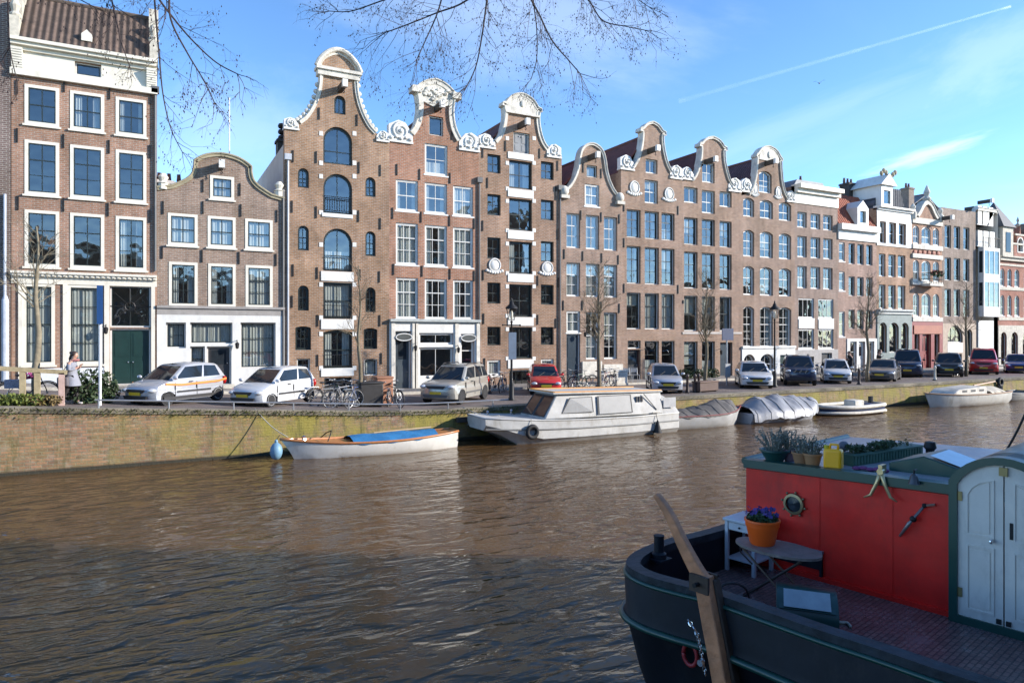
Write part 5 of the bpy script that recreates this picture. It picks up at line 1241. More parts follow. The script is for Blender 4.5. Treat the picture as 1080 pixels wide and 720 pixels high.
# ---------------------------------------------------------------- bicycles
BK = {}
def bike(loc, rz, label, col=(.02, .02, .022), group='bicycles on the far quay', lean=.08, crate=None, bag=None):
    root = thing('bicycle', label, 'bicycle', loc, rz, group); root.rotation_euler = (lean, 0, rz)
    cm = mat('bike_paint_%d_%d_%d' % tuple(int(c*999) for c in col), col, .35)
    if 'w' not in BK:
        m = MB(); n = 24
        m.tube([(.345*math.cos(2*PI*k/n), 0, .345*math.sin(2*PI*k/n)) for k in range(n+1)], .019, 6, cap=False); BK['w'] = m.mesh('wheel', RUB(), True)
        m = MB(); m.tube([(.322*math.cos(2*PI*k/n), 0, .322*math.sin(2*PI*k/n)) for k in range(n+1)], .011, 5, cap=False)
        for k in range(14): m.tube([(0, .02*(-1)**k, 0), (.32*math.cos(2*PI*k/14), 0, .32*math.sin(2*PI*k/14))], .0025, 3, cap=False)
        m.lathe([(.02, -.04), (.03, -.03), (.03, .03), (.02, .04)], 8, axis='y'); BK['r'] = m.mesh('rim', STEEL())
        BK['s'] = MB().ball((0, 0, 0), .14, .075, .04, 10, 6).ball((.1, 0, 0), .09, .03, .03, 8, 5).mesh('saddle', PLAST(), True)
        m = MB().tube([(-.25, .29, .04), (-.1, .27, .06), (.02, .12, .0), (.03, 0, 0), (.02, -.12, 0), (-.1, -.27, .06), (-.25, -.29, .04)], .013, 6); BK['h'] = m.mesh('handlebar', STEEL(), True)
        m = MB()
        for a in (-.06, .42): pass
        m.tube([(-.52+.39*math.cos(t), 0, .345+.39*math.sin(t)) for t in [PI*.12+PI*.85*k/10 for k in range(11)]], .022, 4); m.tube([(.54+.385*math.cos(t), 0, .345+.385*math.sin(t)) for t in [PI*.2+PI*.6*k/8 for k in range(9)]], .02, 4)
        BK['m'] = m.mesh('mudguard', PLAST())
        m = MB()
        for yy in (-.06, .06): m.tube([(-.85, yy, .78), (-.4, yy, .78), (-.52, yy*1.4, .37)], .009, 4)
        for k in range(5): m.tube([(-.85+.1*k, -.06, .78), (-.85+.1*k, .06, .78)], .007, 4)
        BK['c'] = m.mesh('carrier', STEEL())
        m = MB().lathe([(.09, -.012), (.1, 0), (.09, .012)], 14, (0, .06, .29), 'y').tube([(0, .06, .29), (.1, .12, .18)], .012, 5).tube([(0, -.06, .29), (-.1, -.12, .4)], .012, 5).box(.06, .15, .1, .19, .165, .185).box(-.15, -.06, -.19, -.1, .39, .41); BK['p'] = m.mesh('pedals', STEEL())
    fr = MB(); bb = (0, 0, .29); st = (-.17, 0, .8); hd = (.36, 0, .86); hl = (.41, 0, .7); ra = (-.52, 0, .345); fa = (.54, 0, .345)
    for a, b in ((bb, st), (st, hd), (bb, hl), (hd, hl)): fr.tube([a, b], .018, 6)
    for s in (-.05, .05):
        fr.tube([bb, (ra[0], s, ra[2])], .011, 5); fr.tube([st, (ra[0], s, ra[2])], .01, 5); fr.tube([hl, (.5, s, .5), (fa[0], s, fa[2])], .012, 5)
    fr.tube([st, (-.2, 0, .92)], .013, 6); fr.tube([hd, (.33, 0, 1.0)], .013, 6)
    fr.build('frame', cm, root, smooth=60)
    for c in (ra, fa): o = link('wheel', BK['w'], root, c); link('rim', BK['r'], o)
    link('saddle', BK['s'], root, (-.2, 0, .94)); link('handlebar', BK['h'], root, (.33, 0, 1.02)); link('mudguard', BK['m'], root); link('carrier', BK['c'], root); link('pedals', BK['p'], root)
    if crate: MB().box(.42, .8, -.2, .2, .8, .81).box(.42, .44, -.2, .2, .8, 1.06).box(.78, .8, -.2, .2, .8, 1.06).box(.44, .78, -.2, -.18, .81, 1.06).box(.44, .78, .18, .2, .81, 1.06).build('front_crate', mat('crate_'+crate[0], crate[1], .6), root)
    return root
def road(px, y): dx, dy = ray(px); x = y/dy*dx; return (x, y, ground(x))
bike(road(29, DQ+1.5), R(2), 'black bicycle with flowered saddlebags behind the wooden rail')
tb = [o for o in C.objects if o.name.startswith('bicycle')][-1]
tb_x = tb.location.x
tag(MB().box(-.2, .2, -.16, -.05, -.14, .14).box(-.2, .2, .05, .16, -.14, .14).box(-.2, .2, -.05, .05, .1, .14).build('saddlebag', mat('flower_print_bag', (.3, .32, .42), .7, var=.6, scale=30), None, (tb_x-.4, DQ+1.5, ground(tb_x)+.66)), 'blue flower print double saddlebag on the carrier of the bicycle behind the rail', 'saddlebag')
m = MB(); leafy(m, (0, 0, 0), (.22, .14, .13), 160, .05)
tag(m.build('flower_bunch', mat('petal_magenta', (.4, .06, .25), .6, var=.4, scale=20), None, (tb_x-.02, DQ+1.42, ground(tb_x)+.93)), 'bunch of magenta and white flowers over the black bicycle saddle', 'flowers')
BIK = [
 (344, 2.4, 20, 'grey bicycle leaning close to the white hatchback tail', (.12, .12, .13)),
 (356, 2.0, 75, 'dark green bicycle in the cluster beside the slim tree', (.02, .05, .03)),
 (362, 1.5, 8, 'silver bicycle lying nearest the quay edge beside the slim tree', (.4, .4, .42)),
 (369, 2.2, -30, 'white framed bicycle in the cluster left of the dark bin', (.6, .6, .58)),
 (376, 1.7, 40, 'blue bicycle standing against the slim tree', (.04, .08, .2)),
 (411, 2.3, 65, 'brown bicycle beside the terracotta planter', (.12, .05, .03)),
 (416, 1.8, 100, 'black bicycle with its front wheel to the quay beside the shop', (.02, .02, .02)),
]
for px, dy, a, lb, c in BIK: bike(road(px, DQ+dy), R(a), lb, c, lean=random.uniform(-.12, .12))
for i, (px, yy, a, lb, c) in enumerate([
 (523, 6.4, 25, 'black bicycle against the house left of the street lamp', (.02, .02, .02)), (530, 6.2, 50, 'grey bicycle behind the champagne off-roader', (.2, .2, .2)),
 (597, 6.3, 30, 'dark bicycle in front of the blue-black door', (.02, .02, .025)), (604, 6.6, 70, 'brown bicycle in front of the blue-black door', (.1, .05, .03)), (611, 6.2, 10, 'green bicycle under the white basement panel', (.02, .08, .04)),
 (641, 6.4, 20, 'dark red bicycle under the wider white panel', (.2, .02, .02)), (649, 6.6, 60, 'black bicycle beside the white board and chairs', (.02, .02, .02)), (634, 6.5, -20, 'white bicycle beside the slender street tree', (.5, .5, .5)),
 (863, 6.5, 30, 'black bicycle behind the navy pickup', (.02, .02, .02)), (909, 3.4, 60, 'grey bicycle between white hatchback and bronze coupe', (.15, .15, .15)), (815, 6.4, 40, 'black bicycle beside the second street lamp', (.02, .02, .02)),
 (1008, 3.0, 20, 'grey bicycle in front of the black off-roader', (.2, .2, .22))]):
    bike(road(px, DQ+yy), R(a), lb, c, lean=random.uniform(-.1, .1))
# ---------------------------------------------------------------- street furniture
def street_lamp(px, dy, label, hgt=4.35, sign=False):
    l = road(px, DQ+dy); root = thing('street_lamp', label, 'street lamp', l, 0, 'black street lamps')
    MB().lathe([(.17, 0), (.17, .08), (.12, .15), (.12, .75), (.08, .9), (.055, 1.0), (.05, 2.2), (.065, 2.24), (.045, 2.3), (.04, hgt-.75), (.07, hgt-.72), (.03, hgt-.65)], 14).build('pole', IRON(), root, smooth=50)
    MB().tube([(-.45, 0, hgt-.86), (.45, 0, hgt-.86)], .022, 6).ball((-.45, 0, hgt-.86), .045).ball((.45, 0, hgt-.86), .045).build('ladder_bar', IRON(), root)
    n = 6; m = MB()
    def hx(r, z): return [Vector((r*math.cos(2*PI*k/n), r*math.sin(2*PI*k/n), z)) for k in range(n)]
    a, b = hx(.15, hgt-.62), hx(.26, hgt-.1)
    for k in range(n): m.tube([a[k], b[k]], .016, 4); m.tube([a[k], a[(k+1) % n]], .016, 4); m.tube([b[k], b[(k+1) % n]], .02, 4)
    o = m.build('lantern_frame', IRON(), root)
    m = MB().add([p*1 for p in hx(.145, hgt-.61)+hx(.252, hgt-.11)], [(k, (k+1) % n, n+(k+1) % n, n+k) for k in range(n)]); m.build('lantern_glass', glass('lamp_glass', (.95, .95, .92), .1), o)
    MB().lathe([(.04, hgt-.6), (.07, hgt-.45), (.07, hgt-.3), (.03, hgt-.2)], 10).build('bulb', mat('frosted_bulb', (.8, .78, .7), .4), o)
    MB().lathe([(.3, hgt-.1), (.27, hgt-.03), (.12, hgt+.1), (.1, hgt+.2), (.04, hgt+.25), (.05, hgt+.32), (.005, hgt+.42)], 12).build('lantern_cap', IRON(), root, smooth=50)
    return root, l, hgt
street_lamp(539.5, 2.2, 'black street lamp with a blue sign plate, rising behind the cabin cruiser')
l = road(539.5, DQ+2.2)
sg = thing('traffic_sign', 'narrow blue grey sign plate fixed on the nearer street lamp pole', 'sign', l); 
MB().box(-.2, .2, -.1, -.075, 1.9, 3.15).build('plate', mat('blue_grey_sign', (.07, .11, .17), .5), sg); MB().box(-.06, .06, -.075, .07, 2.1, 2.16).box(-.06, .06, -.075, .07, 2.9, 2.96).build('clamp', STEEL(), sg)
street_lamp(817, 2.0, 'black street lamp standing behind the tarpaulin covered boat', 4.6)
# parking sign with blue plates, left
l = road(105.5, DQ+1.1); sg = thing('traffic_sign', 'tall white post with blue sign plate seen edge on, near the dark green doors', 'sign', l)
MB().tube([(0, 0, 0), (0, 0, 4.05)], .045, 10).build('post', mat('white_post', (.7, .7, .7), .4), sg)
o = MB().box(-.09, .09, -.09, -.05, 2.75, 4.05).build('plate', mat('sign_blue', (.015, .06, .18), .4), sg)
l = road(766.5, DQ+4.2); sg = thing('traffic_sign', 'dark blue sign cap on a grey post in front of the farther twin gabled house', 'sign', l)
MB().tube([(0, 0, 0), (0, 0, 3.3)], .05, 8).build('post', STEEL(), sg); MB().box(-.45, .45, -.1, -.05, 2.7, 3.4).build('plate', mat('sign_navy', (.02, .035, .09), .4), sg); MB().box(-.2, .2, -.1, -.05, .5, 1.3).build('lower_plate', mat('grey_box', (.3, .32, .34), .5), sg)
# wooden rail at the left
l0, l1 = road(-30, DQ+.95), road(65, DQ+.95)
rl = thing('wooden_rail', 'weathered wooden rail on square posts in front of the tallest house', 'fence', (l0[0], l0[1], 0))
wd = mat('weathered_wood', (.33, .27, .16), .8, var=.3, scale=6)
wdx = l1[0]-l0[0]
MB().obox((0, 0, ground(l0[0])+1.18), (wdx+.15, 0, ground(l1[0])+1.08), .16, .14).build('top_rail', wd, rl)
for k, x in enumerate((.3, 1.7, wdx-1.05, wdx)): MB().box(x-.08, x+.08, -.08, .08, ground(l0[0]+x)-.1, ground(l0[0]+x)+1.07).build('post', wd if k < 3 else mat('red_white_post', (.5, .35, .3), .6), rl)
# low planting at the foot of the rail, shrubs by the facade
def bush(loc, rad, n, sz, label, col, nm='shrub', cat='shrub', fl=None):
    root = thing(nm, label, cat, loc); m = MB(); leafy(m, (0, 0, rad[2]*.9), rad, n, sz); m.build('foliage', mat(*col), root)
    m = MB()
    for k in range(9): a = random.uniform(0, 6.3); m.tube([(0, 0, 0), (rad[0]*.3*math.cos(a), rad[1]*.3*math.sin(a), rad[2]*.8), (rad[0]*.7*math.cos(a), rad[1]*.7*math.sin(a), rad[2]*1.4)], [.02, .014, .006], 4)
    m.build('stem', mat('twig_brown', (.06, .045, .03), .9), root); return root
LG = ('leaf_green', (.075, .115, .028), .6, 0, .5, 2); LD = ('leaf_deep_green', (.035, .06, .02), .6, 0, .5, 2)
bush(road(97, DQ+1.9), (.85, .5, .62), 900, .09, 'dark evergreen shrub behind the walking person and white signpost', LD)
bush(road(84, DQ+1.5), (.5, .4, .5), 420, .08, 'smaller evergreen shrub touching the walking person', LD)
bush(road(115, DQ+2.1), (.35, .35, .4), 260, .08, 'clipped small shrub near the silver hatchback nose', LD)
for px, lb in ((3, 'low yellow green plants under the rail at the left edge'), (16, 'low yellow green plants below the bicycle rear wheel'), (33, 'low plants below the bicycle frame'), (47, 'low dry plants beside the rail end post')):
    bush(road(px, DQ+.75), (.55, .25, .2), 300, .07, lb, ('leaf_lime' if px < 40 else 'leaf_dry', (.13, .16, .03) if px < 40 else (.17, .12, .045), .7, 0, .4, 3), 'bedding_plants', 'plants')
# bins, planters and benches between the houses
def boxy(nm, label, cat, px, dy, w, d, hgt, m, lid=None, rz=0, group=None):
    l = road(px, DQ+dy); root = thing(nm, label, cat, l, R(rz), group)
    bevel(MB().box(-w/2, w/2, -d/2, d/2, .06, hgt).build('body', m, root), .03); 
    for sx in (-1, 1): MB().box(sx*(w/2-.1)-.04, sx*(w/2-.1)+.04, -d/2+.05, d/2-.05, 0, .07).build('foot', PLAST(), root)
    if lid: bevel(MB().box(-w/2-.03, w/2+.03, -d/2-.03, d/2+.03, hgt-.002, hgt+.09).build('lid', lid, root), .03)
    return root
boxy('cargo_box', 'dark cargo box standing beside the slim tree', 'box', 390, 2.0, .95, .7, .95, mat('dark_bin', (.03, .028, .027), .5), PLAST())
boxy('cargo_box', 'terracotta coloured box beside the shop front', 'box', 404, 2.4, .7, .6, 1.15, mat('terracotta_box', (.36, .17, .1), .7), mat('terracotta_lid', (.3, .14, .08), .7))
boxy('wooden_bench', 'low dark crate bench in front of the farther twin gabled house', 'bench', 744, 1.5, 1.6, .5, .5, mat('dark_planks', (.1, .06, .045), .7), mat('dark_planks2', (.13, .08, .06), .7), 10)
for px, lb in ((722, 'round clipped hedge plant left of the farther twin house door'), (738, 'round hedge plant below the middle ground window of the farther twin house'), (750, 'low hedge plant right of the slim tree at the twin houses')):
    bush(road(px, DF-.9), (.8, .35, .4), 420, .09, lb, LD)
boxy('stone_planter', 'white stone bench block under the wider white panel', 'bench', 646, 7.6, 1.9, .5, .8, wht, wht)
for px, lb in ((662, 'grey metal cafe chair nearest the white bench block'), (670, 'grey metal cafe chair at the door of the nearer twin house')):
    l = road(px, DF-2.0); ch = thing('cafe_chair', lb, 'chair', l, R(-20), 'cafe chairs on the pavement'); ch.location.z += .12
    MB().box(-.22, .22, -.22, .22, .44, .47).build('seat', STEEL(), ch); MB().tube([(-.2, .22, .46), (-.2, .27, .88), (.2, .27, .88), (.2, .22, .46)], .016, 6).box(-.18, .18, .25, .27, .6, .84).build('backrest', STEEL(), ch)
    for sx in (-1, 1):
        for sy in (-1, 1): MB().tube([(sx*.19, sy*.19, .45), (sx*.22, sy*.22, 0)], .015, 6).build('leg', STEEL(), ch)
for i, px in enumerate((516, 725, 733, 737, 906, 986)):
    l = road(px, DQ+(5.9 if px == 516 else 1.4 if px < 740 else 1.0))
    o = thing('bollard', ['dark bollard beside the champagne off-roader', 'short dark bollard right of the silver hatchback', 'brown post between silver hatchback and slim tree', 'slim dark post left of the slim tree', 'dark bollard beside the bronze coupe', 'white mooring post in front of the black off-roader'][i], 'bollard', l, 0, 'bollards on the far quay')
    MB().lathe([(.11, 0), (.1, .1), (.075, .2), (.065, .8), (.09, .84), (.09, .9), (.04, .98), (.001, 1.0)], 12).build('post', wht if px == 986 else mat('bollard_brown', (.05, .03, .025), .5), o, smooth=50)
    MB().lathe([(.15, 0), (.15, .03), (.11, .06)], 12).build('base', IRON(), o)
import mathutils.noise as mnoise
# ---------------------------------------------------------------- boats on the far side
def hull_pts(Ln, B, zb, zm, zs, stern=.6, nb=1.0, full=.45, rake=.5, n=22, chine=.55, low=-.3):
    """stations from stern (x=0) to bow (x=Ln): (x at sheer, x at keel, half beam, sheer z)"""
    out = []
    for i in range(n+1):
        t = i/n
        hb = B/2*(stern+(1-stern)*math.sin(min(1, t/.4)*PI/2)) if t < .4 else B/2
        if t > full: hb = min(hb, B/2*(1-((t-full)/(1-full))**(2.2*nb)))
        z = zm+(zs-zm)*max(0, (.5-t)/.5)**2+(zb-zm)*max(0, (t-.5)/.5)**2
        out.append((t*Ln, t*Ln-rake*t**6, max(.015, hb), z))
    return out
def boat_hull(root, S, mats, chine=.62, low=-.3, deck=.1, open_from=None, name='hull', rail=None, railr=.05):
    mb = MB(); ring = []
    for x, xk, hb, z in S:
        ring.append([(x, -hb, z), (x*.4+xk*.6, -hb*.95, z*.35), (xk, -hb*chine, low*.55), (xk, 0, low), (xk, hb*chine, low*.55), (x*.4+xk*.6, hb*.95, z*.35), (x, hb, z)])
    v = [p for r in ring for p in r]; n = 7
    mb.add(v, [(i*n+k, i*n+k+1, (i+1)*n+k+1, (i+1)*n+k) for i in range(len(S)-1) for k in range(n-1)])
    mb.add(ring[0], [tuple(range(7))])
    h = mb.build(name, mats[0], root, smooth=40)
    d = MB(); dv = []
    for x, xk, hb, z in S: dv += [(x, -hb*.985, z-deck), (x, 0, z-deck+.04), (x, hb*.985, z-deck)]
    d.add(dv, [(i*3+k, i*3+k+1, (i+1)*3+k+1, (i+1)*3+k) for i in range(len(S)-1) for k in range(2)])
    d.build('deck', mats[1], root)
    if rail:
        pts = [(x, -hb, z) for x, xk, hb, z in S]+[(x, hb, z) for x, xk, hb, z in S[::-1]]
        MB().tube(pts+[pts[0]], railr, 6).build('rub_rail', rail, root, smooth=True)
    return h
def tarp(root, S, ridge, a, b, m, wr=.05, seed=1, name='tarpaulin', over=.06, drop=.15, rid=None):
    """cover stretched from gunwale to gunwale over a ridge, wrinkled"""
    rng = random.Random(seed); mb = MB(); S2 = S[a:b]; v = []; nk = 13
    # denser stations
    T = []
    for i in range(len(S2)-1):
        for k in range(4): T.append([S2[i][j]+(S2[i+1][j]-S2[i][j])*k/4 for j in range(4)])
    T.append(list(S2[-1]))
    ph = [rng.uniform(0, 6) for _ in range(8)]
    for i, (x, xk, hb, z) in enumerate(T):
        t = i/(len(T)-1); rg = ridge(t)
        for k in range(nk):
            f = -1+2*k/(nk-1); af = abs(f)
            if af > .99: y, zz = f*(hb+over), z-drop+.06*mnoise.noise(Vector((x*2, f, seed)))
            else: y, zz = f*(hb+over*.6)/.83*min(af, .83)/max(af, .01), z+rg*(1-(af/.84)**1.5) if af < .84 else z
            if af < .84: y = f/.83*(hb+over*.6)
            zz += wr*(2.2*mnoise.noise(Vector((x*1.5, f*1.2, seed)))+1.5*mnoise.noise(Vector((x*3.5+f*2.5, f*2.0, seed+7)))+.5*math.sin(i*.37+f*7+ph[3]))*(1-af*.5)
            v.append((x, y, zz))
    mb.add(v, [(i*nk+k, i*nk+k+1, (i+1)*nk+k+1, (i+1)*nk+k) for i in range(len(T)-1) for k in range(nk-1)])
    cov = mb.build(name, m, root, smooth=True)
    if name == 'tarpaulin':
        rp = mat('lashing_rope', (.12, .11, .1), .9)
        for i in range(3, len(T)-2, max(4, len(T)//7)):
            MB().tube([Vector(v[i*nk+k])+Vector((0, 0, .012)) for k in range(nk)], .012, 4).build('lashing', rp, root)
    return cov
def cloth(name, c, var=.2): return mat(name, c, .75, 0, var, 2.5, .3, bump=.5, bscale=7)
oldw = mat('weathered_white_hull', (.58, .57, .52), .5, 0, .16, 2.2, grime=((.22, .19, .12), .6, 2.0))
# white sloop with the blue cover: bow to the left
r = thing('sloop', 'long white open sloop with orange-brown deck and blue cover', 'boat', (10.45, 24.55, WZ), PI, 'boats moored along the far quay')
S = hull_pts(6.5, 1.75, .72, .5, .62, stern=.45, full=.4, rake=.55, nb=.9)
ow = mat('varnished_orange_wood', (.42, .17, .06), .4, 0, .2, 4, coat=.3)
boat_hull(r, S, (mat('sloop_white', (.68, .67, .63), .4, 0, .08, 2, grime=((.3, .27, .2), .5, 2.0)), ow), deck=.02, rail=ow, railr=.045)
tarp(r, S, lambda t: .16+.05*math.sin(t*3), 3, 15, cloth('blue_cover', (.03, .17, .36)), .02, 2, 'blue_cover', .02, .03)
MB().tube([(5.0, -.55, .6), (4.85, -.3, .8), (4.75, 0, .9), (4.85, .3, .8), (5.0, .55, .6)], .02, 6).build('hood_hoop', IRON(), r)
MB().tube([(3.2, 0, .72), (1.0, .1, .8)], .03, 6).build('oar', mat('pale_wood', (.5, .36, .2), .5), r)
MB().lathe([(.09, .62), (.06, .7), (.1, .76), (.02, .8)], 8, (5.7, 0, 0)).build('cleat', CHROME(), r)
f = thing('fender', 'pale blue round fender hanging at the bow of the white sloop', 'fender', (3.8, 24.42, WZ+.34))
MB().ball((0, 0, 0), .21, .21, .3, 14, 10).lathe([(.05, .25), (.06, .36), (.02, .4)], 8).build('ball', mat('fender_blue', (.16, .3, .42), .5), f, smooth=True); MB().tube([(0, 0, .38), (.12, .0, .55)], .012, 5).build('rope', PLAST(), f)
# grey white cabin cruiser with a pram bow, bow to the left
Lx = 9.4
r = thing('cabin_cruiser', 'weathered white cabin cruiser with blunt bow, grey canvas aft and orange roof edge', 'boat', (20.75, 24.45, WZ), PI, 'boats moored along the far quay')
gw = mat('cruiser_paint', (.46, .455, .43), .55, 0, .2, 1.6, grime=((.2, .17, .11), .6, 1.8))
def sec(x, hb, zs_, zc, hc, zl): return [(x, -hb, zs_), (x, -hb*1.02, zc+.1), (x, -hc, zc), (x, -hc*.8, zl), (x, hc*.8, zl), (x, hc, zc), (x, hb*1.02, zc+.1), (x, hb, zs_)]
SS = [sec(0, 1.1, .85, .1, 1.05, -.2), sec(2.5, 1.22, .82, .08, 1.15, -.3), sec(5.2, 1.22, .86, .08, 1.12, -.3), sec(7.0, 1.15, .93, .1, 1.02, -.25), sec(7.9, 1.08, .99, .3, .96, -.05), sec(8.7, .98, 1.05, .56, .88, .42), sec(9.4, .84, 1.1, .74, .78, .62)]
v = [p for s_ in SS for p in s_]; m = MB(); m.add(v, [(i*8+k, i*8+k+1, i*8+9+k, i*8+8+k) for i in range(len(SS)-1) for k in range(7)]); m.add(SS[0], [tuple(range(8))]); m.add(SS[-1], [tuple(range(8))])
m.build('hull', gw, r, smooth=25)
dv = []
for s_ in SS: dv += [(s_[0][0], s_[0][1]+.03, s_[0][2]+.012), (s_[0][0], -s_[0][1]-.03, s_[0][2]+.012)]
MB().add(dv, [(2*i, 2*i+1, 2*i+3, 2*i+2) for i in range(len(SS)-1)]).build('deck', gw, r)
pts = [(s_[0][0], s_[0][1]*1.03, s_[0][2]*.62) for s_ in SS]; q = mat('grey_rubbing_strip', (.2, .2, .19), .6)
MB().tube(pts, .03, 5).build('rub_rail', q, r); MB().tube([(x, -y, z) for x, y, z in pts], .03, 5).build('rub_rail', q, r)
MB().tube([(s_[0][0], s_[0][1], s_[0][2]) for s_ in SS]+[(s_[0][0], -s_[0][1], s_[0][2]) for s_ in SS[::-1]], .035, 6).build('gunwale', gw, r, smooth=True)
# cabin with raked windscreen
cb = [(.9, .86), (6.9, .93), (6.2, 1.92), (.9, 1.8)]
def cabq(x, z, s):   # side wall, leaning inwards
    f_ = (z-.88)/1.0; return Vector((x, s*(1.12-.2*f_-(.07 if x > 6 else 0)), z))
m = MB()
L_ = [cabq(x, z, -1) for x, z in cb]; R_ = [cabq(x, z, 1) for x, z in cb]; m.add(L_+R_, [(0, 1, 2, 3), (7, 6, 5, 4), (0, 4, 5, 1), (1, 5, 6, 2), (2, 6, 7, 3), (3, 7, 4, 0)])
bevel(m.build('cabin', gw, r), .05, 2)
m = MB().box(.85, 6.45, -1.0, 1.0, 0, .06); m.v = [(x, y, z+1.8+(x-.9)*.12/5.3+(.05*(1-(y/1.0)**2))) for x, y, z in m.v]; m.build('roof', mat('roof_grey_paint', (.46, .45, .42), .6), r)
org = mat('orange_edge', (.6, .26, .04), .5)
for s in (-1, 1): MB().tube([(.9, s*.98, 1.88), (6.4, s*.98, 2.0)], .032, 6).build('roof_edge', org, r)
MB().tube([(6.42, -.98, 2.0), (6.42, .98, 2.0)], .032, 6).build('roof_edge', org, r)
gf = mat('window_rubber', (.06, .06, .06), .7); frg = mat('frosted_cabin_glass', (.3, .3, .29), .45, 0, .1, 3)
for s in (-1, 1):
    for x0, x1, z0, z1, sl in ((4.55, 6.05, 1.12, 1.75, .38), (2.55, 4.3, 1.0, 1.76, 0)):
        p = [cabq(x0, z0, s), cabq(x1+.05, z0, s), cabq(x1-sl, z1, s), cabq(x0, z1, s)]; c = sum(p, Vector())/4; o = Vector((0, s*.012, 0))
        f = MB().add([a+o for a in p], [(0, 1, 2, 3)]).build('cabin_window', gf, r)
        MB().add([c+(a-c)*.92+o*1.8 for a in p], [(0, 1, 2, 3)]).build('pane', frg, f)
    for k in range(3): MB().box(1.95+.14*k, 2.02+.14*k, s*1.0-.03, s*1.0+.03, 1.42, 1.66).build('vent_slot', gf, r)
wsg = mat('brown_windscreen', (.09, .05, .04), .06)
for y0, y1 in ((-.92, -.05), (.05, .92)):
    p = []
    for f_, yy in ((.1, y0), (.1, y1), (.9, y1), (.9, y0)): p.append(Vector((6.9-.7*f_+.014, yy*(1-.12*f_), .93+.99*f_)))
    f = MB().add(p, [(0, 1, 2, 3)]).build('windscreen', wsg, r); MB().tube(p+[p[0]], .03, 5).build('frame', gf, f)
# grey canvas over the cockpit
m = MB(); v = []
for i in range(9):
    x = -.05+i*.13; z = 1.2+.62*min(1, (i/8)**.6)
    for k in range(9):
        f_ = -1+k/4; v.append((x+.03*math.sin(k*2.1+i), f_*1.06*(1 if abs(f_) > .9 else .97), .85 if abs(f_) > .99 else z*(1-.1*f_*f_)+.02*math.sin(i*2+k*3)))
m.add(v, [(i*9+k, i*9+k+1, i*9+10+k, i*9+9+k) for i in range(8) for k in range(8)]); m.add([v[k] for k in range(9)], [tuple(range(9))])
m.build('canvas_cover', cloth('grey_canvas', (.36, .355, .34)), r, smooth=50)
for s in (-1, 1):
    MB().box(.15, .85, s*1.075-.006, s*1.075+.006, 1.12, 1.55).build('canvas_window', mat('clear_vinyl', (.5, .5, .49), .2), r)
    MB().tube([(1.9, s*1.02, 1.75), (1.25, s*1.1, 1.05)], .02, 5).build('canvas_strut', gf, r)
for x in (7.4, 8.5): MB().lathe([(.05, .98), (.04, 1.1), (.07, 1.16), (.01, 1.2)], 8, (x, -.85, 0)).build('bollard', CHROME(), r)
f = thing('tyre_fender', 'black tyre hung as fender on the bow of the cabin cruiser', 'fender', (20.75-7.55, 24.45-1.22, WZ+.52))
m = MB(); m.tube([(.22*math.cos(t*PI/10), 0, .22*math.sin(t*PI/10)) for t in range(21)], .085, 8, cap=False); m.build('tyre', RUB(), f, smooth=True); MB().tube([(0, 0, .2), (0, .1, .5)], .012, 5).build('rope', mat('pale_rope', (.45, .42, .35), .9), f)
f = thing('rope_fender', 'dark frayed rope fender at the stern of the cabin cruiser', 'fender', (20.75-1.35, 24.45-1.28, WZ+.5))
MB().lathe([(.02, .12), (.06, .05), (.09, -.1), (.15, -.3), (.2, -.42), (.1, -.44)], 10).build('tassel', RUB(), f, smooth=60); MB().tube([(0, 0, .1), (0, .12, .42)], .014, 5).build('rope', PLAST(), f); MB().tube([(-.2, .1, .45), (.2, .1, .45)], .03, 6).build('bracket', wht, f)
# low grey boat under a brown-grey tarpaulin
def put(px0, py0, px1, py1, nm, label, Bm, bowleft=True, cat='boat'):
    """moored between the two waterline points"""
    a = Vector(gp(px0, py0, WZ)); b = Vector(gp(px1, py1, WZ)); d = b-a; L = d.length; rz = math.atan2(d.y, d.x); n = Vector((-d.y, d.x)).normalized()*(Bm/2)
    ya = DQ-.42-Bm/2; da = Vector(ray(px0)); db = Vector(ray(px1)); xa = ya/da.y*da.x; xb = ya/db.y*db.x; L = xb-xa; o = Vector((xb if bowleft else xa, ya)); rz = 0
    return thing(nm, label, cat, (o.x, o.y, WZ), rz+(PI if bowleft else 0), 'boats moored along the far quay'), L
r, Ln = put(699, 448.5, 781, 440.5, 'covered_boat', 'low grey boat under a brown grey tarpaulin behind the cabin cruiser', 1.9, False)
S = hull_pts(Ln, 1.9, .82, .6, .62, stern=.8, full=.5, rake=.35)
boat_hull(r, S, (mat('grey_hull', (.4, .4, .39), .55, 0, .2, 2), gw), rail=mat('maroon_rail', (.16, .03, .03), .6), railr=.035)
tarp(r, S, lambda t: .12+.62*t**1.5*(1 if t < .85 else max(.4, 1-(t-.85)*4)), 0, 20, cloth('brown_grey_tarp', (.13, .12, .11)), .05, 5, over=.03, drop=.05)
# silver tarpaulin
r, Ln = put(782, 441, 861, 433, 'covered_boat', 'boat wrapped in a bulging silver grey tarpaulin', 2.1, False)
S = hull_pts(Ln, 2.1, .8, .55, .5, stern=.7, full=.55, rake=.5)
boat_hull(r, S, (mat('pale_blue_hull', (.35, .37, .4), .5), gw))
tarp(r, S, lambda t: .1+.58*math.sin(PI*min(1, t*.85+.12))**.8, 0, 22, mat('silver_tarp', (.27, .275, .29), .5, .1, .12, 2, bump=.7, bscale=6), .09, 9, over=.12, drop=.32)
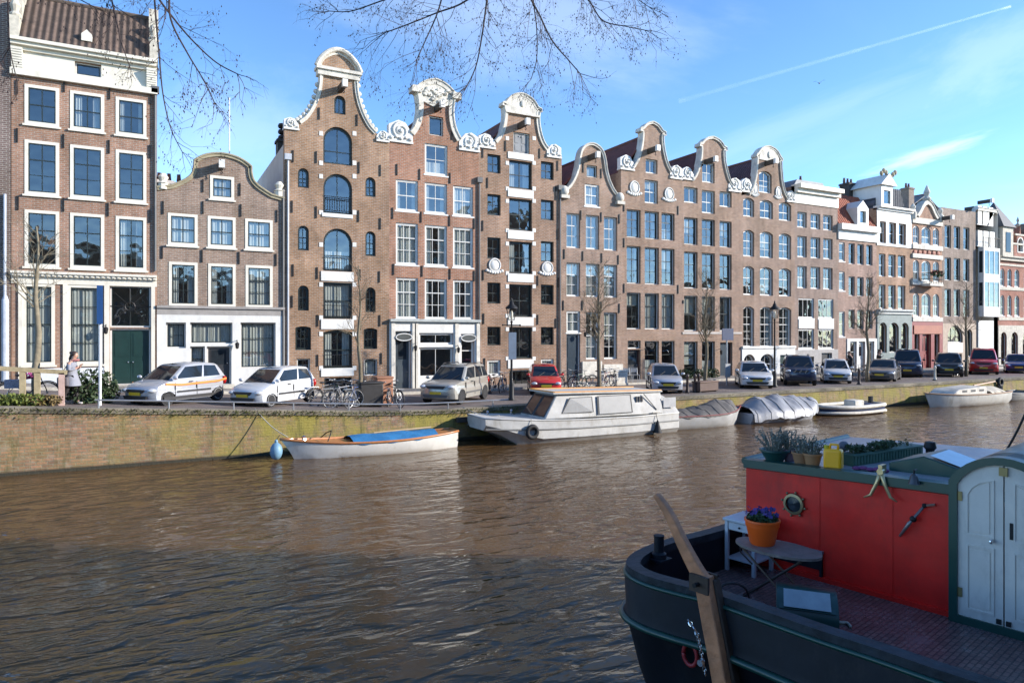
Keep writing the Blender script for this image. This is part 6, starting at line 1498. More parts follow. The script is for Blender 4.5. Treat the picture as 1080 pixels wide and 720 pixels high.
# navy and white launch
r, Ln = put(862, 432, 920, 427, 'launch', 'small white launch with navy blue sides', 1.8, True)
S = hull_pts(Ln, 1.8, .5, .42, .45, stern=.85, full=.5, rake=.4)
boat_hull(r, S, (mat('navy_hull', (.03, .05, .12), .35), wht), rail=wht, railr=.11, deck=.12)
tb = MB().tube([(x, -hb*1.03, z*.3) for x, xk, hb, z in S]+[(x, hb*1.03, z*.3) for x, xk, hb, z in S[::-1]], .09, 6); tb.build('white_sponson', wht, r, smooth=True)
bevel(MB().box(1.2, 2.0, -.35, .35, .3, .72).build('console', wht, r), .06); MB().box(.5, .95, -.5, .5, .3, .5).build('seat', mat('navy_seat', (.04, .06, .14), .6), r)
MB().tube([(.15, 0, .3), (.15, 0, .85)], .13, 8).build('outboard_motor', PLAST(), r)
# white day sailer
r, Ln = put(975, 420.5, 1052, 416, 'day_boat', 'white cabin boat with low coach roof, near the red van', 2.3, True)
S = hull_pts(Ln, 2.3, .85, .7, .7, stern=.75, full=.45, rake=.6)
boat_hull(r, S, (oldw, gw), rail=mat('teak_rail', (.3, .18, .1), .6), railr=.04, deck=.03)
bevel(MB().prism([(2.6, .68), (Ln-1.6, .72), (Ln-2.2, 1.02), (2.7, 1.12)], -.75, .75).build('coach_roof', wht, r), .06)
for s in (-1, 1):
    for k in range(3): MB().box(3.0+.9*k, 3.5+.9*k, s*.752-.004, s*.752+.004, .84, .97).build('cabin_window', gf, r)
tarp(r, S, lambda t: .35, 2, 8, cloth('cream_cover', (.5, .45, .36)), .03, 3, over=-.2, drop=-.02, name='cockpit_cover')
MB().tube([(.05, .2, .3), (.05, .2, 1.0)], .14, 8).build('outboard_motor', PLAST(), r); MB().tube([(2.7, 0, 1.12), (.3, 0, 1.3)], .05, 6).build('boom', mat('varnished_spar', (.32, .16, .07), .5), r)
# grey dinghy at the right edge
r, Ln = put(1046, 416, 1082, 413.5, 'dinghy', 'low grey open dinghy at the right edge of the photo', 1.6, True)
S = hull_pts(Ln, 1.6, .62, .45, .5, stern=.8, full=.5, rake=.4)
boat_hull(r, S, (mat('dinghy_grey', (.33, .33, .31), .6, 0, .2, 2), mat('dinghy_inside', (.2, .19, .16), .8)), rail=mat('grey_rail', (.25, .25, .24), .6), railr=.04, deck=.22)
for x in (.9, 2.2): MB().box(x, x+.25, -.7, .7, .36, .4).build('thwart', mat('dinghy_thwart', (.3, .24, .17), .7), r)
r = thing('tyre_fender', 'black tyre hanging on the quay edge above the grey dinghy', 'fender', (gp(1063, 403, -.2)[0], DQ-.15, -.22))
MB().tube([(.24*math.cos(t*PI/10), 0, .24*math.sin(t*PI/10)) for t in range(21)], .1, 8, cap=False).build('tyre', RUB(), r, smooth=True)
# timber guard beam on the quay wall behind the cruiser
bm_ = thing('fender_beam', 'dark horizontal timber beam on the quay wall between sloop and cruiser', 'beam', (11.6, DQ-.2, -.42))
MB().box(-.6, 4.5, -.1, .1, -.1, .1).build('timber', mat('wet_timber', (.05, .042, .035), .8), bm_)
for k in range(3): MB().box(k*2-.05, k*2+.05, -.12, -.1, -.13, .13).build('strap', IRON(), bm_)
# mooring lines
for i, (a, b, lb) in enumerate(((( 4.2, 24.5, WZ+.78), (3.3, DQ+.15, ground(3.3)+.05), 'mooring line from the bow of the white sloop to the quay'), ((12.3, 24.3, WZ+1.1), (11.4, DQ+.15, .05), 'mooring line from the cruiser bow to the quay'), ((20.7, 24.4, WZ+.9), (22.2, 24.6, WZ+.75), 'pale line between the cruiser stern and the tarpaulin covered boat'))):
    a = Vector(a); b = Vector(b); o = MB().tube([a.lerp(b, k/8)-a+Vector((0, 0, -.12*math.sin(PI*k/8))) for k in range(9)], .016, 5).build('mooring_line', mat('pale_rope', (.45, .42, .35), .9), None, a, smooth=True)
    tag(o, lb, 'rope')
# ---------------------------------------------------------------- the houseboat in the foreground
AX = Vector((.76*RX+.65*FX, .76*RY+.65*FY)).normalized()          # along the hull, away from the stern
BO = Vector((1.82*RX+6.7*FX, 1.82*RY+6.7*FY))
BRZ = math.atan2(AX.y, AX.x); DK = .18
BM = Matrix.Translation((BO.x, BO.y, 0)) @ Matrix.Rotation(BRZ, 4, 'Z'); BI = BM.inverted()
def bz(px, py, z):           # photo point at height z, in hull coordinates
    x, y = gp(px, py, z); return BI @ Vector((x, y, z))
def bw(px, py, xa):          # photo point on the transverse plane x = xa
    o = BI @ Vector((0, 0, H)); d = (BI.to_3x3() @ (at(px, py, 1)-Vector((0, 0, H)))); t = (xa-o.x)/d.x; return o+d*t
def bth(name, label, cat, p, rz=0, group=None):
    q = BM @ Vector(p); return thing(name, label, cat, q, BRZ+rz, group)
hullc = mat('navy_black_hull', (.007, .009, .014), .55, 0, .35, 2.5, spec=.25, bump=.25, bscale=5, grime=((.035, .033, .032), .8, 2.2)); greenp = mat('bottle_green_paint', (.006, .05, .04), .35, 0, .15, 3)
redb = mat('cabin_red', (.68, .014, .008), .4, 0, .22, 2.2, bump=.25, bscale=5, grime=((.16, .012, .01), .55, 1.6)); 
bg_ = thing('houseboat', 'dark hulled houseboat with red cabin front and green trim in the foreground', 'houseboat', (BO.x, BO.y, 0), BRZ)
WX = bw(1012, 652, 0).x if False else bz(1012, 652, DK).x
GZ = .63
# outline of the gunwale, from far side aft round the stern to the near side
half = [(7.0, -.9), (6.7, .1), (5.9, .75), (4.8, .9), (3, .93), (1.97, .93), (1.36, .96), (.83, 1.02), (.3, .97), (-.02, .85), (-.18, .69), (-.25, .43), (-.22, .1), (-.15, -.27), (-.16, -.74), (-.18, -1.3)]
ctr = -1.75
out = [(x, y) for x, y in half]+[(-.17, ctr)]+[(x, 2*ctr-y) for x, y in half[::-1]]
out = [(v.x, v.y) for v in catmull([(x, y, 0) for x, y in out], 5)]
def inw(o, d):
    r_ = []
    for i, p in enumerate(o):
        a = Vector(o[max(i-1, 0)]); b = Vector(o[min(i+1, len(o)-1)]); t = (b-a).normalized(); n = Vector((-t.y, t.x))
        r_.append((p[0]+n.x*d, p[1]+n.y*d))
    return r_
# (inset, z) rings from the gunwale down
prof = [(.0, GZ), (-.035, GZ-.1), (-.02, GZ-.4), (-.06, GZ-.5), (.0, GZ-.58), (.12, GZ-1.05), (.3, WZ+.35), (.5, WZ-.2), (.7, WZ-.6)]
m = MB(); rings = [[(x, y, z) for x, y in inw(out, d)] for d, z in prof]; n = len(out)
m.add([p for r_ in rings for p in r_], [(i*n+k, i*n+k+1, i*n+n+k+1, i*n+n+k) for i in range(len(prof)-1) for k in range(n-1)]); m.build('hull', hullc, bg_, smooth=50)
pi_ = inw(out, .115); pd = inw(out, .14)
MB().add([(x, y, GZ-.02) for x, y in pi_]+[(x, y, DK-.02) for x, y in pd], [(k, k+1, n+k+1, n+k) for k in range(n-1)]).build('bulwark', hullc, bg_, smooth=50)
m = MB()
a_, b_ = inw(out, -.02), inw(out, .13)
m.add([(x, y, GZ+.03) for x, y in a_]+[(x, y, GZ+.03) for x, y in b_]+[(x, y, GZ-.06) for x, y in a_]+[(x, y, GZ-.06) for x, y in b_], [(k, k+1, n+k+1, n+k) for k in range(n-1)]+[(k, 2*n+k, 2*n+k+1, k+1) for k in range(n-1)]+[(n+k, n+k+1, 3*n+k+1, 3*n+k) for k in range(n-1)])
m.build('gunwale', mat('worn_dark_cap', (.02, .026, .032), .55, 0, .6, 6, spec=.3, bump=.4, bscale=14), bg_, smooth=50)
MB().tube([(x, y, GZ-.06) for x, y in inw(out, -.03)], .022, 8).build('green_rubbing_strake', greenp, bg_, smooth=True)
MB().tube([(x, y, GZ-.49) for x, y in inw(out, -.06)], .035, 8).build('lower_strake', greenp, bg_, smooth=True)
mb_, nt, b = nodes('deck_brick_red'); L = nt.links.new
tc = N(nt, 'ShaderNodeTexCoord'); br = N(nt, 'ShaderNodeTexBrick', Scale=1.0); br.inputs['Brick Width'].default_value = .1; br.inputs['Row Height'].default_value = .05; br.inputs['Mortar Size'].default_value = .006
br.inputs['Color1'].default_value = (.19, .12, .11, 1); br.inputs['Color2'].default_value = (.12, .07, .068, 1); br.inputs['Mortar'].default_value = (.04, .03, .035, 1); L(tc.outputs['Object'], br.inputs['Vector'])
n1 = N(nt, 'ShaderNodeTexNoise', Scale=1.6, Detail=8.0, Roughness=.65); L(tc.outputs['Object'], n1.inputs['Vector'])
rr = N(nt, 'ShaderNodeMapRange'); rr.inputs['From Min'].default_value = .52; rr.inputs['From Max'].default_value = .72; L(n1.outputs['Fac'], rr.inputs[0])
mx = N(nt, 'ShaderNodeMix', data_type='RGBA'); L(rr.outputs[0], mx.inputs['Factor']); L(br.outputs['Color'], mx.inputs['A']); mx.inputs['B'].default_value = (.16, .14, .15, 1); L(mx.outputs['Result'], b.inputs['Base Color'])
r2 = N(nt, 'ShaderNodeMapRange'); r2.inputs['From Min'].default_value = .35; r2.inputs['From Max'].default_value = .6; r2.inputs['To Min'].default_value = .75; r2.inputs['To Max'].default_value = .22; L(n1.outputs['Fac'], r2.inputs[0]); L(r2.outputs[0], b.inputs['Roughness'])
bp = N(nt, 'ShaderNodeBump', Strength=.5, Distance=.008, invert=True); L(br.outputs['Fac'], bp.inputs['Height']); L(bp.outputs[0], b.inputs['Normal'])
tr = tessellate_polygon([[Vector((x, y, 0)) for x, y in pd]]); MB().add([(x, y, DK) for x, y in pd], tr).build('deck', mb_, bg_)
# cabin: transverse red bulkhead with a cambered top, roof running aft
yl = bw(787, 560, WX).y; yd = bw(1012, 600, WX).y       # far end, door edge
yc = bw(1062, 600, WX).y                                 # door centre
def topz(y):       # camber
    t = (yl-y)/(yl-yc); zl = bw(787, 490, WX).z; zd = bw(1012, 519, WX).z; td = (yl-yd)/(yl-yc)
    t = min(t, 2-t); return zl+(zd-zl)*(t/td)**.9 if t > 0 else zl
yr = 2*yc-yl; NS = 24; ys = [yl+(yr-yl)*k/NS for k in range(NS+1)]
m = MB().add([(WX, y, DK) for y in ys]+[(WX, y, topz(y)) for y in ys], [(k, k+1, NS+2+k, NS+1+k) for k in range(NS)])
m.add([(WX, yl, DK), (WX, yl, topz(yl)), (WX+3.05, yl+.03, topz(yl)), (WX+3.05, yl+.03, DK), (WX, yr, DK), (WX, yr, topz(yr)), (WX+3.05, yr, topz(yr)), (WX+3.05, yr, DK)], [(0, 1, 2, 3), (7, 6, 5, 4)])
m.build('cabin', redb, bg_)
rf_ = mat('roof_sheet', (.27, .28, .31), .3, 0, .25, 2.5); v = []
for x in (WX-.02, WX+3.05): v += [(x, y, topz(y)+.06) for y in ys]
v += [(WX-.02, y, topz(y)+.0) for y in ys]
MB().add(v, [(k, k+1, NS+2+k, NS+1+k) for k in range(NS)]+[(k, 2*NS+2+k, 2*NS+3+k, k+1) for k in range(NS)]).build('roof', rf_, bg_)
v = []
for y in ys: z = topz(y); v += [(WX-.035, y, z-.035), (WX-.07, y, z-.02), (WX-.07, y, z+.08), (WX+.06, y, z+.085)]
MB().add(v, [(4*k+j, 4*k+4+j, 4*k+5+j, 4*k+1+j) for k in range(NS) for j in range(3)]+[(3, 2, 1, 0)]).build('roof_trim', greenp, bg_)
MB().tube([(WX, yl+.02, topz(yl)+.05), (WX+3.05, yl+.05, topz(yl)+.05)], .05, 8).build('side_trim', greenp, bg_)
for yy in (yl-.95, yl-1.75): MB().box(WX-.006, WX+.01, yy-.006, yy+.006, DK+.05, topz(yy)-.03).build('weld_seam', redb, bg_)
MB().box(WX-.04, WX, yr, yl, DK, DK+.05).build('red_kick_strip', redb, bg_)
# porthole
pc = bw(838, 531, WX); pr_ = .118
o = MB().lathe([(pr_*.78, -.03), (pr_*.8, -.045), (pr_*1.05, -.04), (pr_*1.1, -.01)], 28, (WX, pc.y, pc.z), 'x', cap=False)
for k in range(8): a = 2*PI*k/8+.2; o.ball((WX-.03, pc.y+pr_*1.22*math.cos(a), pc.z+pr_*1.22*math.sin(a)), .016, n=8, m=5)
pf = o.build('porthole', mat('dull_brass', (.22, .18, .1), .4, .6), bg_, smooth=50)
MB().lathe([(.001, -.018), (pr_*.8, -.014)], 24, (WX, pc.y, pc.z), 'x').build('pane', mat('dark_glass', (.02, .025, .03), .05), pf)
# arched double door in a green frame
dz0 = bw(1016, 645, WX).z; hw = abs(yd-yc)*.965; dzt = bw(1062, 491, WX-.1).z; XD = WX-.1
def arch(w, z1, n=14): 
    rise = w*.62; r_ = (w*w+rise*rise)/(2*rise); h_ = math.asin(w/r_)
    return [(-w, dz0), (w, dz0)]+[(r_*math.sin(h_-2*h_*k/n), z1-r_+r_*math.cos(h_-2*h_*k/n)) for k in range(n+1)]
def xwall(pts, holes, x0, x1):
    m = MB().prism(pts, 0, 1, 0, holes); m.v = [(x0+(x1-x0)*v[1], yc+v[0], v[2]) for v in m.v]; return m
of = arch(hw+.075, dzt+.075); of[0] = (of[0][0], dz0-.12); of[1] = (of[1][0], dz0-.12)
fr = xwall(of, [arch(hw, dzt)], XD-.03, WX+.3); fr.build('door_frame', greenp, bg_)
xwall(of, [], WX+.02, WX+3).build('companionway_hood', greenp, bg_)
wd_ = mat('door_off_white', (.64, .6, .54), .45, 0, .09, 3, bump=.12, bscale=12, grime=((.25, .24, .22), .4, 4.0))
for s in (-1, 1):
    full_ = arch(hw, dzt); pts = [(max(.006, p[0]*s)*s if p[0]*s < .006 else p[0], p[1]) for p in full_]
    seq = []
    for p in pts:
        if not seq or (abs(p[0]-seq[-1][0])+abs(p[1]-seq[-1][1])) > .002: seq.append(p)
    if s > 0: pass
    lf = xwall(seq, [], XD, XD+.04).build('door', wd_, bg_)
    hh = dzt-dz0
    for za, zb_, ar in ((.05, .47, 0), (.53, .9, 1)):
        x0, x1 = s*hw*.2, s*hw*.8; z0, z1 = dz0+hh*za, dz0+hh*zb_
        p = [(x0, z0), (x1, z0), (x1, z1-(.14 if ar else 0)), (x0, z1)] if not ar else [(x0, z0), (x1, z0), (x1, z1-.17), (s*hw*.7, z1-.1), (s*hw*.52, z1-.04), (x0, z1)]
        c = (sum(q_[0] for q_ in p)/len(p), sum(q_[1] for q_ in p)/len(p)); pin = [(c[0]+(q_[0]-c[0])*.88, c[1]+(q_[1]-c[1])*.94) for q_ in p]
        xwall(p, [pin], XD-.012, XD+.01).build('panel_moulding', wd_, lf)
        xwall([(c[0]+(q_[0]-c[0])*.7, c[1]+(q_[1]-c[1])*.86) for q_ in p], [], XD-.009, XD+.01).build('panel', wd_, lf)
    br_ = mat('hinge_brass', (.25, .2, .09), .45, .6)
    for zf in (.12, .74): MB().box(XD-.015, XD+.02, yc+s*hw*.95-.02, yc+s*hw*.95+.02, dz0+hh*zf, dz0+hh*zf+.09).build('hinge', br_, lf)
    if s > 0: MB().ball((XD-.05, yc+.09, dz0+hh*.52), .026, .02, .026, 10, 6).lathe([(.012, -.05), (.012, 0)], 8, (XD, yc+.09, dz0+hh*.52), 'x').build('knob', CHROME(), lf)
    else: MB().box(XD-.02, XD, yc-.075, yc-.05, dz0+hh*.55, dz0+hh*.65).build('bolt', IRON(), lf)
    MB().box(XD-.02, XD+.01, yc+s*.04-.02, yc+s*.04+.02, dz0+.015, dz0+.06).build('foot_bolt', IRON(), lf)
MB().box(XD-.03, XD, yc-.035, yc+.035, dzt-.1, dzt-.02).build('hasp', mat('hinge_brass', (.25, .2, .09), .45, .6), bg_)
# brass fork ornament, bell and handle on the bulkhead
p0, p1, p2 = bw(929, 497, WX-.1), bw(911, 524, WX-.1), bw(946, 529, WX-.1)
orn = bth('brass_fork', 'brass two pronged ornament hooked over the green trim of the cabin', 'ornament', p0); m = MB()
for e in (p1, p2):
    dd = e-p0; m.tube([Vector((0, 0, 0)), Vector((0, dd.y*.25, dd.z*.45)), Vector((0, dd.y*.6, dd.z*.88)), Vector((0, dd.y, dd.z))], [.024, .022, .017, .008], 8)
m.build('prongs', mat('polished_brass', (.5, .38, .2), .35, .6), orn, smooth=True)
MB().lathe([(.01, -.03), (.034, -.03), (.034, .03), (.01, .03)], 14, axis='x').box(-.02, .1, -.02, .02, -.01, .07).build('boss', mat('polished_brass', (.5, .38, .2), .35, .6), orn)
p = bw(964, 505, WX-.12); bl = bth('ship_bell', 'small dark ship bell on the green roof trim', 'bell', p)
MB().lathe([(.06, -.05), (.05, -.03), (.035, .03), (.02, .055), (.001, .06)], 14).build('bell', mat('dark_bronze', (.08, .08, .085), .35, .6), bl, smooth=50); MB().tube([(0, 0, .05), (0, 0, .09), (.07, 0, .09)], .01, 5).build('bracket', IRON(), bl)
p0, p1 = bw(975, 533, WX-.05), bw(949, 565, WX-.05); ha = bth('crank_handle', 'worn metal crank handle fixed on the red cabin front', 'handle', p0); dd = p1-p0
mt_ = mat('worn_grip', (.22, .12, .09), .5)
MB().tube([(0, 0, 0), dd*.5+Vector((-.03, 0, 0)), dd*.55+Vector((-.045, .0, -.0)), dd], [.014, .016, .02, .013], 8).build('grip', mat('brushed_iron', (.2, .19, .19), .4, .5), ha, smooth=True); MB().ball(dd*.42+Vector((-.02, 0, 0)), .035, n=10, m=6).ball((0, 0, 0), .026, n=8, m=5).build('pivot', IRON(), ha); MB().tube([(0, 0, 0), (.0, -.1, .03)], .013, 6).build('spindle', mt_, ha)
# skylights
def skylight(px0, py0, w, d, label):
    c = bw(px0, py0, WX+.45); zt = topz(c.y)+.06; r_ = bth('skylight', label, 'skylight', (c.x, c.y, zt-.02), 0, 'green roof skylights')
    # ridge along x, glass on the near slope
    m = MB().add([(0, w/2, 0), (d, w/2, 0), (d, -w/2, 0), (0, -w/2, 0), (0, w/2, .1), (d, w/2, .1), (d, -w/2, .06), (0, -w/2, .06), (0, .12*w, .22), (d, .12*w, .22)],
       [(0, 3, 2, 1), (0, 4, 8, 7, 3), (1, 2, 6, 9, 5), (4, 5, 9, 8), (8, 9, 6, 7), (0, 1, 5, 4), (3, 7, 6, 2)]); bevel(m.build('frame', greenp, r_), .012)
    k = .07; A_, B_, C_, D_ = Vector((k, .12*w-k*.6, .215)), Vector((d-k, .12*w-k*.6, .215)), Vector((d-k, -w/2+k, .075)), Vector((k, -w/2+k, .075)); o = Vector((0, -.004, .012))
    MB().add([A_+o, B_+o, C_+o, D_+o], [(0, 1, 2, 3)]).build('pane', mat('sky_pane', (.3, .36, .42), .06), r_)
skylight(986, 500, .95, .75, 'green skylight with pale glass in the middle of the houseboat roof'); skylight(1072, 493, .95, .75, 'green skylight cut by the right edge of the photo')
# roof clutter, back to front
def roofp(px, py, dx): c = bw(px, py, WX+dx); return Vector((c.x, c.y, topz(c.y)+.062))
def pot(r0, r1, h_): return MB().lathe([(r0, 0), (r1, h_*.86), (r1*1.1, h_*.86), (r1*1.1, h_), (r1*.97, h_), (r1*.9, h_*.85), (.001, h_*.83)], 20)
def sprigs(m, n, r_, hgt, c=(0, 0, 0), lf=.02):
    rng = random.Random(n)
    for k in range(n):
        a = rng.uniform(0, 6.3); rr_ = r_*rng.random()**.5; h_ = hgt*rng.uniform(.6, 1.1); p0 = Vector((c[0]+rr_*.5*math.cos(a), c[1]+rr_*.5*math.sin(a), c[2])); p1 = p0+Vector((rr_*1.1*math.cos(a), rr_*1.1*math.sin(a), h_))
        m.tube([p0, p0.lerp(p1, .5)+Vector((0, 0, .02)), p1], [.006, .005, .003], 4)
        for j in range(7):
            q_ = p0.lerp(p1, rng.uniform(.4, 1.0)); leafy(m, q_, (.012, .012, .012), 1, lf, rng=rng)
    return m
sage = mat('grey_green_leaf', (.17, .18, .15), .75, 0, .5, 25); soil = mat('soil', (.03, .022, .016), .95)
PL = [((817, 488), .1, .17, .15, mat('dark_teal_pot', (.012, .06, .055), .45), 'wide dark teal pot with grey green herbs at the roof corner', 46, .27),
      ((833, 487), .06, .085, .15, mat('mauve_pot', (.16, .1, .13), .6), 'small mauve pot with tall herbs behind the teal pot', 22, .26),
      ((845, 487.5), .075, .105, .15, mat('clay_pot', (.3, .15, .07), .75), 'clay pot with grey herbs left of the yellow can pair', 26, .24),
      ((857, 488), .075, .105, .15, mat('clay_pot_light', (.36, .18, .08), .75), 'lighter clay pot with grey herbs next to the yellow jerrycan', 26, .22)]
for (px, py), r0, r1, h_, m_, lb, ns, hg in PL:
    q = roofp(px, py, .16 if px != 833 else .3); r_ = bth('potted_herb', lb, 'potted plant', q); pot(r0, r1, h_).build('pot', m_, r_, smooth=50)
    sprigs(MB(), ns, r1, hg, (0, 0, h_*.8)).build('foliage', sage, r_)
q = roofp(879, 490, .12); jc = bth('jerrycan', 'yellow plastic jerrycan standing on the houseboat roof', 'jerrycan', q, .2)
yel = mat('yellow_plastic', (.9, .43, .008), .4, 0, .06, 3)
bevel(MB().box(-.075, .075, -.1, .1, 0, .235).build('body', yel, jc), .03, 3); MB().tube([(0, -.05, .22), (0, -.05, .285), (0, .03, .285), (0, .045, .225)], .016, 8).build('handle', yel, jc, smooth=True)
MB().lathe([(.03, .22), (.03, .27), (.001, .272)], 12, (0, .075, 0)).build('cap', mat('yellow_cap', (.5, .42, .02), .5), jc)
a = roofp(893, 486, .45); b_ = roofp(966, 474.5, 1.9); tr_ = bth('planter_trough', 'long ribbed green trough with plants along the far roof edge', 'planter', a); d_ = b_-a; ln = Vector((d_.x, d_.y)).length; an = math.atan2(d_.y, d_.x)
sub = MB(); sub.box(0, ln, -.09, .09, 0, .13)
for k in range(int(ln/.06)): sub.box(.02+.06*k, .05+.06*k, -.1, .1, .01, .115)
sub.box(-.01, ln+.01, -.105, .105, .115, .135)
o = sub.build('trough', mat('trough_green', (.05, .12, .085), .6), tr_); o.rotation_euler = (0, 0, an)
m = MB(); 
for k in range(9): leafy(m, (ln*(.08+.1*k*.98), random.uniform(-.03, .03), .17+random.uniform(-.02, .05)), (.11, .09, .05), 110 if k < 6 else 25, .028)
o = m.build('foliage', mat('succulent_green', (.045, .075, .03), .7, 0, .5, 12), tr_); o.rotation_euler = (0, 0, an)
for px, py, lb, cc in ((940, 474, 'small dark pot on the far end of the roof trough', (.03, .03, .035)), (953, 472.5, 'smallest dark pot beside the chimney stub', (.04, .035, .035))):
    q = roofp(px, py+3, 1.9); r_ = bth('small_pot', lb, 'pot', q); pot(.035, .05, .09).build('pot', mat('dark_pot_%d' % px, cc, .6), r_, smooth=50); m = MB(); leafy(m, (0, 0, .11), (.05, .05, .04), 40, .02); m.build('foliage', sage, r_)
q = roofp(981, 478, 1.7); r_ = bth('flue', 'dark roof flue standing behind the middle skylight', 'flue', q); MB().lathe([(.07, 0), (.07, .02), (.05, .05), (.05, .1), (.075, .13), (.06, .2), (.001, .21)], 14).build('pipe', IRON(), r_, smooth=50); MB().lathe([(.09, -.01), (.09, .012)], 14).build('flange', IRON(), r_)
q = roofp(918, 489.5, .25); r_ = bth('folded_cloth', 'purple folded cloth lying on the houseboat roof', 'cloth', q, .3); m = MB()
for k in range(5): m.ball((.015*(k % 2), -.14+.07*k, .02+.006*(k % 2)), .06, .055, .022, 10, 6)
m.build('folds', mat('purple_cloth', (.15, .04, .13), .9), r_, smooth=True)
q = roofp(890, 480, .62); r_ = bth('watering_ball', 'grey round float behind the yellow jerrycan', 'float', q); MB().ball((0, 0, .2), .065, n=14, m=10).build('ball', mat('slate_ball', (.12, .12, .14), .5), r_, smooth=True); MB().tube([(0, 0, 0), (0, 0, .15)], .01, 6).build('stick', IRON(), r_)
q = roofp(1047, 474.5, 1.35); r_ = bth('roof_pot', 'shallow clay pot on the far skylight at the right', 'pot', q); pot(.07, .1, .07).build('pot', mat('clay_pot', (.3, .15, .07), .75), r_, smooth=50); m = MB(); leafy(m, (0, 0, .08), (.08, .08, .03), 60, .02); m.build('foliage', sage, r_)
a = roofp(1048, 472, 1.3); p1 = bw(1095, 405, WX+1.2); pts = [a, a.lerp(p1, .3)+Vector((0, 0, -.06)), a.lerp(p1, .6)+Vector((0, 0, -.07)), p1]
o = MB().tube([BM @ v for v in catmull(pts, 6)], .012, 6).build('cable', RUB(), None, smooth=True); tag(o, 'black cable rising from the houseboat roof past the right edge', 'cable')
o = MB().tube([BM @ v for v in catmull([roofp(1000, 475, 1.3), roofp(1020, 474.5, 1.3), roofp(1040, 473, 1.3)], 5)], .014, 6).build('cable', RUB(), None, smooth=True); tag(o, 'black hose lying across the roof behind the middle skylight', 'hose')
# ---- things on the deck
def deckp(px, py): v = bz(px, py, DK); return Vector((v.x, v.y, DK))
# white side table
lg = [(764, 599), (792, 607), (813, 598)]
c = Vector((1.95, .585, DK)); st = bth('side_table', 'pale grey painted side table with drawer by the red cabin', 'table', (c.x, c.y, DK), .0)
gp_ = mat('pale_grey_paint', (.5, .52, .56), .5, 0, .08, 5)
tx, ty, th = .22, .2, .64
bevel(MB().box(-tx-.02, tx+.02, -ty-.02, ty+.02, th-.03, th).build('tabletop', gp_, st), .006)
MB().box(-tx+.02, tx-.02, -ty+.02, ty-.02, th-.14, th-.031).build('apron', gp_, st)
dr = MB().box(-tx+.005, -tx+.02, -ty+.05, ty-.05, th-.13, th-.045).build('drawer', gp_, st); MB().ball((-tx-.008, 0, th-.09), .014, n=8, m=5).build('knob', IRON(), dr)
for sx in (-1, 1):
    for sy in (-1, 1): MB().box(sx*(tx-.02)-.02, sx*(tx-.02)+.02, sy*(ty-.02)-.02, sy*(ty-.02)+.02, 0, th-.03).build('leg', gp_, st)
MB().box(-tx+.02, tx-.02, -ty+.02, ty-.02, .14, .16).build('shelf', gp_, st)
# low bench with dark side behind the folding table
c = deckp(846, 602); bn = bth('low_bench', 'low bench with pale top and dark sides against the red cabin', 'bench', (c.x+.02, c.y, DK))
MB().box(-.2, .2, -.33, .45, .32, .35).build('seat', mat('weathered_slate_top', (.2, .2, .22), .5, 0, .2, 6), bn); MB().box(-.19, .19, -.32, -.29, 0, .319).build('side_panel', hullc, bn); MB().box(-.17, -.15, -.29, .42, .12, .319).build('front_panel', hullc, bn); MB().box(-.19, .19, .41, .44, 0, .319).build('side_panel', hullc, bn)
# folding table
tt = bz(820, 577, DK+.58); ft = bth('folding_table', 'worn oval folding table with crossed legs carrying the orange pot', 'table', (tt.x, tt.y, DK), .05)
wt_ = mat('grey_weathered_top', (.17, .135, .12), .55, 0, .35, 5, bump=.4, bscale=20)
ov = [(.27*math.cos(2*PI*k/40), .47*math.sin(2*PI*k/40)) for k in range(40)]
m = MB().prism(ov, 0, 1); m.v = [(x, z, .555+.028*y) for x, y, z in m.v]; m.build('tabletop', wt_, ft)
ir = mat('rusty_iron', (.06, .045, .04), .6, .3); wl_ = mat('worn_leg_wood', (.14, .09, .06), .7)
for s in (-1, 1):
    MB().tube([(s*.16, .34, .555), (s*.17, .0, .27), (s*.16, -.3, 0)], .012, 6).build('leg', wl_, ft); MB().tube([(s*.14, -.34, .555), (s*.15, .0, .27), (s*.14, .32, 0)], .012, 6).build('leg', ir, ft)
MB().tube([(-.16, -.3, .02), (.16, -.3, .02)], .01, 6).build('crossbar', ir, ft); MB().tube([(-.14, .32, .02), (.14, .32, .02)], .01, 6).build('crossbar', ir, ft)
MB().tube([(0, .44, .555), (.02, .44, .42), (.02, .3, .32)], .01, 6).build('support_bracket', ir, ft)
q = bz(804, 573, DK+.583); fp_ = bth('flower_pot', 'orange plastic pot of violet pansies on the oval table', 'flower pot', q)
opl = mat('orange_plastic', (.85, .115, .01), .42, 0, .05, 3)
MB().lathe([(.12, 0), (.135, .02), (.172, .2), (.178, .2), (.182, .25), (.192, .255), (.19, .275), (.172, .275), (.165, .22), (.001, .215)], 36).build('pot', opl, fp_, smooth=50)
rng = random.Random(4); m = MB(); leafy(m, (0, 0, .29), (.16, .16, .06), 520, .03, rng=rng); m.build('foliage', mat('pansy_leaf', (.035, .075, .03), .55, 0, .4, 20), fp_)
m = MB()
for k in range(26):
    a = rng.uniform(0, 6.3); rr_ = .17*rng.random()**.6; c = Vector((rr_*math.cos(a), rr_*math.sin(a), .33+rng.uniform(-.01, .05)))
    nrm = Vector((-.5+rng.gauss(0, .5), rng.gauss(0, .5)-.1, .6)).normalized(); u = nrm.orthogonal().normalized(); w_ = nrm.cross(u)
    for j in range(5):
        an_ = 2*PI*j/5; d_ = u*math.cos(an_)+w_*math.sin(an_); e_ = nrm.cross(d_); m.add([c, c+d_*.016+e_*.014, c+d_*.032+nrm*.004, c+d_*.016-e_*.014], [(0, 1, 2, 3)])
m.build('petals', mat('pansy_violet', (.05, .02, .16), .6, 0, .5, 30), fp_)
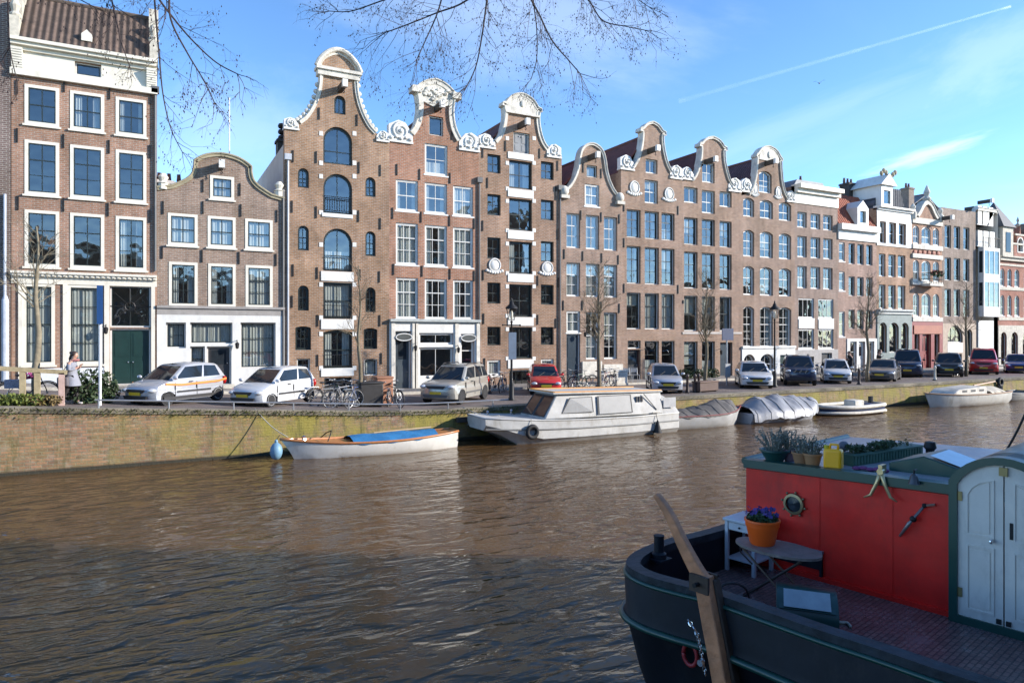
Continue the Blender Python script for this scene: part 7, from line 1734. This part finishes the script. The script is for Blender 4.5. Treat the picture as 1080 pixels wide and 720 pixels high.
# domed deck hatch with white panel
c = deckp(850, 655); hx = bth('deck_hatch', 'rounded dark green hatch box with a pale sloping panel', 'hatch', (c.x, c.y, DK), .5); hx.scale = (1.2, .85, 1.15)
dg = mat('hatch_green', (.012, .05, .045), .35); prf = [(-.26, 0), (.26, 0)]+[(.26*math.cos(t*PI/14), .1+.2*math.sin(t*PI/14)) for t in range(15)]
m = MB().prism(prf, -.33, .33); bevel(m.build('body', dg, hx), .012)
# sloping lid on the stern-near side
t0, t1 = PI*.58, PI*.86; 
def hp(t, y, k=1.0): return Vector((.26*math.cos(t)*k, y, .1+.2*math.sin(t)*k))
m = MB().add([hp(t0, -.3, 1.04), hp(t0, .3, 1.04), hp(t1, .3, 1.08), hp(t1, -.3, 1.08), hp(t0, -.3, .98), hp(t0, .3, .98), hp(t1, .3, .98), hp(t1, -.3, .98)], [(0, 1, 2, 3), (0, 4, 5, 1), (1, 5, 6, 2), (2, 6, 7, 3), (3, 7, 4, 0)]); m.build('lid', dg, hx)
MB().add([hp(t0+.07, -.25, 1.06), hp(t0+.07, .25, 1.06), hp(t1-.07, .25, 1.095), hp(t1-.07, -.25, 1.095)], [(0, 1, 2, 3)]).build('pale_panel', mat('pale_hatch_panel', (.27, .31, .33), .35, 0, .15, 5), hx)
# bollards on the stern quarter
def bitt(px, py, label, rr=.075, h_=.3, base=GZ):
    v = bz(px, py, base); r_ = bth('mooring_bitt', label, 'bollard', (v.x, v.y, base)); MB().lathe([(rr*1.5, -.03), (rr*1.5, .02), (rr, .04), (rr, h_), (rr*1.08, h_+.005), (rr*1.08, h_+.02), (.001, h_+.025)], 18).build('post', hullc, r_, smooth=40); MB().box(-rr*1.9, rr*1.9, -rr*1.9, rr*1.9, -.05, -.029).build('base_plate', hullc, r_); return r_
bitt(695, 585, 'black round mooring post on the stern quarter of the houseboat', .055, .2)
bitt(690, 606, 'dark green stub bollard inside the bulwark', .07, .26, DK+.1); 
v = deckp(694, 606); r_ = bth('can', 'small pale can on deck inside the rounded stern', 'can', (v.x+.05, v.y-.05, DK)); MB().lathe([(.05, 0), (.05, .1), (.053, .1), (.053, .11), (.046, .11), (.045, .03), (.001, .03)], 16).build('body', mat('pale_blue_tin', (.35, .42, .55), .4), r_, smooth=40); MB().tube([(.05, 0, .09), (0, .03, .13), (-.05, 0, .09)], .004, 5).build('handle', IRON(), r_)
v = [bz(px, py, z_) for px, py, z_ in ((757, 626, GZ+.05), (762, 617, GZ+.1), (774, 614.5, GZ+.1), (786, 620, GZ-.05), (790, 630, DK+.1))]
tag(MB().tube([BM @ q for q in catmull(v, 6)], .012, 6).build('hose', RUB(), None, smooth=True), 'thin black hose looping over the bulwark beside the timber post', 'hose')
v = [deckp(*q) for q in ((872, 652), (884, 657), (893, 658), (897, 662))]; tag(MB().tube([BM @ (q+Vector((0, 0, .015))) for q in catmull(v, 6)], .016, 6).build('rope', mat('pale_rope', (.45, .42, .35), .9), None, smooth=True), 'short pale rope end lying on the brick red deck', 'rope')
# rudder head: timber post outside the stern with a curved tiller
tp = bz(743, 615, GZ); X0 = -.14; rd_ = bth('rudder', 'tall timber rudder post with curved wooden tiller outside the stern', 'rudder', (0, 0, 0))
wb = mat('weathered_oak', (.5, .2, .09), .65, 0, .4, 3.5, bump=.6, bscale=14); wdk = mat('dark_oak', (.06, .035, .022), .7, 0, .3, 5)
def at_x(px, py, xa): return bw(px, py, xa)
tpz = at_x(742, 607, -.27); b0 = at_x(763, 722, -.27); 
def quadbar(path, w, d_, m_, nm, par, up=Vector((1, 0, 0))):
    mb = MB(); vs = []
    for i, p in enumerate(path):
        t = (path[min(i+1, len(path)-1)]-path[max(i-1, 0)]).normalized(); sd = t.cross(up).normalized(); wi = w[i] if isinstance(w, list) else w
        vs += [p-sd*wi/2-up*d_/2, p+sd*wi/2-up*d_/2, p+sd*wi/2+up*d_/2, p-sd*wi/2+up*d_/2]
    n_ = len(path); mb.add(vs, [(4*i+k, 4*i+(k+1) % 4, 4*i+4+(k+1) % 4, 4*i+4+k) for i in range(n_-1) for k in range(4)]+[(3, 2, 1, 0), tuple(4*n_-4+k for k in range(4))])
    return bevel(mb.build(nm, m_, par), .012)
low = b0+(b0-tpz).normalized()*1.1
quadbar([tpz, tpz.lerp(low, .5), low], .15, .13, wb, 'post', rd_)
quadbar([tpz+Vector((.07, -.075, -.02)), low+Vector((.07, -.1, 0))], .05, .1, wdk, 'back_board', rd_)
pth = [at_x(745, 615, -.27), at_x(738, 606, -.27), at_x(729, 590, -.27), at_x(718, 568, -.27), at_x(709, 548, -.27), at_x(700, 532, -.27), at_x(692, 521, -.27)]
quadbar(catmull(pth, 4), [.15-.105*(k/24)**1.3 for k in range(25)], .075, wb, 'tiller', rd_)
c = at_x(742, 611, -.27)
for xx in (-.085, .06): MB().box(c.x+xx, c.x+xx+.03, c.y-.1, c.y+.1, c.z-.1, c.z+.055).build('cheek_plate', wdk, rd_)
MB().lathe([(.02, -.15), (.02, .12)], 10, (c.x, c.y, c.z-.02), 'x').build('pin', IRON(), rd_)
m = MB(); ch = [at_x(727, 655, -.34), at_x(735, 668, -.35), at_x(738, 680, -.35), at_x(741, 696, -.35), at_x(744, 712, -.35)]
ch = catmull(ch, 4)
for i, p in enumerate(ch[:-1]):
    t = (ch[i+1]-p).normalized(); a_ = t.orthogonal().normalized() if i % 2 else t.cross(t.orthogonal()).normalized(); m.tube([p+t*.028*math.cos(k*PI/4)+a_*.016*math.sin(k*PI/4) for k in range(9)], .006, 4, cap=False)
m.build('chain', CHROME(), rd_)
p = at_x(740, 698, -.35); MB().lathe([(.03, -.03), (.035, 0), (.02, .02)], 10, (p.x, p.y, p.z), 'x').build('shackle', CHROME(), rd_)
p = bw(728, 690, -.235); hs_ = MB().tube([(p.x+.03*0, p.y+.075*math.cos(t*PI/12), p.z+.1*math.sin(t*PI/12)) for t in range(25)], .02, 8).build('hawse_ring', mat('hawse_red', (.3, .02, .025), .5), bg_, smooth=True)
# ---------------------------------------------------------------- bare trees
bark = mat('plane_bark', (.16, .13, .085), .85, 0, .4, 5, bump=.5, bscale=12); bark_g = mat('greenish_bark', (.2, .17, .115), .85, 0, .35, 4, bump=.4, bscale=10); twig_m = mat('twig_purple_brown', (.045, .03, .028), .8, 0, .2, 5)
def grow(mb, p, d, ln, r, lvl, rng, maxl, up=.12, droop=0.0, nseg=4, kids_=(2, 4), spread=.75, mi=0):
    pts = [p.copy()]; q = p.copy(); dd = d.normalized()
    for i in range(nseg):
        dd = (dd+Vector((rng.gauss(0, .13), rng.gauss(0, .13), rng.gauss(0, .1)+up-droop*(lvl/maxl)))).normalized(); q = q+dd*ln/nseg; pts.append(q.copy())
    mb.tube(pts, [r*(1-.55*i/nseg) for i in range(nseg+1)], 6 if r > .03 else (4 if r > .008 else 3), mi, cap=False)
    if lvl < maxl:
        for k in range(rng.randint(*kids_)):
            i = rng.randint(1, nseg); b = pts[i]; t = (pts[i]-pts[i-1]).normalized()
            o = Vector((rng.gauss(0, 1), rng.gauss(0, 1), rng.gauss(0, 1))); o = (o-t*o.dot(t)).normalized()
            grow(mb, b, t*(1-spread*.45)+o*spread*.75, ln*rng.uniform(.5, .78), r*.52, lvl+1, rng, maxl, up, droop, max(3, nseg-1), kids_, spread, mi)
def street_tree(px, dy, hgt, label, r0=.09, mk=None, seed=1, first=.45, nb=16, spread=.8, ln=1.1, guard=False):
    l = road(px, DQ+dy); rng = random.Random(seed); root = thing('young_tree', label, 'tree', l, 0, 'bare young trees on the far quay')
    pts = [Vector((.05*math.sin(k*1.3+seed), .05*math.cos(k*1.1), hgt*k/10)) for k in range(11)]; rs = [r0*(1-.82*(k/10)**1.1) for k in range(11)]
    pts[0] = Vector((0, 0, -.1)); MB().tube(pts, rs, 10).build('trunk', mk or bark, root, smooth=True)
    m = MB()
    for k in range(nb):
        t = first+(1-first)*(k/nb)**1.1; i = min(9, int(t*10)); p = pts[i].lerp(pts[i+1], t*10-i); a = rng.uniform(0, 6.3)
        grow(m, p, Vector((math.cos(a)*.8, math.sin(a)*.8, .75)), ln*(1.25-.75*t), max(.016, r0*.34*(1.2-t)), 0, rng, 3, .1, 0, 4, (2, 4), spread)
    m.build('branches', mk or bark, root)
    return root
street_tree(39, 1.9, 5.9, 'young tree with pale greenish trunk by the wooden rail', .13, bark_g, 3, .5, 14, .8, 1.25)
street_tree(379, 1.9, 5.8, 'slim bare tree beside the dark cargo box', .1, bark, 5, .42, 16, .7, .95)
street_tree(631.5, 3.2, 6.6, 'slim bare tree in front of the narrow pinkish bell gabled house', .12, bark, 7, .38, 34, .7, 1.05)
street_tree(744.5, 2.2, 6.2, 'slim bare tree in front of the farther twin gabled house', .12, bark, 9, .38, 34, .75, 1.1)
street_tree(915, 2.2, 6.6, 'slim bare tree in front of the white dormered house', .12, bark, 11, .42, 28, .75, 1.2)
street_tree(1019, 2.5, 6.8, 'slim bare tree in front of the plain grey-brown house', .12, bark, 13, .42, 28, .75, 1.2)
# old tree on the near bank whose twigs hang into the sky
rng = random.Random(21)
root = thing('overhanging_tree', 'large bare tree on the near bank with thin twigs hanging against the sky', 'tree', (-2.2, -2.6, NB))
base = Vector((-2.2, -2.6, NB))
tk = [Vector((0, 0, -.1)), Vector((.05, .1, 2)), Vector((.2, .3, 4)), Vector((.5, .6, 5.6)), Vector((.7, .9, 7))]
MB().tube(tk, [.32, .27, .24, .21, .17], 12).build('trunk', bark, root, smooth=True)
limbs = MB(); tw = MB()
def limb(px_pts, r0, r1, join, hang=12, seed=0, ln=.9, dens=1.0, mid=None):
    """a limb leaves the trunk, rises out of the frame and comes down through the given photo points (x, y, metres away)"""
    rg = random.Random(seed); P_ = [at(x, y, t)-base for x, y, t in px_pts]; first = P_[0]
    j = tk[join]; m1 = (j+first)/2+Vector((0, 0, 1.0)) if mid is None else mid
    path = catmull([j, m1]+P_, 6); r0 *= .5; r1 *= .8; ln *= .68; n = len(path); R_ = [r0+(r1-r0)*(k/(n-1))**.6 for k in range(n)]
    limbs.tube(path, R_, 6)
    st = 9
    for k in range(int(hang*.8)):
        i = rg.randint(st, n-2); p = path[i]; t = (path[i+1]-path[i-1]).normalized()
        o = Vector((rg.gauss(0, 1), rg.gauss(0, .6), rg.gauss(0, .6)-.35)); o = (o-t*o.dot(t)).normalized()
        grow(tw, p, t*.8+o*.7, ln*rg.uniform(.5, 1.1), max(.0045, R_[i]*.4), 0, rg, 4, -.02, .12, 4, (2, 3), .85)
    # end spray
    for k in range(3): grow(tw, path[-1], (path[-1]-path[-3]).normalized()+Vector((rg.gauss(0, .4), rg.gauss(0, .3), rg.gauss(0, .3))), ln*.6, r1*.9, 1, rg, 3, -.02, .1, 4, (2, 3), .8)
# left cluster
limb([(140, -60, 8), (162, -10, 8), (185, 22, 8), (205, 45, 8), (228, 66, 8), (250, 78, 8)], .05, .008, 4, 18, 1, .75)
limb([(170, -70, 7.6), (178, -20, 7.6), (180, 20, 7.6), (197, 55, 7.6), (215, 85, 7.6), (226, 108, 7.6)], .045, .007, 4, 14, 2, .7)
limb([(160, -60, 8.4), (163, 0, 8.4), (168, 60, 8.4), (172, 100, 8.4), (180, 135, 8.4), (192, 160, 8.4)], .04, .006, 3, 12, 3, .65)
limb([(110, -60, 8), (116, -10, 8), (122, 18, 8), (128, 45, 8), (136, 68, 8)], .04, .006, 4, 8, 4, .55)
limb([(10, -70, 8), (8, -20, 8), (9, 25, 8), (11, 55, 8), (18, 85, 8)], .04, .006, 3, 7, 5, .5)
limb([(30, -60, 8), (45, -20, 8), (75, -5, 8), (100, 8, 8)], .04, .006, 3, 7, 15, .5)
# middle cluster
limb([(520, -70, 9), (516, -20, 9), (512, 12, 9), (508, 40, 9), (502, 70, 9), (492, 92, 9)], .05, .008, 4, 24, 6, .95)
limb([(545, -80, 9), (520, -25, 9), (490, 2, 9), (460, 14, 9), (430, 26, 9), (408, 34, 9)], .05, .008, 4, 26, 7, .9)
limb([(600, -80, 9.5), (500, -35, 9.5), (440, -12, 9.5), (400, 2, 9.5), (370, 12, 9.5), (348, 12, 9.5)], .05, .007, 4, 20, 8, .8)
limb([(560, -70, 9), (556, -15, 9), (570, 18, 9), (583, 44, 9), (600, 64, 9), (612, 78, 9)], .05, .008, 4, 22, 9, .85)
limb([(590, -70, 9.4), (605, -20, 9.4), (622, 2, 9.4), (636, 22, 9.4), (660, 28, 9.4), (680, 32, 9.4)], .05, .007, 4, 24, 10, .8)
limb([(480, -70, 8.6), (470, -20, 8.6), (462, 12, 8.6), (450, 40, 8.6), (440, 62, 8.6)], .045, .007, 4, 18, 11, .8)
limb([(640, -70, 9.2), (655, -25, 9.2), (668, -5, 9.2), (685, 8, 9.2)], .045, .006, 4, 14, 12, .7)
limb([(565, -70, 9.6), (562, -10, 9.6), (566, 30, 9.6), (566, 62, 9.6), (560, 84, 9.6)], .04, .006, 4, 16, 14, .7)
rb = random.Random(5); bd_ = MB()
for k in range(0, len(tw.v), 47):
    p = Vector(tw.v[k]); bd_.ball(p, .006, .006, .012, 5, 3)
bd_.build('buds', twig_m, root); limbs.build('limbs', twig_m, root); tw.build('twigs', twig_m, root)
# ---------------------------------------------------------------- contrail and bird
a, b = at(716, 107, 1500), at(1066, 7, 1500); m, nt, bb = nodes('ice_trail'); L = nt.links.new
tr_ = N(nt, 'ShaderNodeBsdfTransparent'); df = N(nt, 'ShaderNodeBsdfDiffuse'); df.inputs[0].default_value = (.95, .95, .95, 1); tl = N(nt, 'ShaderNodeBsdfTranslucent'); tl.inputs[0].default_value = (.95, .95, .95, 1)
ad = N(nt, 'ShaderNodeAddShader'); L(df.outputs[0], ad.inputs[0]); L(tl.outputs[0], ad.inputs[1])
tc = N(nt, 'ShaderNodeTexCoord'); sp = N(nt, 'ShaderNodeSeparateXYZ'); L(tc.outputs['Generated'], sp.inputs[0]); nn = N(nt, 'ShaderNodeTexNoise', Scale=.02, Detail=5.0); L(tc.outputs['Object'], nn.inputs['Vector'])
mr = N(nt, 'ShaderNodeMapRange'); mr.inputs['To Min'].default_value = .05; mr.inputs['To Max'].default_value = .36; L(sp.outputs['X'], mr.inputs[0])
mu = N(nt, 'ShaderNodeMath', operation='MULTIPLY'); L(mr.outputs[0], mu.inputs[0]); L(nn.outputs['Fac'], mu.inputs[1])
lw = N(nt, 'ShaderNodeLayerWeight', Blend=.5); iv = N(nt, 'ShaderNodeMath', operation='SUBTRACT'); iv.inputs[0].default_value = 1; L(lw.outputs['Facing'], iv.inputs[1]); mu2 = N(nt, 'ShaderNodeMath', operation='MULTIPLY'); L(mu.outputs[0], mu2.inputs[0]); L(iv.outputs[0], mu2.inputs[1])
ms = N(nt, 'ShaderNodeMixShader'); L(mu2.outputs[0], ms.inputs[0]); L(tr_.outputs[0], ms.inputs[1]); L(ad.outputs[0], ms.inputs[2]); L(ms.outputs[0], nt.nodes['Material Output'].inputs['Surface'])
n = 30; o = MB().tube([a.lerp(b, k/n)-a for k in range(n+1)], [(5.5-2.8*k/n)*(1+.12*math.sin(k*1.7)) for k in range(n+1)], 12).build('contrail', m, None, a, smooth=True); tag(o, 'thin white aircraft trail slanting across the blue sky', 'contrail')
p = at(864, 88, 60); m = MB().ball((0, 0, 0), .16, .06, .06, 10, 6)
bd = thing('gull', 'small bird flying in the sky above the right-hand houses', 'bird', p, .6); m.build('body', mat('bird_grey', (.12, .12, .12), .7), bd, smooth=True)
for s in (-1, 1): MB().add([(.06, s*.04, .02), (-.06, s*.04, .02), (-.1, s*.3, .2), (.03, s*.28, .22), (-.2, s*.55, .1)], [(0, 1, 2, 3), (3, 2, 4)]).build('wing', mat('bird_grey', (.12, .12, .12), .7), bd)
# ---------------------------------------------------------------- the walking woman, by the rail
def skinned(name, verts, edges, radii, m, parent, sub=2):
    me = bpy.data.meshes.new(name); me.from_pydata(verts, edges, []); o = link(name, me, parent); me.materials.append(m)
    sk = o.modifiers.new('skin', 'SKIN'); sk.use_smooth_shade = True
    for i, r in enumerate(radii): me.skin_vertices[0].data[i].radius = (r, r) if not isinstance(r, tuple) else r
    me.skin_vertices[0].data[0].use_root = True
    s = o.modifiers.new('sub', 'SUBSURF'); s.levels = sub; s.render_levels = sub; return o
l = road(75, DQ+1.25); pr = thing('person', 'woman in pale coat walking past the wooden rail with head bent over her hands', 'person', l, R(-20)); pr.scale = (1.02, 1.02, 1.02)
skin = mat('skin_tone', (.5, .28, .2), .5, var=.05)
# walking towards +x; z up
V = [(0, 0, .92), (0, 0, 1.1), (.01, 0, 1.28), (.03, 0, 1.4), (.06, 0, 1.47), (.1, 0, 1.56), (.12, 0, 1.64),
     (.0, .09, .88), (.1, .1, .5), (.17, .1, .1), (.19, .1, .05), (.3, .1, .035), (0, -.09, .88), (-.08, -.1, .5), (-.24, -.1, .14), (-.26, -.1, .08), (-.16, -.1, .03),
     (.02, .17, 1.36), (.03, .22, 1.12), (.2, .1, 1.2), (.26, .06, 1.26), (.02, -.17, 1.36), (.03, -.22, 1.12), (.2, -.08, 1.2), (.26, -.04, 1.26)]
E = [(0, 1), (1, 2), (2, 3), (3, 4), (4, 5), (5, 6), (0, 7), (7, 8), (8, 9), (9, 10), (10, 11), (0, 12), (12, 13), (13, 14), (14, 15), (15, 16), (3, 17), (17, 18), (18, 19), (19, 20), (3, 21), (21, 22), (22, 23), (23, 24)]
RD = [.14, .12, .13, .1, .055, .085, .07, .09, .06, .04, .04, .03, .09, .06, .04, .04, .03, .06, .045, .035, .03, .06, .045, .035, .03]
skinned('body', V, E, RD, skin, pr)
legm = mat('dark_tights', (.03, .025, .025), .7); shoe = mat('pale_shoe', (.5, .48, .45), .6)
skinned('leggings', [(0, 0, .9), (0, .09, .86), (.1, .1, .5), (.17, .1, .1), (0, -.09, .86), (-.08, -.1, .5), (-.24, -.1, .14)], [(0, 1), (1, 2), (2, 3), (0, 4), (4, 5), (5, 6)], [.15, .1, .072, .05, .1, .072, .05], legm, pr)
for fx, fy, fz, tx_ in ((.17, .1, .05, .31), (-.25, -.1, .06, -.13)):
    skinned('shoe', [(fx, fy, fz+.04), (fx+.04, fy, fz), (tx_, fy, fz-.005)], [(0, 1), (1, 2)], [.055, .05, .04], shoe, pr, 1)
coat = mat('pale_grey_coat', (.25, .26, .3), .85, 0, .12, 6); m = MB(); rows = [(.62, .24, .25, .04), (.75, .22, .235, .03), (.95, .175, .2, .01), (1.1, .15, .175, .01), (1.25, .155, .2, .02), (1.38, .12, .2, .03), (1.44, .08, .1, .04)]; v = []
for z, rx, ry, ox in rows:
    for k in range(16): a_ = 2*PI*k/16; w_ = 1+.05*math.sin(a_*5)*(1 if z < 1 else 0); v.append((ox+rx*w_*math.cos(a_), ry*w_*math.sin(a_), z))
m.add(v, [(i*16+k, i*16+(k+1) % 16, i*16+16+(k+1) % 16, i*16+16+k) for i in range(len(rows)-1) for k in range(16)]); m.build('coat', coat, pr, smooth=True)
for s in (-1, 1): skinned('sleeve', [(.02, s*.16, 1.36), (.03, s*.22, 1.12), (.19, s*.1, 1.2)], [(0, 1), (1, 2)], [.082, .066, .05], coat, pr, 1)
MB().ball((.12, 0, 1.62), .085, .075, .11, 14, 10).build('head', skin, pr, smooth=True)
MB().ball((.205, 0, 1.6), .02, .014, .022, 8, 6).build('nose', skin, pr, smooth=True)
hair = mat('dark_brown_hair', (.045, .025, .018), .6); MB().ball((.09, 0, 1.655), .1, .088, .1, 14, 10).ball((-.0, 0, 1.7), .055, .05, .05, 10, 8).tube([(.03, 0, 1.66), (-.03, 0, 1.52), (-.05, .02, 1.38)], [.05, .045, .02], 8).build('hair', hair, pr, smooth=True)
m = MB()
for s in (-1, 1):
    for k in range(4): m.tube([(.26+.01*k, s*.045, 1.25+.02*k), (.3+.01*k, s*.03, 1.27+.02*k), (.31+.01*k, s*.0, 1.28+.02*k)], .009, 5)
m.build('fingers', skin, pr, smooth=True)
MB().tube([(.13+.09*math.cos(t*PI/8), .09*math.sin(t*PI/8), 1.45+.02*math.sin(t)) for t in range(17)], .035, 8).build('scarf', mat('pink_scarf', (.4, .16, .16), .9), pr, smooth=True)
ph = thing('smartphone', 'dark smartphone held in both hands by the walking woman', 'phone', (0, 0, 0)); q = Matrix.Translation(l) @ Matrix.Rotation(R(-20), 4, 'Z') @ Vector((.31, 0, 1.31)); ph.location = q; ph.rotation_euler = (0, R(-35), R(-20)); bevel(MB().box(-.07, .07, -.036, .036, -.004, .004).build('case', PLAST(), ph), .003); MB().box(-.062, .062, -.031, .031, .0041, .005).build('screen', mat('phone_screen', (.02, .025, .03), .08), ph)
q = Matrix.Translation(l) @ Matrix.Rotation(R(-20), 4, 'Z') @ Vector((-.12, -.27, .78)); bg2 = thing('shoulder_bag', 'dark grey shoulder bag hanging at the hip of the walking woman', 'bag', q, R(-20)); m = MB().box(-.17, .17, -.07, .07, -.14, .16); bevel(m.build('pouch', mat('grey_bag', (.12, .11, .12), .8), bg2), .04, 3); MB().tube([(-.12, 0, .15), (.0, .05, .4), (.12, .07, .58), (.14, .12, .6)], .014, 6).build('strap', PLAST(), bg2)

# two passers-by near the shops, far right
def passer(px, dy, rz, label, col, s=1.0):
    l = road(px, DQ+dy); c = copy_tree(pr, l, R(rz), label); c.scale = (s, s, s); cm = mat('coat_%d' % px, col, .85, 0, .12, 6)
    for o in c.children_recursive:
        if o.name.split('.')[0] in ('coat', 'sleeve', 'scarf'): o.material_slots[0].link = 'OBJECT'; o.material_slots[0].material = cm
passer(897, 5.2, 160, 'person in a dark coat walking behind the white hatchback', (.02, .02, .022), 1.08)
passer(926.5, 7.6, -60, 'person in a brown black coat standing at the white framed shop door', (.035, .025, .02), 1.08)
